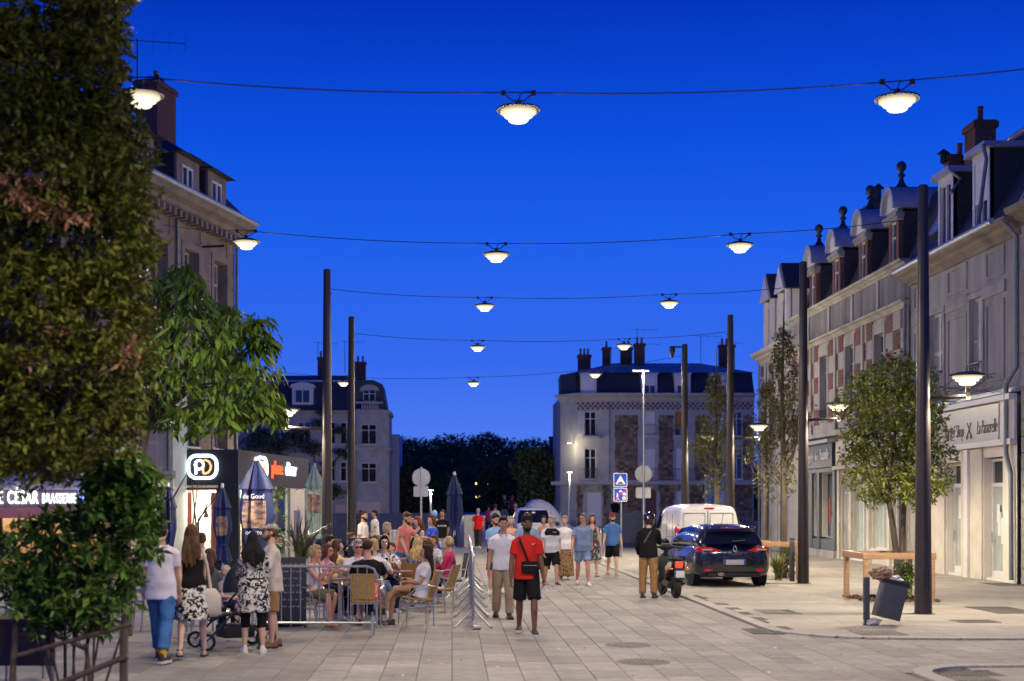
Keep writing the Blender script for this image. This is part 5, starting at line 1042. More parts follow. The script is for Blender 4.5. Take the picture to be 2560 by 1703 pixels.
# slender upright trees
def upright(label, px, pyb, pyt, pyc, Y, w_, n, m=M_lf_col):
    t = thing('hornbeam_tree', label, 'tree', (gX(px, Y), Y, 0), 0, 'slender upright trees on the right'); z1, zc = gZ(pyt, Y), gZ(pyc, Y); V, Fc = [], []; mb = MB().tube([(0, 0, -.02), (.02, 0, zc), (-.03, 0, (zc + z1) / 2), (.03, 0, z1)], [.10, .085, .05, .008], 8)
    for k in range(n):
        f = (k + rs.random()) / n; z0 = zc + (z1 - zc) * f * .72; a = rs.uniform(0, 2 * math.pi); rr = w_ * (1 - f) ** .55 * rs.uniform(.5, 1.0); ln = (z1 - zc) * .26 * (1 - .6 * f); e = Vector((math.cos(a) * rr, math.sin(a) * rr, z0 + ln)); m1 = Vector((math.cos(a) * rr * .65, math.sin(a) * rr * .65, z0 + ln * .4)); mb.tube([(0, 0, z0), m1, e], [.022 * (1.2 - f), .014 * (1.2 - f), .004], 5)
        for g_ in np.linspace(.2, 1.05, 9): c = (m1 + (e - m1) * g_) if g_ > .4 else m1 * (.5 + g_); tufts(V, Fc, ell_pts(c, (.16, .16, .16), 3, .2), 3, .095, .25)
    mb.build('trunk', M_bark, t); return finish(t, V, Fc, m)
upright('slender sparse tree in front of the cream house, trunk lit pale', 1958, 1440, 730, 1225, 37.6, .85, 52)
upright('slender leafy tree in front of the far corner block', 1790, 1400, 870, 1225, 46.0, .95, 60)
upright('slender tree behind the third pole, mostly hidden by the sparse tree', 1915, 1400, 905, 1215, 50.0, .9, 40)
# terrace planters
def planter(label, px, Y, w_, h, m=None): 
    t = thing('planter', label, 'planter', (gX(px, Y), Y, 0)); MB().prism([(-w_ / 2 * .9, 0), (w_ / 2 * .9, 0), (w_ / 2, h), (-w_ / 2, h)], -.22, .22, 'y').build('trough', m or M_anth, t, bevel=.02); MB().box(-w_ / 2 * .93, w_ / 2 * .93, -.2, .2, h - .04, h + .002).build('soil', M_mulch, t, smooth=False); return t
planter('dark trough planter holding the spiky flax', 750, 29.5, .9, .5)
planter('dark trough planter holding the red-tipped shrub', 806, 30.2, .8, .5)
fx = grass_clump('spiky bronze flax with sword leaves in a planter behind the seated guests', 752, 29.5, 1.35, 46, .85, mat('flax_blade', (.10, .09, .03), .5, .4, 6, objvar=.6, col2=(.05, .06, .02)), 'flax_plant', .03); fx.location.z = .5
b_ = bush('nandina_shrub', 'small shrub with red tips beside the large left pole', 805, 1400, 1370, .38, 30.2, mat('leaf_nandina', (.08, .11, .03), .5, .3, 3, island=.5, col2=(.28, .08, .05), spec=.2), 16, .07); b_.location.z = .45
b_.scale = (1, 1, .55)
cv = thing('climbing_plant', 'leafy climbing plant on a cane in front of the diner doorway', 'climbing plant', (gX(692, 38), 38, 0)); V, Fc = [], []
for i in range(26): c = (rs.uniform(-.18, .18), rs.uniform(-.1, .1), .3 + 2.2 * i / 26); tufts(V, Fc, ell_pts(c, (.14, .1, .1), 5, .2), 4, .12, .2)
finish(cv, V, Fc, M_lf_shrub, 'foliage'); MB().tube([(0, 0, 0), (.02, 0, 2.6)], .015, 6).build('cane', M_stake, cv)
tw = thing('bare_twigs', 'bare leaning twigs in front of the diner window', 'plant', (gX(492, 30), 30, 0))
for a, b in (((480, 1330), (496, 1200)), ((492, 1330), (478, 1190)), ((496, 1300), (560, 1215)), ((430, 1250), (470, 1180)), ((488, 1320), (530, 1240))): MB().tube([at(a[0], a[1] + 60, 30) - tw.location, at(*a, 30) - tw.location, at(*b, 30) - tw.location], [.03, .022, .01], 6).build('twig', M_bark, tw)
tp = MB().lathe([(.22, 0), (.3, .5), (.32, .55), (.27, .56), (.27, .5)], 14).build('pot', M_anth, tw)
# ------------------------------------------------------------------ vehicles
M_carp = mat('car_paint_dark', (.003, .004, .010), .22, 0, metal=0, spec=.5, coat=1.0)
M_vanw = mat('van_white', (.70, .69, .66), .3, .03, 2, coat=.5)
M_cglass = mat('car_glass', (.006, .008, .01), .05, 0, spec=.8)
M_tyre = mat('tyre', (.012, .012, .012), .85, .1)
M_rim = mat('rim_metal', (.3, .3, .31), .35, .05, metal=.8)
M_redl = mat('rear_light', (.42, .008, .01), .15, .1, 20, emit=(1, .02, .02), estr=.12)
M_trim = mat('black_trim', (.012, .012, .013), .6, .05)
M_plate = mat('number_plate', (.5, .5, .5), .5, .08, 8); M_plateb = mat('plate_band', (.02, .06, .35), .5, 0)
M_chrome = mat('chrome', (.6, .6, .6), .12, 0, metal=1)
def subd(mb, name, m, parent, lv=2):
    me = mb.mesh(name, m, True, 0, 80); o = link(bpy.data.objects.new(name, me), parent); md = o.modifiers.new('s', 'SUBSURF'); md.levels = md.render_levels = lv; DEFER.append(('mod', o, None, 0)); return o
def sect(y, w, zb, zt, wt, ws=None, crown=.02, r=.06):
    ws = ws or w; h = zt - zb
    half = [(w * .72, zb), (w * .95, zb + .03), (w, zb + h * .25), (ws, zb + h * .6), (wt + (ws - wt) * .25, zt - h * .12), (wt, zt - h * .02), (wt * .55, zt + crown)]
    return [Vector((x, y, z)) for x, z in half] + [Vector((0, y, zt + crown * 1.15))] + [Vector((-x, y, z)) for x, z in half[::-1]] + [Vector((0, y, zb))]
def wheel(parent, x, y, r=.32, wd=.2):
    w = MB(); s = 1 if x > 0 else -1; Mx = Matrix.Translation((x, y, r)) @ Matrix.Rotation(R(90), 4, 'Y')
    w.lathe([(r * .62, -wd / 2), (r * .94, -wd / 2), (r, -wd * .36), (r, wd * .36), (r * .94, wd / 2), (r * .62, wd / 2)], 24, M=Mx); o = w.build('wheel', M_tyre, parent)
    rm = MB().lathe([(r * .63, -wd * .3), (r * .63, wd * .42), (r * .58, wd * .45), (r * .55, wd * .2), (.03, wd * .15)] if False else [(r * .63, -wd * .42), (r * .63, wd * .42)], 20, M=Mx)
    for k in range(5): q = k * 2 * math.pi / 5; rm.box(x + s * wd * .43, x + s * wd * .46, -.03, .03, .04, r * .6, M=Matrix.Translation((0, y, r)) @ Matrix.Rotation(q, 4, 'X'))
    rm.build('rim', M_rim, o); return o
CY = 33.4
CW = 1.045
car = thing('hatchback_car', 'very dark blue hatchback seen from behind, parked beside the scooter', 'car', (gX(1836, CY), CY, 0), R(5))
b = MB(); b.loft([sect(y, w * CW, zb, zt, w * .92 * CW, w * CW) for y, w, zb, zt in ((.0, .66, .40, .78), (.05, .80, .28, .93), (.22, .885, .22, 1.0), (.7, .91, .20, .99), (1.6, .905, .19, .95), (2.9, .905, .19, .93), (3.4, .90, .2, .9), (3.95, .85, .22, .78), (4.25, .72, .26, .64), (4.33, .5, .34, .54))]); subd(b, 'body', M_carp, car)
b = MB(); gs = [(.16, .72, .9, 1.0, .60), (.30, .80, .9, 1.20, .60), (.48, .84, .9, 1.385, .58), (.9, .855, .9, 1.455, .57), (1.6, .86, .9, 1.47, .585), (2.3, .86, .9, 1.42, .58), (2.85, .85, .9, 1.2, .60), (3.35, .8, .86, .95, .66)]
b.loft([sect(y, w, zb, zt, wt, w * .93, .02) for y, w, zb, zt, wt in gs]); subd(b, 'cabin', M_carp, car)
# glazing: a slightly proud shell over the cabin, side windows and rear screen
def shell(y0, y1, f0, f1, side, off=.012):
    rows = []
    for y, w, zb, zt, wt in [g_ for g_ in gs if y0 <= g_[0] <= y1]:
        row = []
        for f in np.linspace(f0, f1, 4): z = max(zb + .08, .98) + (zt - .07 - max(zb + .08, .98)) * f; u = (z - zb) / (zt - zb); x = w * .955 + (wt + .02 - w * .93) * max(0, u - .1) ** 1.4 ; row.append((side * (x + off), y, z))
        rows.append(row)
    return rows
for s in (-1, 1):
    for y0, y1 in ((.9, 1.6), (1.6, 2.85)): MB().loft(shell(y0, y1, 0, 1, s), closed=False).build('side_window', M_cglass, car)
rw = [[(f * .66, .085, 1.03 - .02 * abs(f)), (f * .66, .2, 1.15), (f * .6, .36, 1.32 - .02 * abs(f))] for f in np.linspace(-1, 1, 9)]
MB().loft([[Vector(p) + Vector((0, -.035 + .05 * abs(p[0]) ** 2, .0)) for p in r_] for r_ in rw], closed=False).build('rear_window', M_cglass, car)
MB().prism([(-.62, .36), (.62, .36), (.56, .27), (.3, .22), (-.3, .22), (-.56, .27)], 1.375, 1.415, 'z').build('spoiler', M_carp, car, bevel=.012)
MB().box(-.28, .28, .215, .22, 1.385, 1.4).build('brake_light', M_redl, car, smooth=False)
wp = MB().tube([(-.02, .06, 1.075), (.3, .10, 1.10)], .012, 6).lathe([(.03, 0), (.02, .03)], 8, (-.02, .05, 1.07)).build('wiper', M_trim, car)
MB().tube([(0, 1.1, 1.48), (0, .95, 1.72)], .006, 5).build('aerial', M_trim, car)
for s in (-1, 1):
    L_ = MB().prism([(.30, .86), (.55, .815), (.86, .82), (.885, .90), (.80, .955), (.55, .935)] if s > 0 else [(-.30, .86), (-.55, .935), (-.80, .955), (-.885, .90), (-.86, .82), (-.55, .815)], 0, 1, 'y')
    L_.v = [(x, (.015 + .16 * max(0, abs(x) - .55) ** 1.5 * 4 - .06 * (1 - min(1, abs(x) / .6)) + .02 - .04) if y == 0 else .3, z) for x, y, z in L_.v]; L_.build('tail_light', M_redl, car, bevel=.008)
    MB().prism([(s * .52, .868), (s * .76, .865), (s * .78, .90), (s * .55, .905)][::s], -.012, .2, 'y').build('light_strip', mat('light_clear', (.5, .42, .42), .15, .1), car, smooth=False)
    MB().box(s * .62 - .09, s * .62 + .09, .0, .2, .375, .43).build('reflector', M_redl, car, bevel=.01)
    mr = MB().ell((s * 1.0, 2.75, 1.02), (.11, .07, .075), 12, 8); mr.tube([(s * .88, 2.75, .98), (s * .96, 2.75, 1.0)], .02, 6); mr.build('mirror', M_carp, car)
    for y in (.72, 3.4): wheel(car, s * .80, y)
    for y, w in ((.72, .912), (3.4, .90)): MB().lathe([(.385, 0), (.385, s * .02)], 24, M=Matrix.Translation((s * (w * .985 - .025), y, .33)) @ Matrix.Rotation(R(90), 4, 'Y')).build('wheel_arch', M_trim, car)
MB().box(-.62, .62, -.005, .2, .235, .34).build('lower_valance', M_trim, car, bevel=.02)
MB().lathe([(.05, 0), (.055, .08), (.045, .08), (.04, .0)], 12, M=Matrix.Translation((-.32, -.03, .31)) @ Matrix.Rotation(R(-90), 4, 'X') @ Matrix.Diagonal((1.7, .8, 1, 1))).build('exhaust', M_chrome, car)
pl = MB().box(-.26, .26, -.045, .02, .53, .65).build('number_plate', M_plate, car, bevel=.004); MB().box(-.262, -.215, -.048, -.044, .532, .648).build('plate_band', M_plateb, pl, smooth=False); MB().box(.215, .262, -.048, -.044, .532, .648).build('plate_band', M_plateb, pl, smooth=False)
dm = MB()
for a, b_ in (((0, .985), (.045, .905)), ((.045, .905), (0, .825)), ((0, .825), (-.045, .905)), ((-.045, .905), (0, .985))): dm.tube([(a[0], -.045, a[1]), (b_[0], -.045, b_[1])], .013, 6)
dm.build('diamond_badge', M_chrome, car); text('model_lettering', 'MEGANE', .055, M_chrome, car, plane_M((0, -.045, .775), (1, 0, 0), (0, 0, 1)), .004, 0, 1.3, 1.3)
MB().box(-.885, -.86, .9, 3.0, .30, .34).box(.86, .885, .9, 3.0, .30, .34).build('sill_trim', M_trim, car, smooth=False)
for s in (-1, 1): MB().tube([(s * .9, 1.7, .35), (s * .905, 1.72, .9)], .004, 4).tube([(s * .9, 2.75, .35), (s * .9, 2.7, .9)], .004, 4).build('door_gap', M_trim, car); MB().box(s * .905 - .01, s * .905 + .01, 1.75, 1.92, .82, .845).build('door_handle', M_carp, car, bevel=.006)
# white van behind it
VY = 38.5; van = thing('white_van', 'white panel van with split rear doors behind the dark blue car', 'van', (gX(1772, VY), VY, 0), R(.5))
b = MB(); b.loft([sect(y, w, .30, zt, wt, w * .99, .03) for y, w, zt, wt in ((.0, .80, 1.80, .68), (.03, .87, 1.88, .72), (.2, .885, 1.92, .73), (1.5, .89, 1.94, .74), (3.0, .89, 1.92, .73), (3.4, .88, 1.85, .7), (3.85, .87, 1.42, .72), (4.1, .86, 1.1, .74), (4.6, .82, .95, .66), (4.8, .6, .75, .5))]); subd(b, 'body', M_vanw, van)
MB().box(-.03, -.018, -.012, .1, .5, 1.78).build('door_gap', M_trim, van, smooth=False)
for xa, xb in ((-.68, -.1), (.04, .66)):
    mb = MB()
    for z in (1.0, 1.72): mb.box(xa, xb, -.022, .1, z - .008, z + .008)
    for x in (xa, xb): mb.box(x - .008, x + .008, -.02, .1, 1.008, 1.712)
    mb.build('door_panel_crease', mat('van_crease', (.45, .45, .43), .4, 0), van, smooth=False)
MB().box(-.12, .14, -.02, .1, 1.83, 1.865).build('brake_light', M_redl, van, bevel=.008)
for s in (-1, 1):
    MB().prism([(s * .80, .98), (s * .895, .98), (s * .90, 1.36), (s * .80, 1.4)][::s], -.02, .22, 'y').build('tail_light', M_redl, van, bevel=.015); MB().box(s * .845 - .045, s * .845 + .045, -.026, -.018, 1.12, 1.19).build('light_strip', mat('light_clear', (.5, .42, .42), .15, .1), van, smooth=False)
    for y in (.85, 3.9): wheel(van, s * .80, y, .33, .22)
    MB().ell((s * 1.0, 3.6, 1.3), (.1, .07, .14), 10, 8).build('mirror', M_trim, van)
    MB().loft([[(s * .895, 2.9, 1.25), (s * .80, 2.9, 1.75)], [(s * .893, 3.6, 1.25), (s * .80, 3.5, 1.6)]], closed=False).build('side_window', M_cglass, van)
    MB().tube([(s * .9, .5, .5), (s * .9, .5, 1.7)], .006, 4).tube([(s * .895, 1.7, .5), (s * .86, 1.7, 1.75)], .006, 4).tube([(s * .9, .5, 1.05), (s * .9, 1.7, 1.05)], .008, 4).build('panel_gap', M_trim, van)
MB().box(-.82, .82, -.04, .2, .3, .48).build('bumper', M_trim, van, bevel=.03)
for z in (.7, 1.3): MB().box(-.87, -.80, -.03, .03, z, z + .07).build('hinge', M_vanw, van, bevel=.01)
# small white van facing us, far
SY = 60.0; sv = thing('small_van', 'small white van facing the camera behind the walking crowd', 'van', (gX(1338, SY), SY, 0), 0)
b = MB(); b.loft([sect(y, w, .3, zt, wt, w * .98, .03) for y, w, zt, wt in ((.0, .6, .75, .5), (.12, .82, .9, .66), (.7, .88, 1.08, .74), (1.0, .89, 1.2, .72), (1.6, .89, 1.72, .66), (1.9, .89, 1.80, .66), (3.8, .89, 1.82, .67), (4.1, .85, 1.75, .62))]); subd(b, 'body', M_vanw, sv)
MB().loft([[(f * .74, .86 + .10 * f * f, 1.12) if False else (f * .72, .80 + .08 * f * f, 1.14), (f * .66, 1.16 + .06 * f * f, 1.47), (f * .6, 1.50 + .05 * f * f, 1.71)] for f in np.linspace(-1, 1, 9)], closed=False).build('windscreen', M_cglass, sv)
MB().box(-.07, .07, 1.2, 1.24, 1.58, 1.64).build('mirror_inside', M_rollw, sv, smooth=False)
for s in (-1, 1):
    MB().ell((s * .68, .16, .82), (.15, .12, .1), 12, 8).build('headlight', mat('headlight_glass', (.7, .7, .72), .1, 0), sv); MB().ell((s * 1.02, 1.1, 1.12), (.1, .06, .1), 10, 8).build('mirror', M_trim, sv)
    for y in (.85, 3.4): wheel(sv, s * .79, y, .31)
MB().box(-.45, .45, -.01, .1, .55, .72).build('grille', M_trim, sv, bevel=.02); MB().tube([(-.25, 2.0, 1.82), (-.27, 2.2, 2.3)], .006, 4).build('aerial', M_trim, sv)
# white dome tent
TY = 68.0; tn = thing('dome_tent', 'white dome-roofed tent behind the small white van', 'tent', (gX(1360, TY), TY, 0), 0)
hw = gX(1428, TY) - gX(1360, TY); rings = []
for f in np.linspace(-1, 1, 13):
    z = 1.75 + .72 * (1 - abs(f + .15) ** 1.7 / 1.3) if f < .9 else 1.75; z = gZ(1340 - 88 * max(0, math.cos(math.pi * .5 * min(1, abs((f + .22) / (.78 if f < -.22 else 1.22))) ** 1.15)) - 4, TY)
    rings.append([Vector((f * hw * 1.05, y, zz)) for y, zz in ((0, 0), (0, z * .7), (.12, z * .93), (.5, z), (2.5, z), (2.9, z * .9), (3.0, 0))])
MB().loft(rings, closed=True).build('canopy', mat('tent_fabric', (.72, .72, .72), .7, .04), tn, ang=80)
for f in (-.5, .1, .6): MB().tube([(f * hw, -.02, .1), (f * hw, -.02, 1.6)], .02, 5).build('seam', M_rollw, tn)
# scooter
ZY = 29.5; sc = thing('scooter', 'black and white scooter with red tail light parked beside the helmeted rider', 'scooter', (gX(1690, ZY), ZY, 0), R(4))
def swheel(y, r): return MB().lathe([(r * .6, -.06), (r * .9, -.065), (r, -.03), (r, .03), (r * .9, .065), (r * .6, .06)], 22, M=Matrix.Translation((0, y, r)) @ Matrix.Rotation(R(90), 4, 'Y')).build('wheel', M_tyre, sc)
for y in (.0, 1.28): w_ = swheel(y, .25); MB().lathe([(.15, -.05), (.15, .05)], 14, M=Matrix.Translation((0, y, .25)) @ Matrix.Rotation(R(90), 4, 'Y')).build('rim', M_trim, w_)
b = MB(); b.loft([[Vector((x, y, z)) for x, z in ((0, zb), (w, zb + .04), (w, (zb + zt) / 2), (w * .8, zt - .02), (0, zt), (-w * .8, zt - .02), (-w, (zb + zt) / 2), (-w, zb + .04))] for y, w, zb, zt in ((-.28, .07, .70, .78), (-.2, .12, .62, .80), (.0, .15, .52, .80), (.3, .16, .36, .78), (.52, .14, .3, .70), (.6, .12, .26, .42), (.85, .14, .24, .33))]); subd(b, 'body', M_trim, sc)
b = MB(); b.loft([[Vector((x, y, z)) for x, z in ((0, z0), (w, z0 + .05), (w * .9, z1), (0, z1 + .05), (-w * .9, z1), (-w, z0 + .05))] for y, w, z0, z1 in ((.9, .15, .25, .7), (.98, .19, .28, .92), (1.1, .14, .35, .86))]); subd(b, 'leg_shield', M_trim, sc)
for s in (-1, 1): MB().prism([(-.22, .66), (.28, .56), (.3, .64), (-.05, .76), (-.24, .75)], s * .150, s * .165, 'x').build('white_panel', M_vanw, sc, bevel=.004); MB().prism([(-.1, .60), (.25, .50), (.26, .53), (-.1, .64)], s * .152, s * .168, 'x').build('red_stripe', mat('scooter_red', (.5, .03, .03), .3, 0), sc, smooth=False)
b = MB(); b.loft([[Vector((x, y, z)) for x, z in ((-w, .775), (w, .775), (w * .85, .775 + h), (-w * .85, .775 + h))] for y, w, h in ((-.26, .09, .05), (-.1, .13, .09), (.25, .14, .07), (.55, .1, .06))]); subd(b, 'seat', M_tyre, sc)
MB().tube([(0, 1.0, .8), (0, .92, 1.0)], .05, 8).tube([(-.33, .78, 1.02), (-.15, .88, 1.04), (0, .92, 1.04), (.15, .88, 1.04), (.33, .78, 1.02)], [.022, .024, .05, .024, .022], 8).build('handlebar', M_trim, sc); MB().ell((0, .95, 1.04), (.16, .1, .08), 12, 8).build('handlebar_cover', M_trim, sc)
for s in (-1, 1): MB().tube([(s * .2, .9, 1.06), (s * .3, .95, 1.2)], .007, 5).ell((s * .31, .95, 1.22), (.06, .015, .04), 10, 6).build('mirror', M_trim, sc)
MB().box(-.075, .075, -.315, -.2, .64, .77).build('tail_light', mat('scooter_tail_light', (.5, .02, .02), .2, 0, emit=(1, .04, .02), estr=1.6), sc, bevel=.03); MB().prism([(-.1, .4), (.1, .4), (.1, .64), (-.1, .64)], -.3, -.28, 'y').build('mudguard', M_trim, sc, bevel=.01)
pl = MB().box(-.1, .1, -.325, -.305, .44, .58).build('number_plate', M_plate, sc, bevel=.004); MB().box(-.1, -.075, -.328, -.324, .44, .58).build('plate_band', M_plateb, pl, smooth=False)
MB().tube([(.12, .45, .25), (.17, .25, .28), (.19, .02, .36)], [.02, .05, .06], 10).build('exhaust', M_dark, sc); MB().tube([(-.12, .5, .3), (-.13, .0, .26)], [.07, .06], 8).build('engine', M_dark, sc); MB().tube([(-.08, .5, .2), (-.22, .45, .02)], .012, 5).build('stand', M_dark, sc)
for s in (-1, 1): MB().tube([(s * .08, .95, .8), (s * .08, 1.28, .27)], .022, 6).build('fork', M_dark, sc); MB().ell((s * .17, -.28, .62), (.05, .03, .025), 8, 6).build('indicator', mat('amber_lens', (.6, .2, .02), .2, 0), sc)
# ------------------------------------------------------------------ signs, far lamps
M_blue = mat('sign_blue', (.01, .07, .55), .35, 0); M_signw = mat('sign_white', (.8, .8, .8), .35, 0); M_signr = mat('sign_red', (.65, .03, .02), .35, 0); M_signb = mat('sign_black', (.01, .01, .01), .4, 0)
GY_ = 52.0; sg = thing('road_sign', 'two blue square signs on a post, speed hump above crossed-out shared zone', 'road sign', (gX(1551, GY_), GY_, 0))
MB().tube([(.03, .03, 0), (.03, .03, 3.1)], .03, 8).build('post', M_steel, sg)
def sq(z, name): 
    o = MB().prism(rrect(0, z, .25, .25, .04, 4), -.01, .0, 'y').build(name, M_signw, sg, smooth=False); MB().prism(rrect(0, z, .225, .225, .03, 4), -.014, -.0101, 'y').build('blue_field', M_blue, o, smooth=False); return o
a = sq(gZ(1200, GY_), 'sign_plate'); z = gZ(1200, GY_); MB().prism([(-.19, z - .16), (.19, z - .16), (0, z + .17)], -.018, -.0141, 'y').build('triangle', M_signw, a, smooth=False); MB().prism([(-.12, z - .14), (.12, z - .14), (.06, z - .085), (0, z - .07), (-.06, z - .085)], -.021, -.0181, 'y').build('hump', M_signb, a, smooth=False)
z = gZ(1237, GY_); a = sq(z, 'sign_plate'); mb = MB(); Y0 = -.0141
mb.prism([(-.05, z + .09), (.07, z + .09), (.07, z + .13), (.05, z + .13), (.035, z + .17), (-.015, z + .17), (-.03, z + .13), (-.05, z + .13)], -.017, Y0, 'y'); mb.prism([(.08, z - .02), (.2, z - .02), (.2, z + .05), (.14, z + .1), (.08, z + .05)], -.017, Y0, 'y')
mb.ell((-.11, -.0155, z + .03), (.03, .002, .03), 10, 6); mb.prism([(-.15, z - .08), (-.08, z - .08), (-.09, z - .0), (-.13, z)], -.017, Y0, 'y'); mb.prism([(-.16, z - .19), (-.13, z - .19), (-.1, z - .08), (-.14, z - .08)], -.0171, Y0, 'y'); mb.prism([(-.07, z - .19), (-.04, z - .19), (-.08, z - .08), (-.12, z - .08)], -.0172, Y0, 'y'); mb.build('pictograms', M_signw, a, smooth=False)
MB().ell((.13, -.016, z - .13), (.075, .003, .075), 16, 6).build('speed_disc', mat('sign_cream', (.75, .72, .5), .4, 0), a); text('speed_number', '20', .085, M_signb, a, plane_M((.13, -.02, z - .13), (1, 0, 0), (0, 0, 1)), .001)
MB().prism([(-.22, z - .2), (-.19, z - .22), (.22, z + .2), (.19, z + .22)], -.022, -.0185, 'y').build('red_bar', M_signr, a, smooth=False)
def sign_back(px, pyc, d, Y, ztop, label, sqpx):
    t = thing('road_sign', label, 'road sign', (gX(px, Y), Y, 0)); MB().tube([(0, -.035, 0), (0, -.035, ztop)], .038, 10).build('post', M_steel, t)
    zc = gZ(pyc, Y); MB().lathe([(d / 2, 0), (d / 2, .02), (d / 2 - .02, .022), (d / 2 - .03, .012)], 28, M=Matrix.Translation((0, .03, zc)) @ Matrix.Rotation(R(90), 4, 'X')).build('disc', M_steel, t); zq = gZ(sqpx[2], Y); hwq = (sqpx[1] - sqpx[0]) * Y / F / 2
    MB().prism(rrect(((sqpx[0] + sqpx[1]) / 2 - px) * Y / F, zq, hwq, hwq * .72, .05, 4), .0, .03, 'y').build('plate', M_steel, t, smooth=False)
    for zz in (zc + .1, zc - .1): MB().box(-.12, .12, -.012, .0, zz - .02, zz + .02).build('clamp', M_steel, t, smooth=False)
    return t
sign_back(1053, 1194, .66, 51, gZ(1168, 51), 'back of a round road sign with a small plate, left of the far umbrella', (1034, 1071, 1229))
lp = sign_back(1609, 1185, .66, 55, gZ(928, 55), 'thin grey lamp post with the back of a round sign, beside the blue signs', (1590, 1627, 1232))
lp['category'] = 'lamp post'; lp.name = 'lamp_post'
def led_head(t, x, y, z, s=1, pw=160, strength=8.0, k=1.0):
    MB().box(x - .32 * k, x + .32 * k, y - .09, y + .09, z, z + .06).build('lamp_head', M_steel, t, bevel=.015); MB().box(x - .28 * k, x + .28 * k, y - .075, y + .075, z - .012, z - .001).build('lamp_lens', glow(f'led_lens_{int(strength)}', (1.0, .86, .58), strength), t, smooth=False)
    L = bpy.data.lights.new('lamp_light', 'POINT'); L.energy = pw; L.color = WARM; L.shadow_soft_size = .15; link(bpy.data.objects.new('lamp_light', L), t).location = (x, y, z - .25)
led_head(lp, -.12, -.05, gZ(928, 55), pw=2100)
def far_lamp(px, pyt, Y, label, pw, pm=None, base=0.0, hd=.6):
    t = thing('lamp_post', label, 'lamp post', (gX(px, Y), Y, base)); h = gZ(pyt, Y) - base; MB().tube([(0, 0, -.02), (0, 0, h)], [.07, .05], 8).build('post', pm or M_steel, t); led_head(t, 0, -.1, h, pw=pw, k=hd, strength=14.0); return t
far_lamp(1424, 1181, 96, 'slim lit lamp post in front of the left corner of the far right block', 1500)
far_lamp(1077, 1226, 99, 'slim lit lamp post right of the left round sign, far away', 1700)
t = thing('wall_lamp', 'lit lamp high on the left corner of the far right block', 'lamp', (gX(1424, 110.2), 110.2, gZ(1108, 110.2))); led_head(t, 0, 0, 0, pw=120, k=.6, strength=14.0); MB().tube([(0, 0, .05), (.5, 1.2, .05)], .03, 6).build('bracket', M_dark, t)
for py in (1209, 1243):
    Y = 150 if py < 1230 else 152; t = thing('flood_lamp', 'pair of far yellow lamps in the gap, ' + ('upper pair' if py < 1230 else 'lower pair'), 'lamp', (gX(1205, Y), Y, 1.0)); h = gZ(py, Y) - 1.0; MB().tube([(0, 0, 0), (0, 0, h + .1)], .06, 6).build('post', M_dark, t)
    for s in (-1, 1): MB().box(s * .42 - .28, s * .42 + .28, -.1, .1, h - .1, h + .1).build('lamp_head', glow('far_yellow_lamp', (1.0, .8, .25), 3.0), t, bevel=.03)
    MB().tube([(-.5, 0, h + .02), (.5, 0, h + .02)], .03, 5).build('cross_arm', M_dark, t)
for px, Y, l_ in ((1907, 60, 'pale leaning bollard at the bend, left one'), (1924, 58, 'pale bollard at the bend, right one')): t = thing('bollard', l_, 'bollard', (gX(px, Y), Y, 0), 0, 'pale bollards'); MB().lathe([(.06, 0), (.055, 1.0), (.065, 1.02), (.06, 1.08), (.02, 1.1)], 12).build('shaft', M_steel, t); t.rotation_euler = (0, R(5 if px < 1915 else 0), 0)
t = thing('blue_post', 'tall blue painted post behind the white van', 'post', (gX(1776, 70), 70, 0)); MB().lathe([(.26, 0), (.26, gZ(1190, 70)), (.2, gZ(1188, 70))], 14).build('shaft', mat('post_blue', (.06, .16, .45), .5, .08), t); MB().lathe([(.3, 0), (.3, .1)], 14).build('foot', M_dark, t)
for dx, l_ in ((0, 'left of the black post pair by the second tall pole'), (.165, 'right of the black post pair by the second tall pole')):
    t = thing('black_bollard', l_, 'bollard', (gX(1980, 36) + dx, 36 - dx, 0), 0, 'black square bollards'); MB().box(-.055, .055, -.055, .055, 0, 1.1).build('post', M_anth, t, bevel=.008); MB().box(-.058, .058, -.058, .058, 1.0, 1.03).build('band', M_steel, t, smooth=False)
# litter bin
BY = 22.8; t = thing('litter_bin', 'tilted dark litter bin on a post, overflowing with rubbish', 'bin', (gX(2166, BY), BY, 0)); MB().box(-.045, .045, -.04, .04, 0, gZ(1443, BY)).build('post', M_anth, t, bevel=.008)
Mb = Matrix.Translation((.30, -.02, .12)) @ Matrix.Rotation(R(14), 4, 'Y'); b = MB(); b.box(-.19, .19, -.16, .16, .0, .60, M=Mb); b.build('bin_body', M_anth, t, bevel=.018); b = MB(); b.box(-.205, .205, -.175, -.16, .56, .62, M=Mb); b.box(-.205, .205, .16, .175, .56, .62, M=Mb); b.build('bin_lip', M_dark, t, smooth=False); MB().box(.04, .14, -.03, .03, .45, .5).build('bracket', M_dark, t, smooth=False)
for nm, c, r_, m_, lb in (('paper_bag', (.24, -.02, .83), (.17, .14, .10), mat('kraft_paper', (.34, .22, .13), .85, .25, 9, .6, 30), 'crumpled brown paper bag on top of the litter bin'), ('plastic_bag', (.44, -.05, .74), (.12, .12, .06), mat('plastic_white', (.6, .6, .58), .4, .15, 14), 'crumpled white plastic on the litter bin'), ('litter', (.1, .03, .06), (.14, .1, .06), mat('plastic_white', (.6, .6, .58), .4, .15, 14), 'white plastic rubbish at the foot of the litter bin')):
    b = MB().ell((0, 0, 0), r_, 22, 16); b.v = [tuple(Vector(p) * (1 + .45 * noise.noise(Vector(p) * 22 + Vector((r_[0] * 90, 0, 0))) + .25 * noise.noise(Vector(p) * 50))) for p in b.v]; o = b.build(nm, m_, None, smooth=False); o.location = Vector(t.location) + Vector(c); tag(o, lb, 'rubbish')
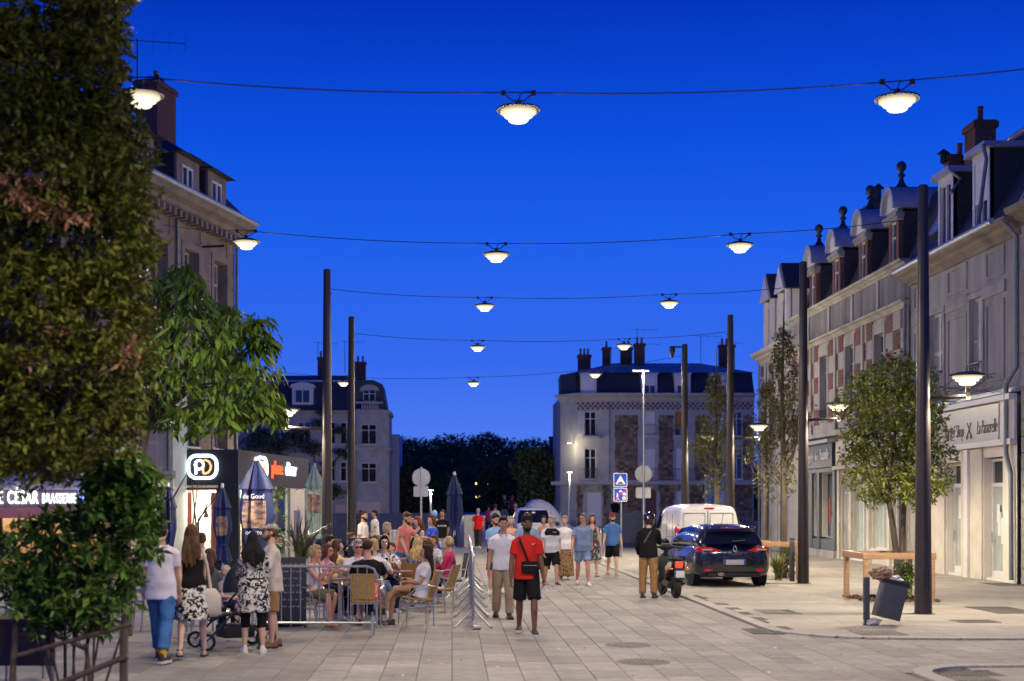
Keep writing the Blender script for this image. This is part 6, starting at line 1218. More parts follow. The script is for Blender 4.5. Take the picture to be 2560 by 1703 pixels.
can = MB().lathe([(.026, 0), (.033, .008), (.033, .11), (.027, .12)], 12, M=Matrix.Rotation(R(90), 4, 'Y')).build('drink_can', M_steel); can.location = (gX(1182, 22.0), 22.0, .033); can.rotation_euler = (0, 0, R(12)); tag(can, 'empty can lying at the foot of the nearest edge-on barrier', 'can')
# ------------------------------------------------------------------ umbrellas
M_navy = mat('umbrella_navy', (.012, .022, .10), .6, .12, 5); M_grey = mat('umbrella_grey', (.22, .30, .30), .65, .12, 5)
M_print = mat('umbrella_print', (.45, .28, .17), .65, .6, 3.2, col2=(.05, .05, .12), stretch=(1, 1, 3.5), detail=1)
def umbrella(px, Y, z0, zt, hw, m, label, tie=None, prints=True, txt=(), phase=0.0):
    t = thing('closed_umbrella', label, 'umbrella', (gX(px, Y), Y, 0), 0, 'closed parasols on the terrace'); tube = MB().tube([(0, 0, 0), (0, 0, zt + .04)], .025, 8).build('pole', M_steel, t); MB().lathe([(.28, 0), (.28, .06), (.06, .09), (.04, .3)], 16).build('base', M_dark, t)
    H = zt - z0; tie = tie if tie is not None else .22
    def rad(f):     # f 0 bottom .. 1 top
        pts = [(0, 1.0), (tie, .55), (tie + .06, .62), (.45, .95), (.70, .80), (.71, .95), (.86, .55), (.97, .2), (1, .12)]
        for (a, b), (c, d) in zip(pts, pts[1:]):
            if f <= c: return hw * (b + (d - b) * (f - a) / (c - a + 1e-9))
        return hw * .12
    rings = []; fs_ = sorted(set(list(np.linspace(0, 1, 22)) + [tie, tie + .03, .70, .712]))
    for f in fs_:
        ring = []
        for k in range(48):
            q = 2 * math.pi * k / 48; r_ = rad(f) * (.82 + .22 * math.cos(8 * q + phase + f * 1.5) + .07 * math.sin(3 * q + f * 4 + phase)); ring.append(Vector((r_ * math.cos(q), r_ * math.sin(q), z0 + H * f + (.05 * math.cos(8 * q) if f < .02 else 0))))
        rings.append(ring)
    c = MB().loft(rings, cap0=False).build('canopy', m, t, ang=70); MB().lathe([(hw * .16, zt - .05), (hw * .17, zt), (.03, zt + .06)], 12).build('cap', M_rollw if m is not M_grey else m, t); MB().lathe([(rad(tie) * 1.02, z0 + H * tie - .02), (rad(tie) * 1.02, z0 + H * tie + .02)], 16).build('strap', M_navy, t)
    if prints:      # printed panel follows the cloth
        pr_ = []
        for f in np.linspace(.34, .6, 8):
            row = []
            for k in range(11): q = -math.pi / 2 + (k / 10 - .5) * 1.5; r_ = rad(f) * (.82 + .22 * math.cos(8 * q + phase + f * 1.5) + .07 * math.sin(3 * q + f * 4 + phase)) + .012; row.append(Vector((r_ * math.cos(q), r_ * math.sin(q), z0 + H * f)))
            pr_.append(row)
        MB().loft(pr_, closed=False).build('print', M_print, c)
    for s_, f, size in txt: text('lettering', s_, size, M_signw, c, plane_M((0, -rad(f) * 1.08 - .02, z0 + H * f), (1, 0, 0), (0, 0, 1)), .003, 0, .9)
    return t
umbrella(640, 36.0, .45, 3.1, .47, M_navy, 'largest closed navy parasol with printed panel, left of the flax', .06, True, [('de Goud', .64, .17), ('oogste', .30, .17)])
umbrella(556, 29.8, .75, 2.33, .21, M_navy, 'closed navy parasol in front of the diner window', .22, True, [], .8)
umbrella(786, 39.0, 1.05, 3.02, .30, M_grey, 'closed pale grey parasol left of the large pole', .05, True, [('de G', .62, .14)], .3)
umbrella(1136, 42.0, .75, 2.86, .27, M_navy, 'closed navy parasol standing alone at the barriers in mid street', .25, False, [('jl', .17, .2)], 1.3)
umbrella(420, 34.5, .5, 2.42, .24, M_navy, 'closed navy parasol half hidden by the shrub, left of the diner window', .2, False, [], 2.0)
# ------------------------------------------------------------------ barriers and boards
def barrier(x, y, rz, label, L_=2.2, h=1.08, foot=.62, z=0, nb=14, sticker=False):
    t = thing('crowd_barrier', label, 'barrier', (x, y, z), rz, 'galvanised crowd barriers'); r_ = .02; k = .14
    loop = [(0, 0, .12), (0, 0, h - k), (.04, 0, h - .04), (k, 0, h), (L_ - k, 0, h), (L_ - .04, 0, h - .04), (L_, 0, h - k), (L_, 0, .12)]
    MB().tube(loop, r_, 8).tube([(0, 0, .2), (L_, 0, .2)], r_ * .9, 8).build('frame', M_steel, t)
    for i in range(nb): q = L_ * (i + 1) / (nb + 1); MB().tube([(q, 0, .2), (q, 0, h)], .0095, 6).build('bar', M_steel, t)
    for q in (.06, L_ - .06): MB().tube([(q, -foot / 2, .02), (q, -foot / 2 + .05, .03), (q, 0, .30), (q, foot / 2 - .05, .03), (q, foot / 2, .02)], .018, 6).tube([(q, 0, .28), (q, 0, .36)], .02, 6).build('foot', M_steel, t)
    MB().tube([(L_ + .02, 0, h - .2), (L_ + .1, 0, h - .2)], .012, 5).build('hook', M_steel, t)
    if sticker: MB().box(L_ - .03, L_ + .03, -.024, -.021, h - .48, h - .22).build('sticker', M_signr, t, smooth=False); text('lettering', 'ALTRAD', .055, M_signw, t, plane_M((L_, -.026, h - .35), (0, 0, 1), (-1, 0, 0)), .001)
    return t
barrier(gX(632, 20.9), 20.9, R(0), 'crowd barrier facing the camera in front of the seated guests', 1.82, 1.03, .5, 0, 12, True)
nth = ['nearest', 'second', 'third', 'fourth', 'fifth', 'farthest']
for i in range(6): barrier(.33 + .02 * i, 22.2 + i * 2.35, R(90), f'crowd barrier seen edge-on in mid street, {nth[i]} of the line', 2.2, 1.16, .62)
for i in range(3): barrier(gX(975 + i * 10, 46) , 46 + i * .2, R(83), f'pale barrier in the stack behind the standing guests, {("left", "middle", "right")[i]}', 2.0, 1.1, .5)
for i in range(4): barrier(gX(1487 + i * 9, 47), 47 + i * .2, R(84), f'barrier in the stack right of the bald walker, {("first", "second", "third", "fourth")[i]} from the left', 2.0, 1.1, .5)
M_slateb = mat('chalkboard', (.012, .014, .03), .6, .15, 4)
t = thing('chalkboard', 'dark board with white cursive soft drink name behind the seated guests', 'sign board', (gX(903, 32), 32, 0)); MB().box(-.3, .3, -.02, .02, .45, gZ(1345, 32)).build('board', M_slateb, t, bevel=.01)
for s in (-1, 1): MB().box(s * .28 - .02, s * .28 + .02, -.02, .02, 0, .45).build('leg', M_slateb, t, smooth=False)
text('lettering', 'Coca-Cola', .155, M_signw, t, plane_M((0, -.024, gZ(1358, 32)), (1, 0, 0), (0, 0, 1)), .002, .42, .8, .85, offset=.002); MB().tube([(-.26, -.024, gZ(1363, 32)), (-.1, -.024, gZ(1364, 32)), (.05, -.024, gZ(1361, 32))], .005, 4).build('swash', M_signw, t)
t = thing('menu_board', 'black menu board with chalk writing behind the barrier', 'menu board', (gX(718, 22.3), 22.3, 0), R(14)); bb = MB().box(-.3, .3, -.015, .015, .12, gZ(1393, 22.3)); bb.build('board', M_slateb, t, bevel=.008); MB().box(-.3, .3, .3, .33, .0, .9).build('back_board', M_slateb, t, smooth=False)
for s in (-1, 1): MB().box(s * .28 - .02, s * .28 + .02, -.02, .02, 0, .12).build('leg', M_slateb, t, smooth=False)
M_chalk = mat('chalk', (.45, .45, .45), .9, .3, 30)
for k in range(7):
    z = 1.0 - k * .11; mb = MB(); x = -.24 + .05 * (k % 2)
    while x < .2: w_ = rs.uniform(.03, .1); mb.tube([(x + w_ * f, -.018, z + .014 * math.sin(f * 20 + k)) for f in np.linspace(0, 1, 6)], .004, 4); x += w_ + .03
    o = mb.build('chalk_line', M_chalk, t)
# ------------------------------------------------------------------ terrace furniture
M_rattan = mat('rattan', (.42, .25, .08), .65, .25, 40, .6, 90); M_alu = mat('aluminium_tube', (.55, .55, .53), .3, .05, metal=.9); M_ttop = mat('table_top', (.20, .075, .05), .35, .15, 4)
def chair_tree():
    t = thing('rattan_chair', 'x', 'chair'); yb = .22      # local -y is the front
    s = MB(); s.loft([[Vector((x, y, z)) for x, z in ((-.21, .40 + dz), (.21, .40 + dz), (.22, .435 + dz), (-.22, .435 + dz))] for y, dz in ((-.22, .01), (-.18, .02), (.1, .0), (.22, .0))]); s.build('seat', M_rattan, t, bevel=.01)
    b = MB(); b.loft([[Vector((x, y - .012 - .03 * abs(x) * 2, z)) for x in (-.21, -.1, 0, .1, .21)] + [Vector((x, y + .012 - .03 * abs(x) * 2, z)) for x in (.21, .1, 0, -.1, -.21)] for y, z in ((.22, .45), (.25, .6), (.31, .78), (.34, .86))]); b.build('backrest', M_rattan, t)
    for sx in (-1, 1):
        MB().tube([(sx * .235, .20, 0), (sx * .235, .19, .43), (sx * .225, .27, .66), (sx * .215, .335, .85)], .0125, 6).build('rear_leg', M_alu, t)
        MB().tube([(sx * .265, -.26, 0), (sx * .265, -.235, .35), (sx * .27, -.19, .53), (sx * .27, -.08, .63), (sx * .265, .08, .655), (sx * .24, .255, .62)], .0125, 6).build('front_leg', M_alu, t)
        MB().tube([(sx * .265, -.24, .30), (sx * .235, .195, .33)], .009, 5).build('side_stretcher', M_alu, t)
    MB().tube([(-.26, -.235, .385), (.26, -.235, .385)], .01, 5).build('front_bar', M_alu, t); MB().tube([(-.235, .19, .385), (.235, .19, .385)], .01, 5).build('rear_bar', M_alu, t); return t
CH0 = chair_tree(); _cu = [0]
def chair(x, y, rz, label):
    t = CH0 if _cu[0] == 0 else copy_tree(CH0); _cu[0] += 1; t.location = (x, y, 0); t.rotation_euler = (0, 0, rz); t['label'] = label; t['group'] = 'rattan terrace chairs'; return t
def table_tree():
    t = thing('bistro_table', 'x', 'table'); MB().box(-.34, .34, -.34, .34, .71, .74).build('table_top', M_ttop, t, bevel=.01); MB().tube([(0, 0, .03), (0, 0, .71)], .03, 10).build('column', M_alu, t)
    for k in range(4): q = R(45 + 90 * k); MB().tube([(0, 0, .06), (.33 * math.cos(q), .33 * math.sin(q), .02)], .018, 6).build('foot', M_alu, t)
    return t
TB0 = table_tree(); _tu = [0]
M_drink = mat('beer', (.5, .25, .03), .1, .1, spec=.6); M_mint = mat('green_drink', (.15, .3, .05), .1, .2, spec=.6); M_cup = clear_glass('drink_glass', (.8, .85, .85), .2)
def table(x, y, rz, label):
    t = TB0 if _tu[0] == 0 else copy_tree(TB0); _tu[0] += 1; t.location = (x, y, 0); t.rotation_euler = (0, 0, rz); t['label'] = label; t['group'] = 'red-topped bistro tables'; return t
def glass(x, y, m, label, h=.15, r_=.036, z=.74):
    t = thing('drink_glass', label, 'glass', (x, y, z), 0, 'drinks on the tables'); MB().lathe([(r_ * .8, 0), (r_, h), (r_ * .95, h), (r_ * .76, .008)], 12, cap=False).build('tumbler', M_cup, t); MB().lathe([(r_ * .74, .01), (r_ * .88, h * .75)], 12).build('drink', m, t)
table(gX(850, 23.3), 23.3, R(6), 'bistro table nearest the camera, behind the crowd barrier'); table(gX(985, 25.8), 25.8, R(4), 'bistro table with the green drink, middle of the terrace'); table(gX(1010, 27.6), 27.6, R(-4), 'bistro table with the beer, behind the green drink'); table(gX(872, 29.0), 29.0, 0, 'bistro table in front of the dark drinks board'); table(gX(1078, 31.0), 31.0, 0, 'bistro table farthest right, between the two women'); table(gX(560, 25), 25, R(10), 'bistro table behind the pushchair, left')
glass(gX(852, 23.2), 23.2, M_signw, 'pale drink on the table behind the crowd barrier', .12); glass(gX(978, 25.7), 25.7, M_mint, 'green drink in front of the youth in the patterned shirt'); glass(gX(1008, 27.5), 27.5, M_drink, 'glass of beer right of the youth in the patterned shirt'); glass(gX(1018, 27.6), 27.6, M_drink, 'second glass of beer beside the raised hand'); glass(gX(862, 28.9), 28.9, M_signr, 'red drink in front of the woman in yellow'); glass(gX(884, 29.1), 29.1, M_signw, 'clear drink below the drinks board', .13); glass(gX(868, 23.4), 23.4, M_drink, 'amber drink beside the man in dark glasses', .1)
# black folding chair, grey metal chairs at the left
t = thing('folding_chair', 'black folding armchair with the woman in pink', 'chair', (gX(1128, 28.2), 28.2, 0), R(-80))
MB().box(-.23, .23, -.22, .22, .42, .45).build('seat', M_trim, t, bevel=.012); MB().loft([[Vector((x, .24 + .12 * (z - .45), z)) for x in (-.23, 0, .23)] + [Vector((x, .27 + .12 * (z - .45), z)) for x in (.23, 0, -.23)] for z in (.5, .75, .98)]).build('backrest', M_trim, t)
for s in (-1, 1): MB().tube([(s * .25, -.25, 0), (s * .25, .2, .44), (s * .24, .33, 1.0)], .012, 6).build('rear_leg', M_alu, t); MB().tube([(s * .26, .28, 0), (s * .26, -.2, .44), (s * .26, -.24, .64), (s * .26, .0, .67), (s * .25, .28, .66)], .012, 6).build('front_leg', M_alu, t)
def metal_chair(x, y, rz, label):
    t = thing('metal_chair', label, 'chair', (x, y, 0), rz, 'grey metal chairs at the left'); MB().box(-.21, .21, -.2, .2, .43, .455).build('seat', M_steel, t, bevel=.012)
    for s in (-1, 1): MB().tube([(s * .2, -.2, 0), (s * .2, -.18, .44)], .014, 6).build('front_leg', M_steel, t); MB().tube([(s * .2, .24, 0), (s * .2, .2, .44), (s * .19, .27, .86)], .014, 6).build('rear_leg', M_steel, t)
    for z in (.58, .7, .82): MB().box(-.19, .19, .2 + (z - .45) * .17, .215 + (z - .45) * .17, z, z + .07).build('slat', M_steel, t, bevel=.004)
metal_chair(gX(455, 20.3), 20.3, R(150), 'grey metal chair between the jeans and the patterned skirt'); metal_chair(gX(505, 21.5), 21.5, R(200), 'grey metal chair behind the woman in the black top'); metal_chair(gX(380, 22), 22, R(120), 'grey metal chair behind the legs in blue jeans'); metal_chair(gX(75, 15.5), 15.5, R(30), 'grey metal chair at the lower left behind the stakes')
pb = MB().box(-.55, .55, -.35, .35, .70, .74); o = thing('terrace_table', 'brown terrace table half hidden behind the laurel shrub', 'table', (gX(30, 15.2), 15.2, 0)); pb.build('table_top', mat('brown_top', (.10, .05, .035), .6, .2, 5), o, bevel=.01); MB().box(-.55, .55, -.34, -.3, .25, .699).build('modesty_panel', mat('brown_panel', (.11, .06, .045), .7, .2, 5), o, smooth=False)
for sx in (-1, 1): MB().tube([(sx * .5, .25, 0), (sx * .5, .25, .7)], .02, 6).build('leg', M_dark, o)
# pushchair
px_ = thing('pushchair', 'black pushchair standing between the two women seen from behind', 'pushchair', (gX(592, 19.3), 19.3, 0), R(-62))
b = MB(); b.loft([[Vector((x, y, z)) for x in (-.2, 0, .2)] + [Vector((x, y + .05, z - .04)) for x in (.2, 0, -.2)] for y, z in ((-.42, .38), (-.32, .5), (.0, .46), (.12, .52), (.26, .92))]); subd(b, 'seat', M_trim, px_)
b = MB(); rings = []
for q in np.linspace(R(-5), R(95), 7): rings.append([Vector((.23 * math.cos(p), .14 - .42 * math.cos(q) * math.sin(p) * .8, .62 + .16 + .40 * math.sin(q) * math.sin(p))) for p in np.linspace(0, math.pi, 11)])
b.loft(rings, closed=False); b.build('hood', M_trim, px_)
MB().box(-.18, .18, -.25, .2, .14, .32).build('basket', M_trim, px_, bevel=.04)
for s in (-1, 1):
    MB().tube([(s * .24, -.5, .12), (s * .24, -.2, .42), (s * .24, .35, 1.02)], .014, 6).build('frame_tube', M_trim, px_); MB().tube([(s * .24, .32, .13), (s * .24, -.1, .5)], .014, 6).build('frame_tube', M_trim, px_)
    for y, r_ in ((-.5, .11), (.32, .14)):
        w_ = MB().lathe([(r_ * .72, -.022), (r_, -.02), (r_, .02), (r_ * .72, .022)], 20, M=Matrix.Translation((s * .26, y, r_)) @ Matrix.Rotation(R(90), 4, 'Y'), cap=False).build('wheel', M_tyre, px_); mb = MB().lathe([(r_ * .74, -.008), (r_ * .7, .0), (r_ * .74, .008)], 16, M=Matrix.Translation((s * .26, y, r_)) @ Matrix.Rotation(R(90), 4, 'Y'), cap=False)
        for k in range(3): q = k * math.pi / 3; mb.tube([(s * .26, y - math.cos(q) * r_ * .7, r_ - math.sin(q) * r_ * .7), (s * .26, y + math.cos(q) * r_ * .7, r_ + math.sin(q) * r_ * .7)], .006, 4)
        mb.build('rim', M_steel, w_)
MB().tube([(-.24, .35, 1.02), (-.2, .38, 1.06), (.2, .38, 1.06), (.24, .35, 1.02)], .016, 6).build('handle', M_trim, px_)

# scraps on the ground
lv = MB()
for k in range(150):
    Yk = 15.8 + 24 * rs.random() ** 1.3; xk = gX(rs.uniform(700, 2540), Yk); a_ = rs.uniform(0, 6.28); r_ = rs.uniform(.012, .035); lv.add([(xk + r_ * math.cos(a_ + q) * (1 if i % 2 else .6), Yk + r_ * math.sin(a_ + q) * (1 if i % 2 else .6), .008 + .012 * rs.random()) for i, q in enumerate((0, 1.5, 3.1, 4.7))], [(0, 1, 2, 3)], 0 if rs.random() < .6 else 1)
o = lv.build('ground_litter', [mat('dry_leaf', (.16, .09, .035), .9, .3, 30), mat('paper_scrap', (.6, .58, .55), .8, .1)], smooth=False); tag(o, kind='stuff')
# ------------------------------------------------------------------ people
SKINS = {'light': (.56, .33, .235), 'pale': (.62, .40, .30), 'tan': (.42, .235, .15), 'brown': (.16, .075, .045), 'red': (.56, .27, .19)}
HAIRS = {'black': (.012, .010, .010), 'dark': (.03, .018, .012), 'brown': (.085, .045, .022), 'chestnut': (.13, .055, .025), 'auburn': (.20, .07, .03), 'blond': (.42, .29, .13), 'ash': (.36, .30, .22), 'grey': (.34, .32, .30), 'darkgrey': (.14, .13, .125)}
def skin_m(k): return mat('skin_' + k, SKINS[k], .55, .10, 7, .12, 40, spec=.3)
def hair_m(k): return mat('hair_' + k, HAIRS[k], .6, .5, 16, .7, 40, stretch=(3, 3, .4), spec=.18)
def cloth(name, c, var=.10, bump=.5, col2=None, scale=5, detail=3): return mat('cloth_' + name, c, .9, var, scale, bump, 7, col2=col2, detail=detail, spec=.12)
def pattern(name, c1, c2, scale, sharp=.04, cut=.5):
    key = 'pattern_' + name
    if key in _M: return _M[key]
    m = bpy.data.materials.new(key); m.use_nodes = True; n = m.node_tree; b = n.nodes['Principled BSDF']; b.inputs['Roughness'].default_value = .9; b.inputs['Specular IOR Level'].default_value = .12
    t = n.nodes.new('ShaderNodeTexCoord'); z = n.nodes.new('ShaderNodeTexNoise'); z.inputs['Scale'].default_value = scale; z.inputs['Detail'].default_value = 2; z.inputs['Distortion'].default_value = 1.2
    r = n.nodes.new('ShaderNodeValToRGB'); r.color_ramp.elements[0].position = cut - sharp; r.color_ramp.elements[1].position = cut + sharp; r.color_ramp.elements[0].color = (*c1, 1); r.color_ramp.elements[1].color = (*c2, 1)
    n.links.new(t.outputs['Object'], z.inputs['Vector']); n.links.new(z.outputs['Fac'], r.inputs[0]); n.links.new(r.outputs[0], b.inputs['Base Color']); _M[key] = m; return m
M_eye = mat('eye_dark', (.02, .015, .012), .2, 0); M_lip = mat('lips', (.33, .12, .10), .5, 0); M_sole = mat('shoe_sole', (.6, .58, .54), .7, .05)
def frame(a, b):
    t = (b - a); t = t.normalized() if t.length > 1e-6 else Vector((0, 0, -1)); x = Vector((1, 0, 0)); x = (x - t * x.dot(t)); x = x.normalized() if x.length > .1 else t.orthogonal().normalized(); return t, x, t.cross(x)
def fr_(mb, a, b, r0, r1, n=14, sq=1.0, mid=None):
    """closed tapered limb with flat ends (sq: depth / width); mid = (position, radius) bulge"""
    a, b = Vector(a), Vector(b); t, x, y = frame(a, b); st = [(0, r0)] + ([mid] if mid else []) + [(1, r1)]
    mb.loft([[a.lerp(b, f) + x * r_ * math.cos(2 * math.pi * k / n) + y * r_ * sq * math.sin(2 * math.pi * k / n) for k in range(n)] for f, r_ in st])
def finger_hand(mb, w, d, palm_n, side, k, curl=.5):
    """palm and five bent fingers at wrist w, pointing along d; palm_n = direction the palm faces"""
    d = d.normalized(); p = (palm_n - d * palm_n.dot(d)); p = p.normalized() if p.length > .05 else d.orthogonal().normalized(); s = d.cross(p) * side
    c = w + d * .045 * k; rings = []
    for f, wd, th in ((-.012, .024, .018), (.03, .038, .015), (.07, .040, .013), (.092, .034, .010)): rings.append([w + d * f * k + s * wd * k * math.cos(q) + p * th * k * math.sin(q) for q in [2 * math.pi * i / 10 for i in range(10)]])
    mb.loft(rings)
    for i, (o_, ln) in enumerate(((-.029, .062), (-.010, .075), (.010, .080), (.029, .072))):
        a = w + (d * .088 + s * o_) * k; m1 = a + (d * math.cos(curl * .6) + p * math.sin(curl * .6)) * ln * .5 * k; e = m1 + (d * math.cos(curl * 1.6) + p * math.sin(curl * 1.6)) * ln * .5 * k; mb.tube([a - d * .012 * k, m1, e], [.0095 * k, .0085 * k, .0065 * k], 6)
    a = w + (d * .02 + s * .032) * k; m1 = a + (d * .03 + s * .022 + p * .012) * k; mb.tube([a, m1, m1 + (d * .028 + p * .016 + s * .002) * k], [.0115 * k, .010 * k, .0075 * k], 6)
def shoe_mb(mb, an, fwd, k, up=1.0, L=.27):
    """lofted shoe: ankle point, forward direction"""
    fwd = Vector((fwd.x, fwd.y, 0)).normalized(); rt = Vector((fwd.y, -fwd.x, 0)); z0 = an.z - .075 * k; base = Vector((an.x, an.y, z0)); rings = []
    for f, w_, h in ((-.075, .018, .05), (-.068, .030, .085 * up), (-.02, .036, .095 * up), (.03, .038, .085), (.08, .043, .062), (.13, .045, .048), (.175, .036, .036), (.195, .015, .02)):
        rings.append([base + fwd * f * k * L / .27 + rt * x * w_ * k + Vector((0, 0, z * h * k)) for x, z in ((-1, .0), (-1.03, .3), (-.8, .75), (-.35, 1), (.35, 1), (.8, .75), (1.03, .3), (1, 0))])
    mb.loft(rings); return base, fwd, rt
def sole_mb(mb, an, fwd, k, L=.27, th=.03):
    fwd = Vector((fwd.x, fwd.y, 0)).normalized(); rt = Vector((fwd.y, -fwd.x, 0)); z0 = an.z - .08 * k; out = []
    for f, w_ in ((-.08, .02), (-.065, .036), (0, .041), (.08, .047), (.14, .048), (.185, .036), (.2, .012)): out.append((f, w_))
    poly = [(f, w_) for f, w_ in out] + [(f, -w_) for f, w_ in out[::-1]]
    vs = [Vector((an.x, an.y, z0 + dz)) + fwd * f * k * L / .27 + rt * w_ * k for dz in (0, th * k) for f, w_ in poly]; n = len(poly)
    mb.add(vs, [tuple(range(n)), tuple(range(n, 2 * n))[::-1]] + [(i, n + i, n + (i + 1) % n, (i + 1) % n) for i in range(n)])

POSES = dict(
    stand=dict(legs=((2, 2, 3), (-2, 2, 3)), arms=((4, 6, 14, 0), (2, 6, 12, 0))),
    walkL=dict(legs=((20, 12, 1), (-14, 12, 1)), arms=((-14, 5, 10, 0), (18, 5, 22, 0))),
    walkR=dict(legs=((-14, 12, 1), (20, 12, 1)), arms=((18, 5, 22, 0), (-14, 5, 10, 0))),
    amble=dict(legs=((15, 8, 0), (-9, 14, 1)), arms=((-8, 6, 12, 0), (9, 6, 18, 0))),
    sit=dict(legs=((84, 82, 5), (84, 86, 5)), arms=((28, 8, 62, 20), (24, 8, 70, 25)), seat=.46, lean=-4),
    sittable=dict(legs=((84, 95, 6), (84, 80, 6)), arms=((42, 14, 70, 30), (48, 14, 62, 30)), seat=.46, lean=10),
    sitcross=dict(legs=((97, 62, -9), (80, 74, 4)), arms=((25, 6, 70, 30), (22, 6, 75, 40)), seat=.46, lean=-16),
    hold=dict(legs=((4, 4, 3), (-4, 4, 3)), arms=((28, 8, 95, 15), (20, 10, 100, 25))),
    push=dict(legs=((6, 4, 2), (-6, 8, 2)), arms=((35, 8, 45, 10), (38, 8, 40, 10))),
    hips=dict(legs=((3, 4, 4), (-3, 4, 4)), arms=((-6, 28, 60, 60), (0, 10, 25, 0))),
    reach=dict(legs=((3, 4, 3), (-3, 6, 3)), arms=((45, 12, 40, 10), (10, 6, 20, 0))),
)
EM = Vector((0, 0, 0))
def person(label, X, Y, rz, H=1.74, sex='m', pose='stand', skin='light', hair=('short', 'dark'), top=None, bottom=None, shoes=('sneaker', (.6, .58, .55)), head=(0, 0), lean=None, bulk=1.0, z=0.0, vox=.014, group='people in the street', beard=None, extra=None, sleeve=.62, hem=-.10, armov=None, legov=None, face=True, hands=True):
    """rz: 0 faces the camera, positive turns to the picture's right"""
    p = dict(POSES[pose]); k = H / 1.75; fem = sex == 'f'; child = H < 1.45
    if armov: p['arms'] = armov
    if legov: p['legs'] = legov
    jr = random.Random(label); jt = lambda t, a: tuple(q + jr.uniform(-a, a) for q in t); p['arms'] = tuple(jt(q, 5) for q in p['arms']); rz += jr.uniform(-6, 6)
    if 'seat' not in p and pose in ('amble', 'stand', 'walkL', 'walkR'): f_ = jr.uniform(.7, 1.5); p['legs'] = tuple((a * f_, b * (1 + .4 * (f_ - 1)), c) for a, b, c in p['legs'])
    ln = R(lean if lean is not None else p.get('lean', 0))
    root = thing('person', label, 'person', (X, Y, z), R(rz), group)
    hipx, thigh, shin, ank = .092 * k, .43 * k, .42 * k, .08 * k
    legs = []
    for s, (h, kn, ab) in zip((1, -1), p['legs']):
        h, kn2, ab = R(h), R(h - kn), R(ab); d1 = Vector((s * math.sin(ab), -math.sin(h) * math.cos(ab), -math.cos(h) * math.cos(ab))); d2 = Vector((s * math.sin(ab) * .5, -math.sin(kn2), -math.cos(kn2))).normalized(); hp = Vector((s * hipx, 0, 0)); knee = hp + d1 * thigh; legs.append([hp, knee, knee + d2 * shin])
    zp = (p['seat'] + .085 * k) if 'seat' in p else ank - min(l[2].z for l in legs)
    for l in legs:
        for q in l: q.z += zp
    if 'seat' not in p:      # keep feet out of the ground
        pass
    P0 = Vector((0, 0, zp)); sd = Vector((0, -math.sin(ln), math.cos(ln))); fd = Vector((0, -math.cos(ln), -math.sin(ln)))       # spine direction and chest-forward
    SP = lambda s_: P0 + sd * s_ * k + fd * (.012 * k if s_ > .25 else 0)
    bulk *= .94; bw = bulk; belly = max(0, bulk - .94)
    if fem: TR = [(-.07, .11, .085), (0, .172, .118), (.09, .160, .108), (.19, .126, .092), (.30, .142, .112), (.36, .142, .122), (.415, .146, .092), (.45, .112, .072), (.472, .076, .060), (.505, .052, .052)]
    else: TR = [(-.07, .11, .085), (0, .160, .112), (.09, .156, .110), (.19, .148, .104), (.30, .158, .114), (.37, .168, .118), (.42, .168, .100), (.455, .128, .080), (.478, .088, .068), (.51, .060, .060)]
    def ring(s_, a, b, infl=0.0, n=20, dy=0.0): return [SP(s_) + Vector((1, 0, 0)) * (a * bw * k + infl) * math.cos(2 * math.pi * i / n) - fd * (b * bw * k + infl) * math.sin(2 * math.pi * i / n) + fd * dy * k for i in range(n)]
    def interp(s_):
        for (a, b, c), (d, e, f) in zip(TR, TR[1:]):
            if s_ <= d: q = (s_ - a) / (d - a); return b + (e - b) * q, c + (f - c) * q
        return TR[-1][1:]
    body = MB(); body.loft([ring(s_, a, b, 0, 20, belly * .12 if .0 < s_ < .3 else 0) for s_, a, b in TR])
    lk = k * (.92 if fem else 1.0) * bw ** .5
    for hp, kn, an in legs:
        fr_(body, hp + Vector((0, 0, .06 * k)), kn, .088 * lk, .054 * lk, 14, 1, (.4, .078 * lk)); body.ell(kn, (.055 * lk,) * 3, 10, 8)
        fr_(body, kn, an, .053 * lk, .034 * lk, 12, 1, (.32, .056 * lk)); body.ell(an, (.037 * lk,) * 3, 8, 6)
        fw = Vector((0, -1, 0)) if not (an - kn).z > -.2 else Vector((0, -1, 0)); b_ = MB(); shoe_mb(body, an, fw, k * .93, .9, .25)
    # arms
    sh = []; aw = (.150 if fem else .176) * k * bw ** .6; ak = k * (.86 if fem else 1.0) * bw ** .5; arms = []
    for s, (sw, ab, el, inw) in zip((1, -1), p['arms']):
        S0 = SP(.420) + Vector((s * aw, 0, 0)); sw, ab, el, inw = R(sw), R(ab), R(el), R(inw); up = Vector((s * math.sin(ab), -math.sin(sw) * math.cos(ab), -math.cos(sw) * math.cos(ab))); E = S0 + up * .285 * k
        fo = Vector((s * math.sin(ab) * .6 - s * math.sin(inw), -math.sin(sw + el) * math.cos(inw), -math.cos(sw + el))).normalized(); Wp = E + fo * .25 * k; arms.append((s, S0, E, Wp, fo))
        body.ell(S0 + Vector((-s * .012 * k, 0, -.008)), (.055 * ak,) * 3, 10, 8); fr_(body, SP(.468) + Vector((s * .04 * k, 0, 0)), S0 + Vector((0, 0, -.01)), .046 * ak, .048 * ak, 12); fr_(body, S0, E, .052 * ak, .039 * ak, 12, 1, (.4, .049 * ak)); body.ell(E, (.039 * ak,) * 3, 8, 6); fr_(body, E, Wp, .040 * ak, .026 * ak, 12, 1, (.3, .041 * ak)); body.ell(Wp, (.027 * ak,) * 3, 8, 6)
    # neck and head
    yaw, pit = R(head[0]), R(head[1]); hk = k if not child else k * 1.14; nb = SP(.49); hc = nb + sd * .105 * k * .6 + Vector((0, 0, .125 * k)) + Vector((0, -.012 * k - .03 * math.sin(pit), 0)); hc = hc + Vector((0, -.01 * k, 0))
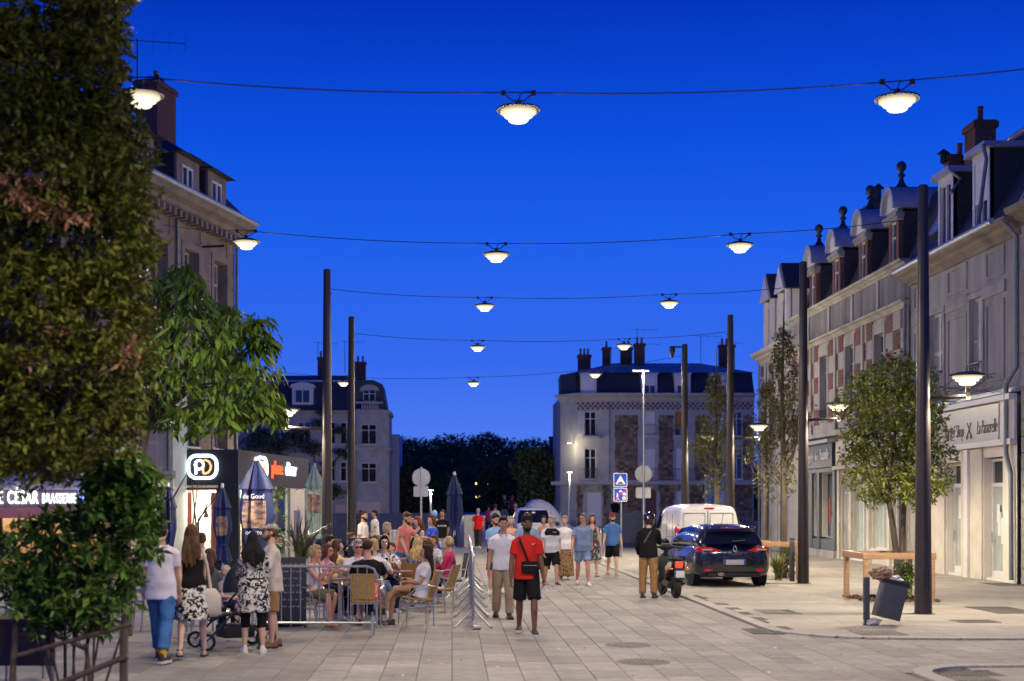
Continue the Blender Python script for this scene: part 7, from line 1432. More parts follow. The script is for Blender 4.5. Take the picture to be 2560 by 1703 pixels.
    HR = Matrix.Rotation(yaw, 3, 'Z') @ Matrix.Rotation(pit, 3, 'X'); hm = lambda v: hc + HR @ (Vector(v) * hk)
    if True:
        fr_(body, nb - sd * .03 * k, hm((0, .018, -.06)), .058 * ak, .054 * ak, 12)
        he = lambda c, r_: body.ell(hm(c), tuple(q * hk for q in r_), 16, 12, HR)
        he((0, .012, .022), (.075, .094, .094)); he((0, -.028, -.028), (.060, .066, .082)); he((0, -.042, -.078), (.042, .042, .036)); he((0, -.030, -.062), (.054, .05, .04)); he((0, -.075, .030), (.05, .022, .014))
        he((0, -.098, -.018), (.0125, .020, .016)); he((0, -.094, .0), (.009, .012, .026)); he((0, -.088, -.055), (.022, .014, .012))
        for s in (-1, 1): he((s * .076, .012, -.012), (.011, .020, .030)); he((s * .04, -.07, -.022), (.02, .02, .018))
    sm = skin_m(skin); bo = body.build('body', sm, root)
    hx = MB()
    if hands:
        for s, S0, E, Wp, fo in arms: finger_hand(hx, Wp, fo, Vector((-s, -.1, 0)) if abs(fo.z) > .6 else Vector((-s * .3, 0, -1)), s, .98 * ak, .55)
    def soft(o, v, sm_it=2, extra_mb=None, fac=.5, fold=0):
        m1 = o.modifiers.new('r', 'REMESH'); m1.mode = 'VOXEL'; m1.voxel_size = v; m2 = o.modifiers.new('s', 'SMOOTH'); m2.factor = fac; m2.iterations = sm_it; DEFER.append(('mod', o, extra_mb, fold))
    soft(bo, vox, 2, hx)
    # face details
    if face:
        e = MB()
        for s in (-1, 1): e.ell(hm((s * .030, -.0885, .004)), tuple(q * hk for q in (.0105, .006, .0062)), 8, 6, HR)
        e.build('eyes', M_eye, root)
        e = MB()
        for s in (-1, 1): e.tube([hm((s * q, -.092 + .2 * (q - .012) ** 1.2, .024 + .003 * math.sin((q - .012) / .036 * 3.1))) for q in (.014, .026, .038, .048)], [.0035 * hk, .0045 * hk, .004 * hk, .002 * hk], 5)
        e.build('eyebrows', hair_m(hair[1] if hair[0] not in ('bald', 'helmet') else 'dark'), root)
        MB().ell(hm((0, -.0985, -.057)), tuple(q * hk for q in (.021, .006, .0065)), 10, 6, HR).build('lips', mat('lips_' + skin, tuple(c * f_ for c, f_ in zip(SKINS[skin], (.72, .5, .5))), .5, 0), root)
    # hair
    st, hcl = hair; hmx = hair_m(hcl if hcl in HAIRS else 'dark'); h = MB(); ell = lambda c, r_: h.ell(hm(c), tuple(q * hk for q in r_), 16, 12, HR)
    if st in ('short', 'fade', 'curlytop', 'bob', 'long', 'pony', 'bun', 'crop', 'wavy'):
        ell((0, .022, .042), (.080, .095, .092)); 
        if st != 'fade': ell((0, .040, .005), (.082, .078, .085))
        ell((0, -.03, .092), (.058, .050, .032))
    if st == 'curlytop': ell((0, -.02, .11), (.07, .07, .035))
    if st == 'crop': ell((0, .03, .0), (.086, .08, .095)); ell((0, .0, .10), (.07, .08, .04))
    if st in ('bob', 'long', 'wavy'):
        for s in (-1, 1): ell((s * .070, .012, -.03), (.028, .055, .085)); ell((s * .062, .03, -.075), (.032, .05, .05))
        ell((0, .065, -.04), (.078, .045, .10))
    if st in ('long', 'wavy'):
        b0, b1 = hm((0, .085, -.06)), SP(.27 if st == 'long' else .31) - fd * (.135 if fem else .145) * k * bw; wd = 1.25 if st == 'wavy' else 1.0
        hr_ = random.Random(len(label))
        for i in range(7 if st == 'long' else 10):
            u = (i / (6 if st == 'long' else 9) - .5) * 2; e = b1 + Vector((u * .10 * hk * wd, 0, hr_.uniform(-.06, .07))) + sd * abs(u) * .05; s0 = b0 + Vector((u * .055 * hk, 0, .02)); mid = s0.lerp(e, .5) + Vector((u * .025 * wd + hr_.uniform(-.015, .015), hr_.uniform(-.012, .012), 0)); h.tube([s0, mid, e], [.034 * hk * wd, .036 * hk * wd, .016 * hk], 8)
    if st in ('pony',): fr_(h, hm((0, .09, .04)), hm((0, .13, -.16)), .028 * hk, .014 * hk, 10, 1, (.4, .034 * hk))
    if st == 'bun': ell((0, .095, .07), (.04, .04, .04))
    if h.v: o = h.build('hair', hmx, root); soft(o, min(vox, .011), 1 if st in ('wavy', 'curlytop') else 2, None, .5, .008 if st in ('wavy', 'curlytop') else .004)
    if st == 'bald': o = MB(); [o.ell(hm((s * .05, .05, -.01)), tuple(q * hk for q in (.032, .055, .05)), 10, 8, HR) for s in (-1, 1)]; o.build('hair', hmx, root)
    if beard:
        b = MB(); bl = lambda c, r_: b.ell(hm(c), tuple(q * hk for q in r_), 12, 8, HR); bl((0, -.050, -.088), (.048, .046, .036)); 
        for s in (-1, 1): bl((s * .046, -.025, -.055), (.019, .034, .042))
        bl((0, -.091, -.043), (.024, .010, .005)); o = b.build('beard', hair_m(beard), root); soft(o, .01, 1)
    # clothes
    P = dict(P0=P0, SP=SP, fd=fd, sd=sd, legs=legs, arms=arms, hm=hm, hk=hk, HR=HR, k=k, root=root, ring=ring, interp=interp, ak=ak, lk=lk, soft=soft, vox=vox, zp=zp, bw=bw)
    if top:
        kind, cm = top[0], top[1]; loose = .014 + (.006 if kind in ('tee', 'shirt', 'polo', 'blouse', 'hoodie') else 0); t = MB(); hs = hem
        lev = [hs] + [q for q in (-.03, .06, .16, .27, .35, .41, .44, .462, .478) if q > hs + .02]
        if kind in ('tank', 'strap'): lev = [q for q in lev if q <= .36]
        rings = []
        for q in lev:
            a, b = interp(max(q, -.02)); fl = loose + (.10 * max(0, (.22 - q)) if kind not in ('tank', 'strap') else .02 * max(0, .15 - q)) + (.010 if fem and q < .1 else 0)
            if q > .44: fl = .012
            rings.append(ring(q, a, b, fl * k, 22, belly * .12 if 0 < q < .3 else 0))
        if kind not in ('tank', 'strap'): rings.append(ring(.497, .066, .064, .0))
        if len(top) > 2 and top[2] == 'tunic':
            a, b = interp(0); rings = [[q + Vector((0, 0, -.34 * k)) for q in ring(0, a * 1.12, b * 1.2, .03)]] + [[q + Vector((0, 0, -.15 * k)) for q in ring(0, a * 1.1, b * 1.15, .02)]] + rings[1:]
        t.loft(rings)
        if kind not in ('tank', 'strap'):
            fl = {'hoodie': 1.0, 'long': 1.0}.get(kind, sleeve)
            for s, S0, E, Wp, fo in arms:
                t.ell(S0 + Vector((-s * .02 * k, 0, -.010)), (.062 * ak, .066 * ak, .062 * ak), 12, 8); fr_(t, SP(.468) + Vector((s * .05 * k, 0, 0)), S0 + Vector((0, 0, -.012)), .052 * ak, .056 * ak, 12)
                if fl >= .99: fr_(t, S0, E, .066 * ak, .054 * ak, 14, 1, (.5, .06 * ak)); t.ell(E, (.054 * ak,) * 3, 10, 8); fr_(t, E, E.lerp(Wp, .95), .053 * ak, .04 * ak, 12)
                else: fr_(t, S0 + Vector((-s * .01, 0, 0)), S0.lerp(E, fl), .066 * ak, .066 * ak, 14, 1, (.5, .066 * ak))
        o = t.build('top', cm, root); soft(o, vox, 3, None, .4, .009); P['top'] = o
        if kind == 'polo' or kind == 'shirt':
            c = MB()
            for s in (-1, 1): c.loft([[SP(.497) + fd * .070 * k + Vector((s * .012 * k, 0, 0)), SP(.475) + fd * .115 * k + Vector((s * .03 * k, 0, 0)), SP(.485) + fd * .085 * k + Vector((s * .068 * k, 0, 0)), SP(.505) + fd * .0 * k + Vector((s * .078 * k, 0, 0))], [SP(.515) + fd * .062 * k + Vector((s * .012 * k, 0, 0)), SP(.49) + fd * .12 * k + Vector((s * .03 * k, 0, 0)), SP(.505) + fd * .09 * k + Vector((s * .066 * k, 0, 0)), SP(.525) + fd * .0 * k + Vector((s * .07 * k, 0, 0))]], closed=False)
            c.build('collar', cm, root)
        if kind == 'strap' or kind == 'tank':
            for s in (-1, 1): MB().tube([SP(.35) + fd * .125 * k + Vector((s * .07 * k, 0, 0)), SP(.43) + fd * .10 * k + Vector((s * .085 * k, 0, 0)), SP(.478) + Vector((s * .095 * k, 0, 0)), SP(.43) - fd * .10 * k + Vector((s * .085 * k, 0, 0)), SP(.35) - fd * .115 * k + Vector((s * .07 * k, 0, 0))], [.012 * k if kind == 'strap' else .03 * k] * 5, 6).build('strap', cm, root)
    if bottom:
        kind, cm = bottom[0], bottom[1]; t = MB()
        if kind in ('skirt', 'maxi', 'dress'):
            zl = {'skirt': .42, 'maxi': .82, 'dress': .45}[kind] * k; a, b = interp(0)
            if 'seat' in p:
                t.loft([ring(.17, *interp(.17), .012), ring(.0, a, b, .02)]); 
                for hp, kn, an in legs: fr_(t, hp, hp.lerp(kn, .9), .105 * lk, .08 * lk)
            else:
                gap = (legs[0][2] - legs[1][2]) * .5; fl = {'skirt': 1.08, 'maxi': 1.15, 'dress': 1.25}[kind]
                def skr(f): 
                    n = 24; mv = Vector((0, 0, -zl * f)); am = (a * bw * (1 + (fl - 1) * f)) * k + .02 + abs(gap.x) * f * .3; bm_ = (b * bw * (1 + (fl - 1) * f)) * k + .02 + abs(gap.y) * f * .55
                    return [P0 + mv + Vector(((am + .012 * f * math.cos(7 * q)) * math.cos(q), (bm_ + .012 * f * math.cos(6 * q + 1)) * math.sin(q), 0)) for q in [2 * math.pi * i / n for i in range(n)]]
                t.loft([skr(f) for f in (1, .75, .5, .25, 0)] + [[q for q in ring(.08, *interp(.08), .014, 24)], [q for q in ring(.17, *interp(.17), .012, 24)]])
        else:
            frac = {'shorts': 1.0, 'jorts': .82, 'hot': .42, 'trousers': 2, 'leggings': 1.35, 'cropped': 1.85}[kind]; lo = {'shorts': .024, 'jorts': .022, 'hot': .016, 'trousers': .018, 'leggings': .007, 'cropped': .016}[kind] * k
            t.loft([ring(-.075, .115, .09, lo)] + [ring(q, *interp(q), lo * .8 + .004) for q in (0, .08, .15)])
            for hp, kn, an in legs:
                up = hp + Vector((0, 0, .0 * k)) - Vector((hp.x * .12, 0, 0)); hi = .082 * lk + lo * .6
                if frac <= 1.0: fr_(t, up, hp.lerp(kn, frac - .03), hi, .064 * lk + lo * (1.5 if kind == 'shorts' else 1.1) + (.02 * (1 - frac)), 16)
                else:
                    fr_(t, up, kn, hi, .060 * lk + lo, 16, 1, (.4, .084 * lk + lo)); t.ell(kn, (.060 * lk + lo,) * 3, 12, 8); fl = min(1, frac - 1); fr_(t, kn, kn.lerp(an, fl * .97), .060 * lk + lo, (.045 * lk + lo * 1.3) if kind != 'leggings' else .05 * lk + lo, 14, 1, (.3, .061 * lk + lo))
        o = t.build({'skirt': 'skirt', 'maxi': 'skirt', 'dress': 'dress_skirt', 'trousers': 'trousers', 'leggings': 'leggings', 'cropped': 'jeans'}.get(kind, 'shorts'), cm, root); soft(o, vox, 3, None, .4, .007)
    if shoes:
        kind, c = shoes; cm = mat('shoe_%d_%d_%d' % tuple(int(q * 99) for q in c), c, .6, .06)
        for hp, kn, an in legs:
            fw = Vector((.12 * (1 if hp.x > 0 else -1), -1, 0)); 
            if kind == 'sandal':
                sb = MB(); sole_mb(sb, an, fw, k, .25, .02); so = sb.build('sandal', cm, root, smooth=False); MB().tube([an + Vector((-.045 * k, -.07 * k, -.055 * k)), an + Vector((0, -.085 * k, -.012 * k)), an + Vector((.045 * k, -.07 * k, -.055 * k))], .008, 5).tube([an + Vector((.04 * k * math.cos(q), .04 * k * math.sin(q) - .002, .005)) for q in np.linspace(0, 6.28, 9)], .008, 5).build('strap', cm, so)
            else:
                sb = MB(); shoe_mb(sb, an + Vector((0, 0, .006)), fw, k * 1.08, 1.05 if kind != 'boot' else 1.4); so = sb.build('shoe', cm, root); b = MB(); sole_mb(b, an + Vector((0, 0, -.004)), fw, k * 1.08); b.build('sole', M_sole if kind == 'sneaker' else M_trim, so, smooth=False)
    if extra:
        for e_ in extra: e_(P)
    return root
# accessories
def cross_bag(m, low=True, side=1):
    def f(P):
        SP, fd, k, root = P['SP'], P['fd'], P['k'], P['root']; s = side; rr = .145 * k * P['bw']
        pts = [SP(.475) + Vector((-s * .10 * k, 0, .02)), SP(.43) + fd * rr * .9 + Vector((-s * .10 * k, 0, 0)), SP(.3) + fd * (rr + .01) + Vector((-s * .05 * k, 0, 0)), SP(.12) + fd * (rr + .012) + Vector((s * .02 * k, 0, 0))]
        MB().loft([[q + Vector((-.018, 0, 0)), q + Vector((.018, 0, 0)), q + Vector((.018, 0, 0)) + fd * .006, q + Vector((-.018, 0, 0)) + fd * .006] for q in pts]).build('bag_strap', m, root); c = SP(.06) + fd * (rr + .03) + Vector((s * .04 * k, 0, 0))
        bk = [SP(.475) + Vector((-s * .10 * k, 0, .02)), SP(.4) - fd * rr + Vector((-s * .05 * k, 0, 0)), SP(.2) - fd * rr + Vector((s * .06 * k, 0, 0)), SP(.08) + Vector((s * .17 * k, 0, 0))]; MB().loft([[q + Vector((-.016, 0, 0)), q + Vector((.016, 0, 0)), q + Vector((.016, 0, .004)) - fd * .006, q + Vector((-.016, 0, .004)) - fd * .006] for q in bk]).build('bag_strap', m, root)
        if low: MB().box(-.13, .13, -.04, .03, -.095, .085, M=Matrix.Translation(c)).build('bag', m, root, bevel=.03); MB().box(-.10, .10, -.047, -.041, .02, .028, M=Matrix.Translation(c)).build('zip', M_steel, root, smooth=False)
    return f
def cap_hat(m, brim=True, back=False):
    def f(P):
        hm, hk, HR, root = P['hm'], P['hk'], P['HR'], P['root']; c = MB(); c.ell(hm((0, .012, .055)), tuple(q * hk for q in (.086, .102, .082)), 16, 10, HR)
        o = c.build('cap', m, root); s = -1 if not back else 1
        if brim: MB().loft([[hm((x, s * .085 + abs(x) * .3 * -s, .05)), hm((x * .8, s * (.165 - abs(x) * .35), .04)), hm((x * .8, s * (.165 - abs(x) * .35), .046)), hm((x, s * .085 + abs(x) * .3 * -s, .058))] for x in (-.072, -.04, 0, .04, .072)]).build('peak', m, o)
    return f
def flat_cap(m):
    def f(P):
        hm, hk, HR, root = P['hm'], P['hk'], P['HR'], P['root']; c = MB(); c.ell(hm((0, .01, .075)), tuple(q * hk for q in (.094, .108, .05)), 16, 10, HR); c.ell(hm((0, -.06, .066)), tuple(q * hk for q in (.082, .075, .032)), 16, 8, HR); c.ell(hm((0, .05, .07)), tuple(q * hk for q in (.09, .07, .06)), 14, 8, HR); o = c.build('flat_cap', m, root); P['soft'](o, .01, 2); MB().ell(hm((0, -.118, .052)), tuple(q * hk for q in (.066, .034, .008)), 12, 6, HR).build('peak', m, root)
    return f
def helmet(P):
    hm, hk, HR, root = P['hm'], P['hk'], P['HR'], P['root']; mm = mat('helmet_black', (.012, .012, .014), .15, 0, coat=.6); c = MB(); c.ell(hm((0, .0, .03)), tuple(q * hk for q in (.125, .145, .135)), 20, 14, HR); c.ell(hm((0, -.02, -.06)), tuple(q * hk for q in (.112, .125, .075)), 18, 10, HR); o = c.build('helmet', mm, root); P['soft'](o, .012, 2)
    MB().ell(hm((0, -.06, .01)), tuple(q * hk for q in (.118, .10, .055)), 16, 10, HR).build('visor', M_cglass, root); MB().ell(hm((0, .138, .03)), tuple(q * hk for q in (.02, .01, .015)), 8, 6, HR).build('logo', M_signw, root)
def glasses(m=None, dark=False):
    def f(P):
        hm, hk, HR, root = P['hm'], P['hk'], P['HR'], P['root']; mm = m or M_trim; g = MB()
        for s in (-1, 1):
            g.tube([hm((s * .031 + .023 * math.cos(q), -.102, .002 + .019 * math.sin(q))) for q in np.linspace(0, 2 * math.pi, 11)], .0026 * hk, 5); g.tube([hm((s * .054, -.098, .006)), hm((s * .074, -.04, .006)), hm((s * .079, .01, .0))], .0025 * hk, 5)
        g.tube([hm((-.009, -.106, .005)), hm((.009, -.106, .005))], .0025 * hk, 5); o = g.build('glasses', mm, root)
        if dark:
            for s in (-1, 1): MB().ell(hm((s * .031, -.102, .002)), tuple(q * hk for q in (.023, .003, .018)), 10, 6, HR).build('lens', M_cglass, o)
    return f
def chest(body, size, m, s_=.36, dx=.0, xs=1.0, back=False):
    def f(P): SP, fd, k = P['SP'], P['fd'], P['k'] ; a, b = P['interp'](s_); d = -1 if back else 1; o = SP(s_) + fd * d * (b * P['bw'] * k + .036) + Vector((dx * k, 0, 0)); text('lettering', body, size * k, m, P['root'], plane_M(o, (1, 0, 0) if not back else (-1, 0, 0), P['sd']), .001, 0, xs)
    return f
def swoosh(m, s_=.385, dx=.09):
    def f(P): SP, fd, k = P['SP'], P['fd'], P['k']; a, b = P['interp'](s_); o = SP(s_) + fd * (b * P['bw'] * k * .82 + .036) + Vector((dx * k, 0, 0)); MB().tube([o + Vector((-.022, 0, .004)), o + Vector((-.012, -.004, -.008)), o + Vector((.026, 0, .012))], [.004, .006, .001], 5).build('chest_mark', m, P['root'])
    return f
def band(m, z0, z1, infl=.026):
    def f(P): t = MB(); t.loft([P['ring'](q, *P['interp'](q), infl, 22) for q in np.linspace(z0, z1, 5)], False, False); t.build('shirt_band', m, P['root'])
    return f
def tote(m, s=1, z=-.12):
    def f(P): SP, k = P['SP'], P['k']; c = SP(z) + Vector((s * .24 * k, .03, 0)); MB().loft([[c + Vector((x * w_, y * d_, zz)) for x, y in ((-1, -1), (1, -1), (1, 1), (-1, 1))] for zz, w_, d_ in ((-.26, .07, .05), (-.22, .13, .07), (.0, .13, .06), (.1, .06, .02))]).build('tote_bag', m, P['root'], bevel=.02); MB().tube([c + Vector((0, 0, .08)), SP(.3) + Vector((s * .19 * k, .03, 0)), SP(.47) + Vector((s * .12 * k, .02, .02))], [.02, .018, .018], 6).build('tote_strap', m, P['root'])
    return f
def phone(P): s, S0, E, Wp, fo = P['arms'][0]; c = Wp + fo * .09 * P['k']; MB().box(-.035, .035, -.006, .006, -.02, .12, M=Matrix.Translation(c)).build('phone', M_trim, P['root'], bevel=.004)
def watch(P): s, S0, E, Wp, fo = P['arms'][0]; MB().tube([Wp - fo * .012, Wp + fo * .012], .031 * P['ak'], 12).build('watch', M_trim, P['root'])
def cigarette(P): s, S0, E, Wp, fo = P['arms'][0]; c = Wp + fo * .15; MB().tube([c, c + Vector((.05, -.02, -.05))], .006, 5).build('cigarette', M_signw, P['root'])
def tattoo(P): hp, kn, an = P['legs'][0]; MB().ell(kn.lerp(an, .42) + Vector((.01, -.046 * P['lk'], 0)), (.022, .008, .05), 8, 6).build('tattoo', mat('tattoo_ink', (.06, .03, .022), .6, .4, 30), P['root'])
def shades_on_head(P): hm, hk, HR = P['hm'], P['hk'], P['HR']; [MB().ell(hm((s * .03, -.075, .095)), tuple(q * hk for q in (.026, .012, .016)), 8, 6, HR).build('sunglasses', M_cglass, P['root']) for s in (-1, 1)]
def socks(m):
    def f(P):
        for hp, kn, an in P['legs']: fr_mb = MB(); fr_(fr_mb, an + Vector((0, 0, -.03)), an.lerp(kn, .34), .043 * P['lk'], .05 * P['lk'], 12); fr_mb.build('sock', m, P['root'])
    return f
W_ = cloth('white', (.66, .65, .66)); BK = cloth('black', (.012, .012, .014)); RED = cloth('red', (.52, .025, .02)); KHA = cloth('khaki', (.36, .27, .17)); TANB = cloth('tan_brown', (.30, .17, .07)); NAVY = cloth('navy', (.015, .02, .05)); DEN = cloth('denim', (.05, .14, .34), .25); DENL = cloth('denim_light', (.20, .30, .46), .25); SKY_ = cloth('sky_blue', (.28, .45, .68)); CHB = cloth('chambray', (.20, .28, .42), .12); BLUE = cloth('mid_blue', (.07, .17, .42)); ROY = cloth('royal_blue', (.035, .07, .42)); PINK = cloth('salmon', (.62, .20, .17)); MAG = cloth('magenta', (.50, .04, .13)); YEL = cloth('pale_yellow', (.58, .44, .20)); GREY = cloth('grey', (.30, .29, .29)); TEAL = cloth('dark_teal', (.02, .07, .09)); LIN = cloth('linen', (.52, .46, .40)); OLV = cloth('olive', (.13, .13, .07)); LAV = cloth('pale_lavender', (.58, .55, .62)); PEA = cloth('peach', (.55, .30, .22)); BLAG = cloth('bottle_grey', (.1, .1, .11)); OCH = cloth('ochre', (.55, .32, .02)); LBL = cloth('pale_blue_hood', (.20, .38, .70))
BWP = pattern('black_white', (.012, .012, .012), (.60, .58, .55), 24, .03, .50); BWP2 = pattern('black_on_white', (.62, .61, .6), (.015, .015, .015), 15, .02, .56); LEO = pattern('leopard', (.30, .18, .09), (.03, .02, .015), 26, .04, .55); FLOW = pattern('flower_blouse', (.62, .62, .62), (.25, .25, .32), 11, .05, .58); TARTAN = pattern('cap_check', (.30, .27, .24), (.46, .42, .38), 18, .1, .5); FLO2 = pattern('patterned_dress', (.05, .05, .07), (.5, .48, .46), 14, .04, .58); BLF = pattern('blue_floral', (.05, .09, .3), (.4, .45, .6), 16, .05, .56)
def pp(label, px, Y, rz, **kw): return person(label, gX(px, Y), Y, rz, **kw)
G1, G2, G3 = 'people walking in the street', 'guests seated on the terrace', 'people standing on the terrace'
# --- four people seen from behind, lower left
V1 = .013
pp('man from behind in pale lavender T-shirt, blue cropped jeans and yellow socks', 402, 17.5, 172, H=1.80, pose='amble', skin='tan', hair=('short', 'dark'), top=('tee', LAV), bottom=('cropped', DEN), shoes=('sneaker', (.02, .02, .02)), vox=V1, group=G1, extra=[socks(OCH)], hem=-.14, face=False)
pp('long-haired woman from behind in black top and black-and-white skirt', 480, 18.0, 186, H=1.72, sex='f', pose='walkL', skin='pale', hair=('long', 'brown'), top=('strap', BK), bottom=('skirt', pattern('black_white_swirl', (.012, .012, .012), (.60, .58, .55), 17, .03, .5)), shoes=('sandal', (.02, .02, .02)), vox=V1, group=G1, extra=[tote(LIN, -1)], face=False, head=(-8, 0), legov=((-16, 6, 4), (13, 10, 5)), hem=-.03)
pp('woman from behind with dark curly hair in flowered tunic and black leggings', 634, 18.6, 195, H=1.60, sex='f', pose='hold', skin='light', hair=('wavy', 'black'), top=('long', BWP, 'tunic'), bottom=('leggings', BK), shoes=('sneaker', (.66, .65, .62)), vox=V1, group=G1, bulk=1.15, face=False)
pp('man in checked flat cap, pale shirt and tan shorts beside the curly-haired woman', 680, 19.3, -72, H=1.70, pose='hold', skin='light', hair=('short', 'brown'), top=('tee', LIN), bottom=('shorts', TANB), shoes=('shoe', (.16, .08, .03)), vox=V1, group=G1, beard='brown', extra=[flat_cap(TARTAN), glasses()], sleeve=.95, hem=-.14)
pp('seated woman with long brown hair behind the pushchair', 528, 21.0, 150, H=1.64, sex='f', pose='sit', skin='light', hair=('long', 'brown'), top=('tee', BLAG), bottom=('trousers', NAVY), group=G2, face=False)
pp('small blond boy with a pale cap by the pushchair', 566, 20.6, 60, H=1.15, pose='sit', skin='pale', hair=('short', 'blond'), top=('tee', GREY), bottom=('shorts', NAVY), group=G2, extra=[cap_hat(cloth('cap_cream', (.55, .45, .35)), False)])
pp('fair-haired child standing behind the long-haired woman', 505, 23.0, 200, H=1.50, pose='stand', skin='light', hair=('short', 'chestnut'), top=('tee', W_), bottom=('shorts', NAVY), group=G1, face=False)
# --- two men in the middle
pp('man in red T-shirt and black shorts with black bag across his chest', 1317, 21.3, 3, H=1.83, bulk=.95, pose='amble', skin='brown', hair=('fade', 'black'), top=('tee', RED), bottom=('shorts', BK), shoes=('sneaker', (.03, .03, .03)), vox=.012, group=G1, beard='black', head=(8, -2), extra=[cross_bag(BK, True, 1), swoosh(M_signw), cigarette, cap_hat(BK, False), tattoo], armov=((6, 9, 12, 2), (4, 9, 14, 2)), hem=-.12, sleeve=.66, legov=((15, 8, 1), (-8, 16, 1)))
pp('young man in white polo shirt and beige trousers beside the man in red', 1258, 24.3, 6, H=1.77, pose='amble', skin='tan', hair=('fade', 'black'), top=('polo', W_), bottom=('trousers', KHA), shoes=('boot', (.03, .025, .02)), vox=.013, group=G1, beard=None, head=(4, 0), sleeve=.6, hem=-.10, armov=((6, 5, 12, 2), (-4, 6, 18, 0)))
# --- walkers behind
V2 = .016
pp('man in pale blue T-shirt with dark strap across his chest, looking down', 1240, 31.0, -8, H=1.78, skin='light', pose='walkR', hair=('short', 'dark'), top=('tee', SKY_), bottom=('shorts', NAVY), vox=V2, group=G1, beard='dark', head=(35, 14), extra=[cross_bag(BK, True, -1), watch])
pp('man in grey-blue shirt half hidden behind the man in red', 1318, 29.3, 0, H=1.80, skin='tan', hair=('short', 'brown'), top=('shirt', CHB), bottom=('trousers', NAVY), vox=V2, group=G1, bulk=1.1)
pp('grey-blond woman in peach top behind the two men', 1278, 36.0, 0, H=1.66, sex='f', skin='light', hair=('bob', 'ash'), top=('tee', PEA), bottom=('trousers', NAVY), vox=V2, group=G1)
pp('stout man in black and white T-shirt and black shorts, looking aside', 1378, 34.3, 6, H=1.74, bulk=1.14, pose='amble', skin='light', hair=('short', 'grey'), top=('tee', W_), bottom=('shorts', BK), shoes=('sneaker', (.04, .04, .04)), vox=V2, group=G1, head=(-62, 0), extra=[band(BK, .33, .49, .035), band(cloth('mid_grey', (.2, .2, .2)), .30, .335, .034), chest('puma', .04, M_signw, .40, .05)])
pp('short-haired woman in white top and leopard print skirt, smiling', 1412, 37.0, -6, H=1.68, sex='f', skin='light', bulk=1.08, pose='amble', hair=('crop', 'blond'), top=('tee', W_), bottom=('maxi', LEO), shoes=('sandal', (.25, .12, .05)), vox=V2, group=G1, head=(-10, 0))
pp('bald-templed man in blue-grey shirt, denim shorts and white trainers', 1457, 34.2, -4, H=1.78, bulk=1.1, pose='walkL', skin='red', hair=('short', 'darkgrey'), top=('shirt', CHB), bottom=('jorts', DENL), shoes=('sneaker', (.68, .67, .65)), vox=V2, group=G1, head=(-38, 0), extra=[glasses(), watch], armov=((-12, 9, 12, 0), (14, 9, 20, 0)))
pp('long-haired woman in patterned dress behind the man in denim shorts', 1480, 38.5, 0, H=1.70, sex='f', skin='light', hair=('long', 'chestnut'), top=('tank', FLO2), bottom=('dress', FLO2), shoes=('sandal', (.1, .06, .04)), vox=V2, group=G1)
pp('bearded man in red cap, blue T-shirt and black shorts walking alone', 1531, 39.4, 0, H=1.76, pose='amble', skin='pale', hair=('short', 'dark'), top=('tee', BLUE), bottom=('shorts', BK), shoes=('sandal', (.35, .2, .12)), vox=V2, group=G1, beard='black', extra=[cap_hat(cloth('cap_red', (.35, .03, .03)))])
pp('dark-haired woman glimpsed behind the stout man', 1360, 41.0, -20, H=1.64, sex='f', skin='light', hair=('bob', 'dark'), top=('tee', PEA), bottom=('trousers', BK), vox=V2, group=G1)
pp('rider in black helmet, black top and tan trousers beside the scooter', 1621, 29.6, 168, H=1.78, pose='stand', skin='light', hair=('helmet', 'dark'), top=('hoodie', BK), bottom=('trousers', TANB), shoes=('boot', (.03, .03, .03)), vox=.014, group=G1, extra=[helmet, cross_bag(BLAG, False)], face=False, armov=((-5, 14, 40, 10), (38, 8, 60, 10)), lean=6, hem=-.10)
# --- far people
V3 = .024
kw3 = dict(vox=V3, hands=True)
pp('older man in bright red T-shirt walking away towards the bridge', 1195, 61.0, 175, H=1.78, skin='light', hair=('short', 'grey'), top=('tee', cloth('bright_red', (.62, .02, .02))), bottom=('trousers', cloth('charcoal', (.05, .045, .05))), pose='amble', group=G1, face=False, z=.06, bulk=1.08, **kw3)
pp('man in white T-shirt with dark strap walking away on the ramp', 1238, 66.0, 170, H=1.80, skin='tan', hair=('short', 'brown'), top=('tee', W_), bottom=('trousers', NAVY), group=G1, face=False, z=ramp_z(66), extra=[cross_bag(BK, False)], **kw3)
pp('person in deep pink on the ramp behind the raised arm', 1222, 70.0, 175, H=1.68, sex='f', skin='light', hair=('short', 'dark'), top=('tee', cloth('deep_pink', (.4, .05, .1))), bottom=('trousers', NAVY), group=G1, face=False, z=ramp_z(70), **kw3)
pp('person in black with a bag strap and beige trousers high on the bridge', 1261, 88.0, 20, H=1.74, sex='f', skin='pale', hair=('short', 'brown'), top=('long', BK), bottom=('trousers', KHA), group=G1, z=ramp_z(88), pose='hold', extra=[cross_bag(GREY, False)], **kw3)
pp('person in dark red T-shirt beside the one in black on the bridge', 1279, 89.0, 150, H=1.70, skin='tan', hair=('short', 'black'), top=('tee', cloth('dark_red', (.25, .03, .05))), bottom=('trousers', NAVY), group=G1, face=False, z=ramp_z(89), **kw3)
pp('grey-haired man in black T-shirt walking away above the small van', 1289, 67.0, 182, H=1.78, skin='light', hair=('short', 'grey'), top=('tee', BK), bottom=('shorts', NAVY), group=G1, face=False, z=ramp_z(67), bulk=1.1, **kw3)
pp('man in navy T-shirt looking right, far left by the railing', 903, 52.0, 60, H=1.76, skin='brown', hair=('short', 'black'), top=('tee', NAVY), bottom=('trousers', NAVY), group=G1, **kw3)
pp('young man in white T-shirt and dark trousers striding left, far left', 938, 50.0, -60, H=1.80, skin='tan', pose='walkR', hair=('short', 'black'), top=('tee', W_), bottom=('trousers', NAVY), group=G1, **kw3)
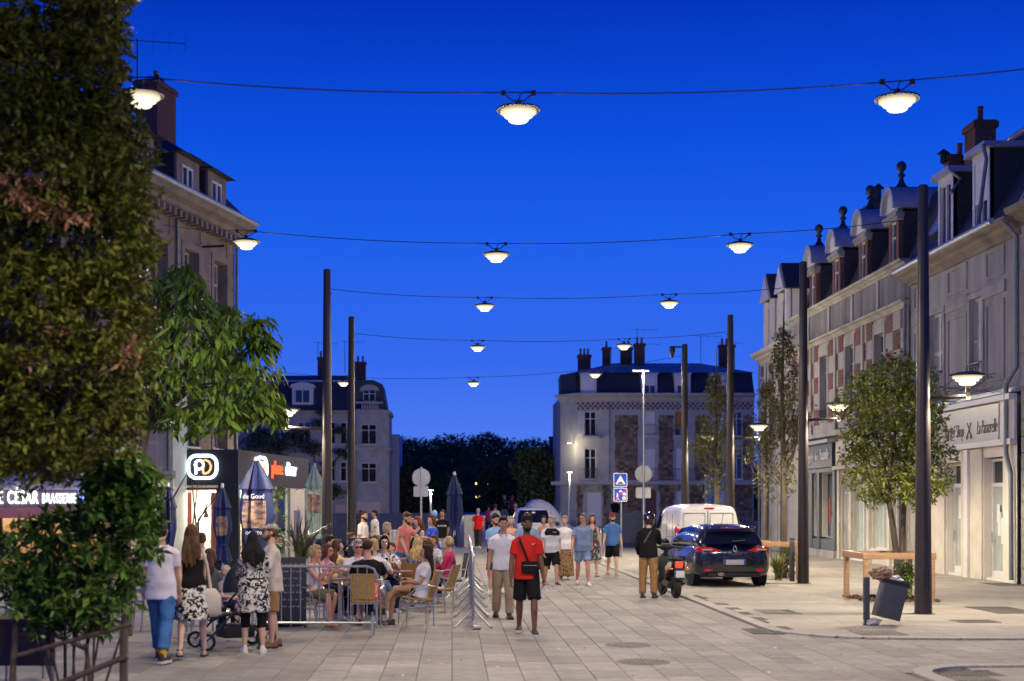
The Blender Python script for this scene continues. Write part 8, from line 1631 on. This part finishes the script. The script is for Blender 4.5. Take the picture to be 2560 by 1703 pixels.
pp('boy in bright blue T-shirt behind the terrace', 1046, 46.0, 20, H=1.55, skin='tan', hair=('short', 'black'), top=('tee', cloth('bright_blue', (.04, .2, .55))), bottom=('shorts', NAVY), group=G1, **kw3)
pp('person in pale blue hooded top from behind, left of the far parasol', 1086, 50.0, 170, H=1.76, skin='light', hair=('helmet', 'dark'), top=('hoodie', LBL), bottom=('trousers', DENL), group=G1, face=False, extra=[lambda P: MB().ell(P['hm']((0, .015, .02)), (.10, .115, .12), 14, 10, P['HR']).build('hood', LBL, P['root'])], **kw3)
pp('young man in black T-shirt with white band and white patterned shorts', 1106, 47.0, -15, H=1.80, skin='tan', hair=('short', 'dark'), top=('tee', BK), bottom=('shorts', cloth('off_white', (.6, .58, .56))), group=G1, extra=[band(W_, .22, .31, .032), chest('ICON', .10, M_signb, .262), chest('N', .13, M_signb, -.12, .1)], **kw3)
pp('dark figure with blue bag on the wall behind the blue signs', 1538, 73.0, 150, H=1.72, skin='tan', hair=('short', 'black'), top=('hoodie', BK), bottom=('trousers', cloth('work_blue', (.04, .07, .25))), group=G1, face=False, z=1.02, pose='sit', legov=((84, 60, 5), (84, 60, 5)), **kw3)
# --- standing on the terrace
V4 = .016
pp('bearded man in open white shirt standing behind the dark drinks board', 906, 37.0, 62, H=1.80, skin='tan', hair=('short', 'dark'), top=('shirt', cloth('cream_white', (.62, .58, .52))), bottom=('trousers', NAVY), beard='dark', vox=V4, group=G3, sleeve=.8)
pp('bearded man in salmon T-shirt and jeans leaning over a table', 1006, 32.5, 62, H=1.80, pose='reach', skin='light', hair=('short', 'brown'), top=('tee', PINK), bottom=('trousers', DEN), beard='brown', vox=V4, group=G3, head=(0, 22), lean=8)
pp('long dark-haired woman right behind the man in salmon', 1026, 34.5, 30, H=1.70, sex='f', skin='tan', hair=('long', 'brown'), top=('tee', BK), bottom=('trousers', BK), vox=V4, group=G3)
pp('red-haired woman in strapless dark teal dress standing on the terrace', 1046, 33.8, -30, H=1.68, sex='f', skin='pale', hair=('long', 'auburn'), top=('tank', TEAL), bottom=('dress', TEAL), vox=V4, group=G3, pose='hold', head=(-20, 8))
pp('woman in royal blue sports shirt standing with sunglasses on her head', 1082, 33.0, -48, H=1.72, sex='f', skin='light', hair=('bob', 'chestnut'), top=('tee', ROY), bottom=('trousers', NAVY), vox=V4, group=G3, pose='reach', extra=[shades_on_head, chest('v', .05, M_signw, .38, .05)], bulk=1.05, sleeve=.75)
pp('elderly woman with silver bob leaning forward beside the drinks board', 948, 31.0, 66, H=1.60, sex='f', skin='light', hair=('bob', 'ash'), top=('tank', cloth('beige', (.5, .36, .26))), bottom=('trousers', LIN), vox=V4, group=G3, lean=18, head=(0, 10))
# --- seated guests (each on a rattan chair)
def guest(label, px, Y, rz, ch=True, **kw):
    kw.setdefault('pose', 'sittable'); kw.setdefault('vox', .014); kw.setdefault('group', G2); X = gX(px, Y); a = R(rz)
    o = person(label, X, Y, rz, **kw)
    if ch: chair(X - math.sin(a) * -.02 , Y + math.cos(a) * -.0, a, 'rattan chair under the ' + ch)
    return o
guest('short-haired blond woman in white vest and olive shorts seated at the barrier', 770, 22.6, 68, 'blond woman in the white vest', H=1.66, sex='f', skin='red', hair=('crop', 'blond'), top=('tank', W_), bottom=('shorts', OLV), shoes=('sandal', (.2, .1, .05)), head=(10, 6), bulk=1.08, armov=((40, 8, 105, 10), (45, 8, 95, 10)), vox=.012)
guest('man with dark hair and black T-shirt seated with his back to the barrier', 918, 22.5, 176, 'man in black seen from behind', H=1.82, skin='light', hair=('fade', 'dark'), top=('tee', BK), bottom=('shorts', GREY), shoes=('shoe', (.02, .02, .02)), bulk=1.16, face=False, head=(-25, 0), vox=.012, beard='dark')
guest('dark-haired woman in white T-shirt and black shorts sitting with crossed legs', 1048, 22.9, -74, 'woman with crossed legs', H=1.68, sex='f', skin='tan', hair=('long', 'dark'), top=('tee', W_), bottom=('hot', BK), shoes=('shoe', (.02, .02, .02)), pose='sitcross', head=(-6, -4), vox=.012)
guest('man in sunglasses and white shirt facing the camera across the table', 892, 24.3, 12, 'man in sunglasses', H=1.76, skin='red', hair=('crop', 'ash'), top=('shirt', W_), bottom=('trousers', NAVY), extra=[glasses(M_trim, True)], sleeve=.9, bulk=1.08)
guest('woman in rose top with glasses next to the blond woman in white', 806, 24.2, 55, 'woman in the rose top', H=1.62, sex='f', skin='red', hair=('bob', 'chestnut'), top=('tee', cloth('rose', (.55, .26, .30))), bottom=('trousers', NAVY), extra=[glasses()])
guest('long-haired brunette in pale yellow top turned away', 832, 26.0, 140, 'brunette in yellow', H=1.68, sex='f', skin='light', hair=('long', 'brown'), top=('tee', YEL), bottom=('trousers', DEN), face=False, head=(-40, 0))
guest('dark-haired person glimpsed behind the brunette in yellow', 815, 28.2, 60, 'person behind the brunette', H=1.72, skin='light', hair=('short', 'dark'), top=('tee', BLAG), bottom=('trousers', NAVY))
guest('woman with wavy reddish hair behind the man in sunglasses', 912, 26.6, 160, 'woman with reddish hair', H=1.70, sex='f', skin='light', hair=('wavy', 'auburn'), top=('tee', PEA), bottom=('trousers', NAVY), face=False)
guest('youth with black bob, round glasses and black-on-white patterned shirt', 957, 26.0, 14, 'youth in the patterned shirt', H=1.84, skin='light', hair=('bob', 'black'), top=('shirt', BWP2), bottom=('trousers', NAVY), extra=[glasses(M_chrome)], sleeve=.75, head=(-6, -2))
guest('fair-haired person in white T-shirt between the man in black and the youth', 930, 24.2, 165, 'person in white beside the man in black', H=1.78, skin='light', hair=('short', 'blond'), top=('tee', W_), bottom=('shorts', DEN), face=False, bulk=1.05)
guest('boy in grey T-shirt looking left behind the youth', 986, 28.6, -35, 'boy in grey', H=1.42, skin='light', hair=('short', 'brown'), top=('tee', GREY), bottom=('shorts', NAVY))
guest('blond woman with wavy hair and raised hand, turned away', 1040, 26.6, 165, 'blond woman with the raised hand', H=1.70, sex='f', skin='tan', hair=('wavy', 'blond'), top=('tee', BLF), bottom=('dress', BLF), shoes=('sandal', (.2, .1, .05)), face=False, head=(30, 0), armov=((20, 10, 60, 20), (60, 10, 110, 10)))
guest('woman with brown bob in grey T-shirt beside the blond woman', 1069, 27.8, 165, 'woman with the brown bob', H=1.62, sex='f', skin='light', hair=('bob', 'brown'), top=('tee', GREY), bottom=('trousers', NAVY), face=False)
guest('short-haired woman in white lace blouse facing left', 1094, 30.6, -35, 'woman in the lace blouse', H=1.64, sex='f', skin='tan', hair=('crop', 'chestnut'), top=('blouse', FLOW), bottom=('trousers', W_))
guest('woman with short fair hair in magenta top and white trousers', 1122, 28.3, -100, None, H=1.66, sex='f', skin='light', hair=('crop', 'blond'), top=('long', MAG), bottom=('trousers', W_), shoes=('sandal', (.05, .03, .02)), head=(-40, 4), pose='sit')
guest('woman with hair in a bun and dark vest, left of the drinks board', 866, 33.0, 80, 'woman with the bun', H=1.66, sex='f', skin='tan', hair=('bun', 'brown'), top=('tank', BK), bottom=('trousers', BK))
guest('dark-haired head just left of the youth, facing away', 935, 29.0, 175, 'dark-haired guest by the drinks board', H=1.70, skin='light', hair=('short', 'brown'), top=('tee', NAVY), bottom=('trousers', NAVY), face=False)
chair(gX(742, 23.4), 23.4, R(75), 'empty rattan chair at the left end of the crowd barrier'); chair(gX(1098, 25.6), 25.6, R(-110), 'empty rattan chair with its back to mid street')
flush()
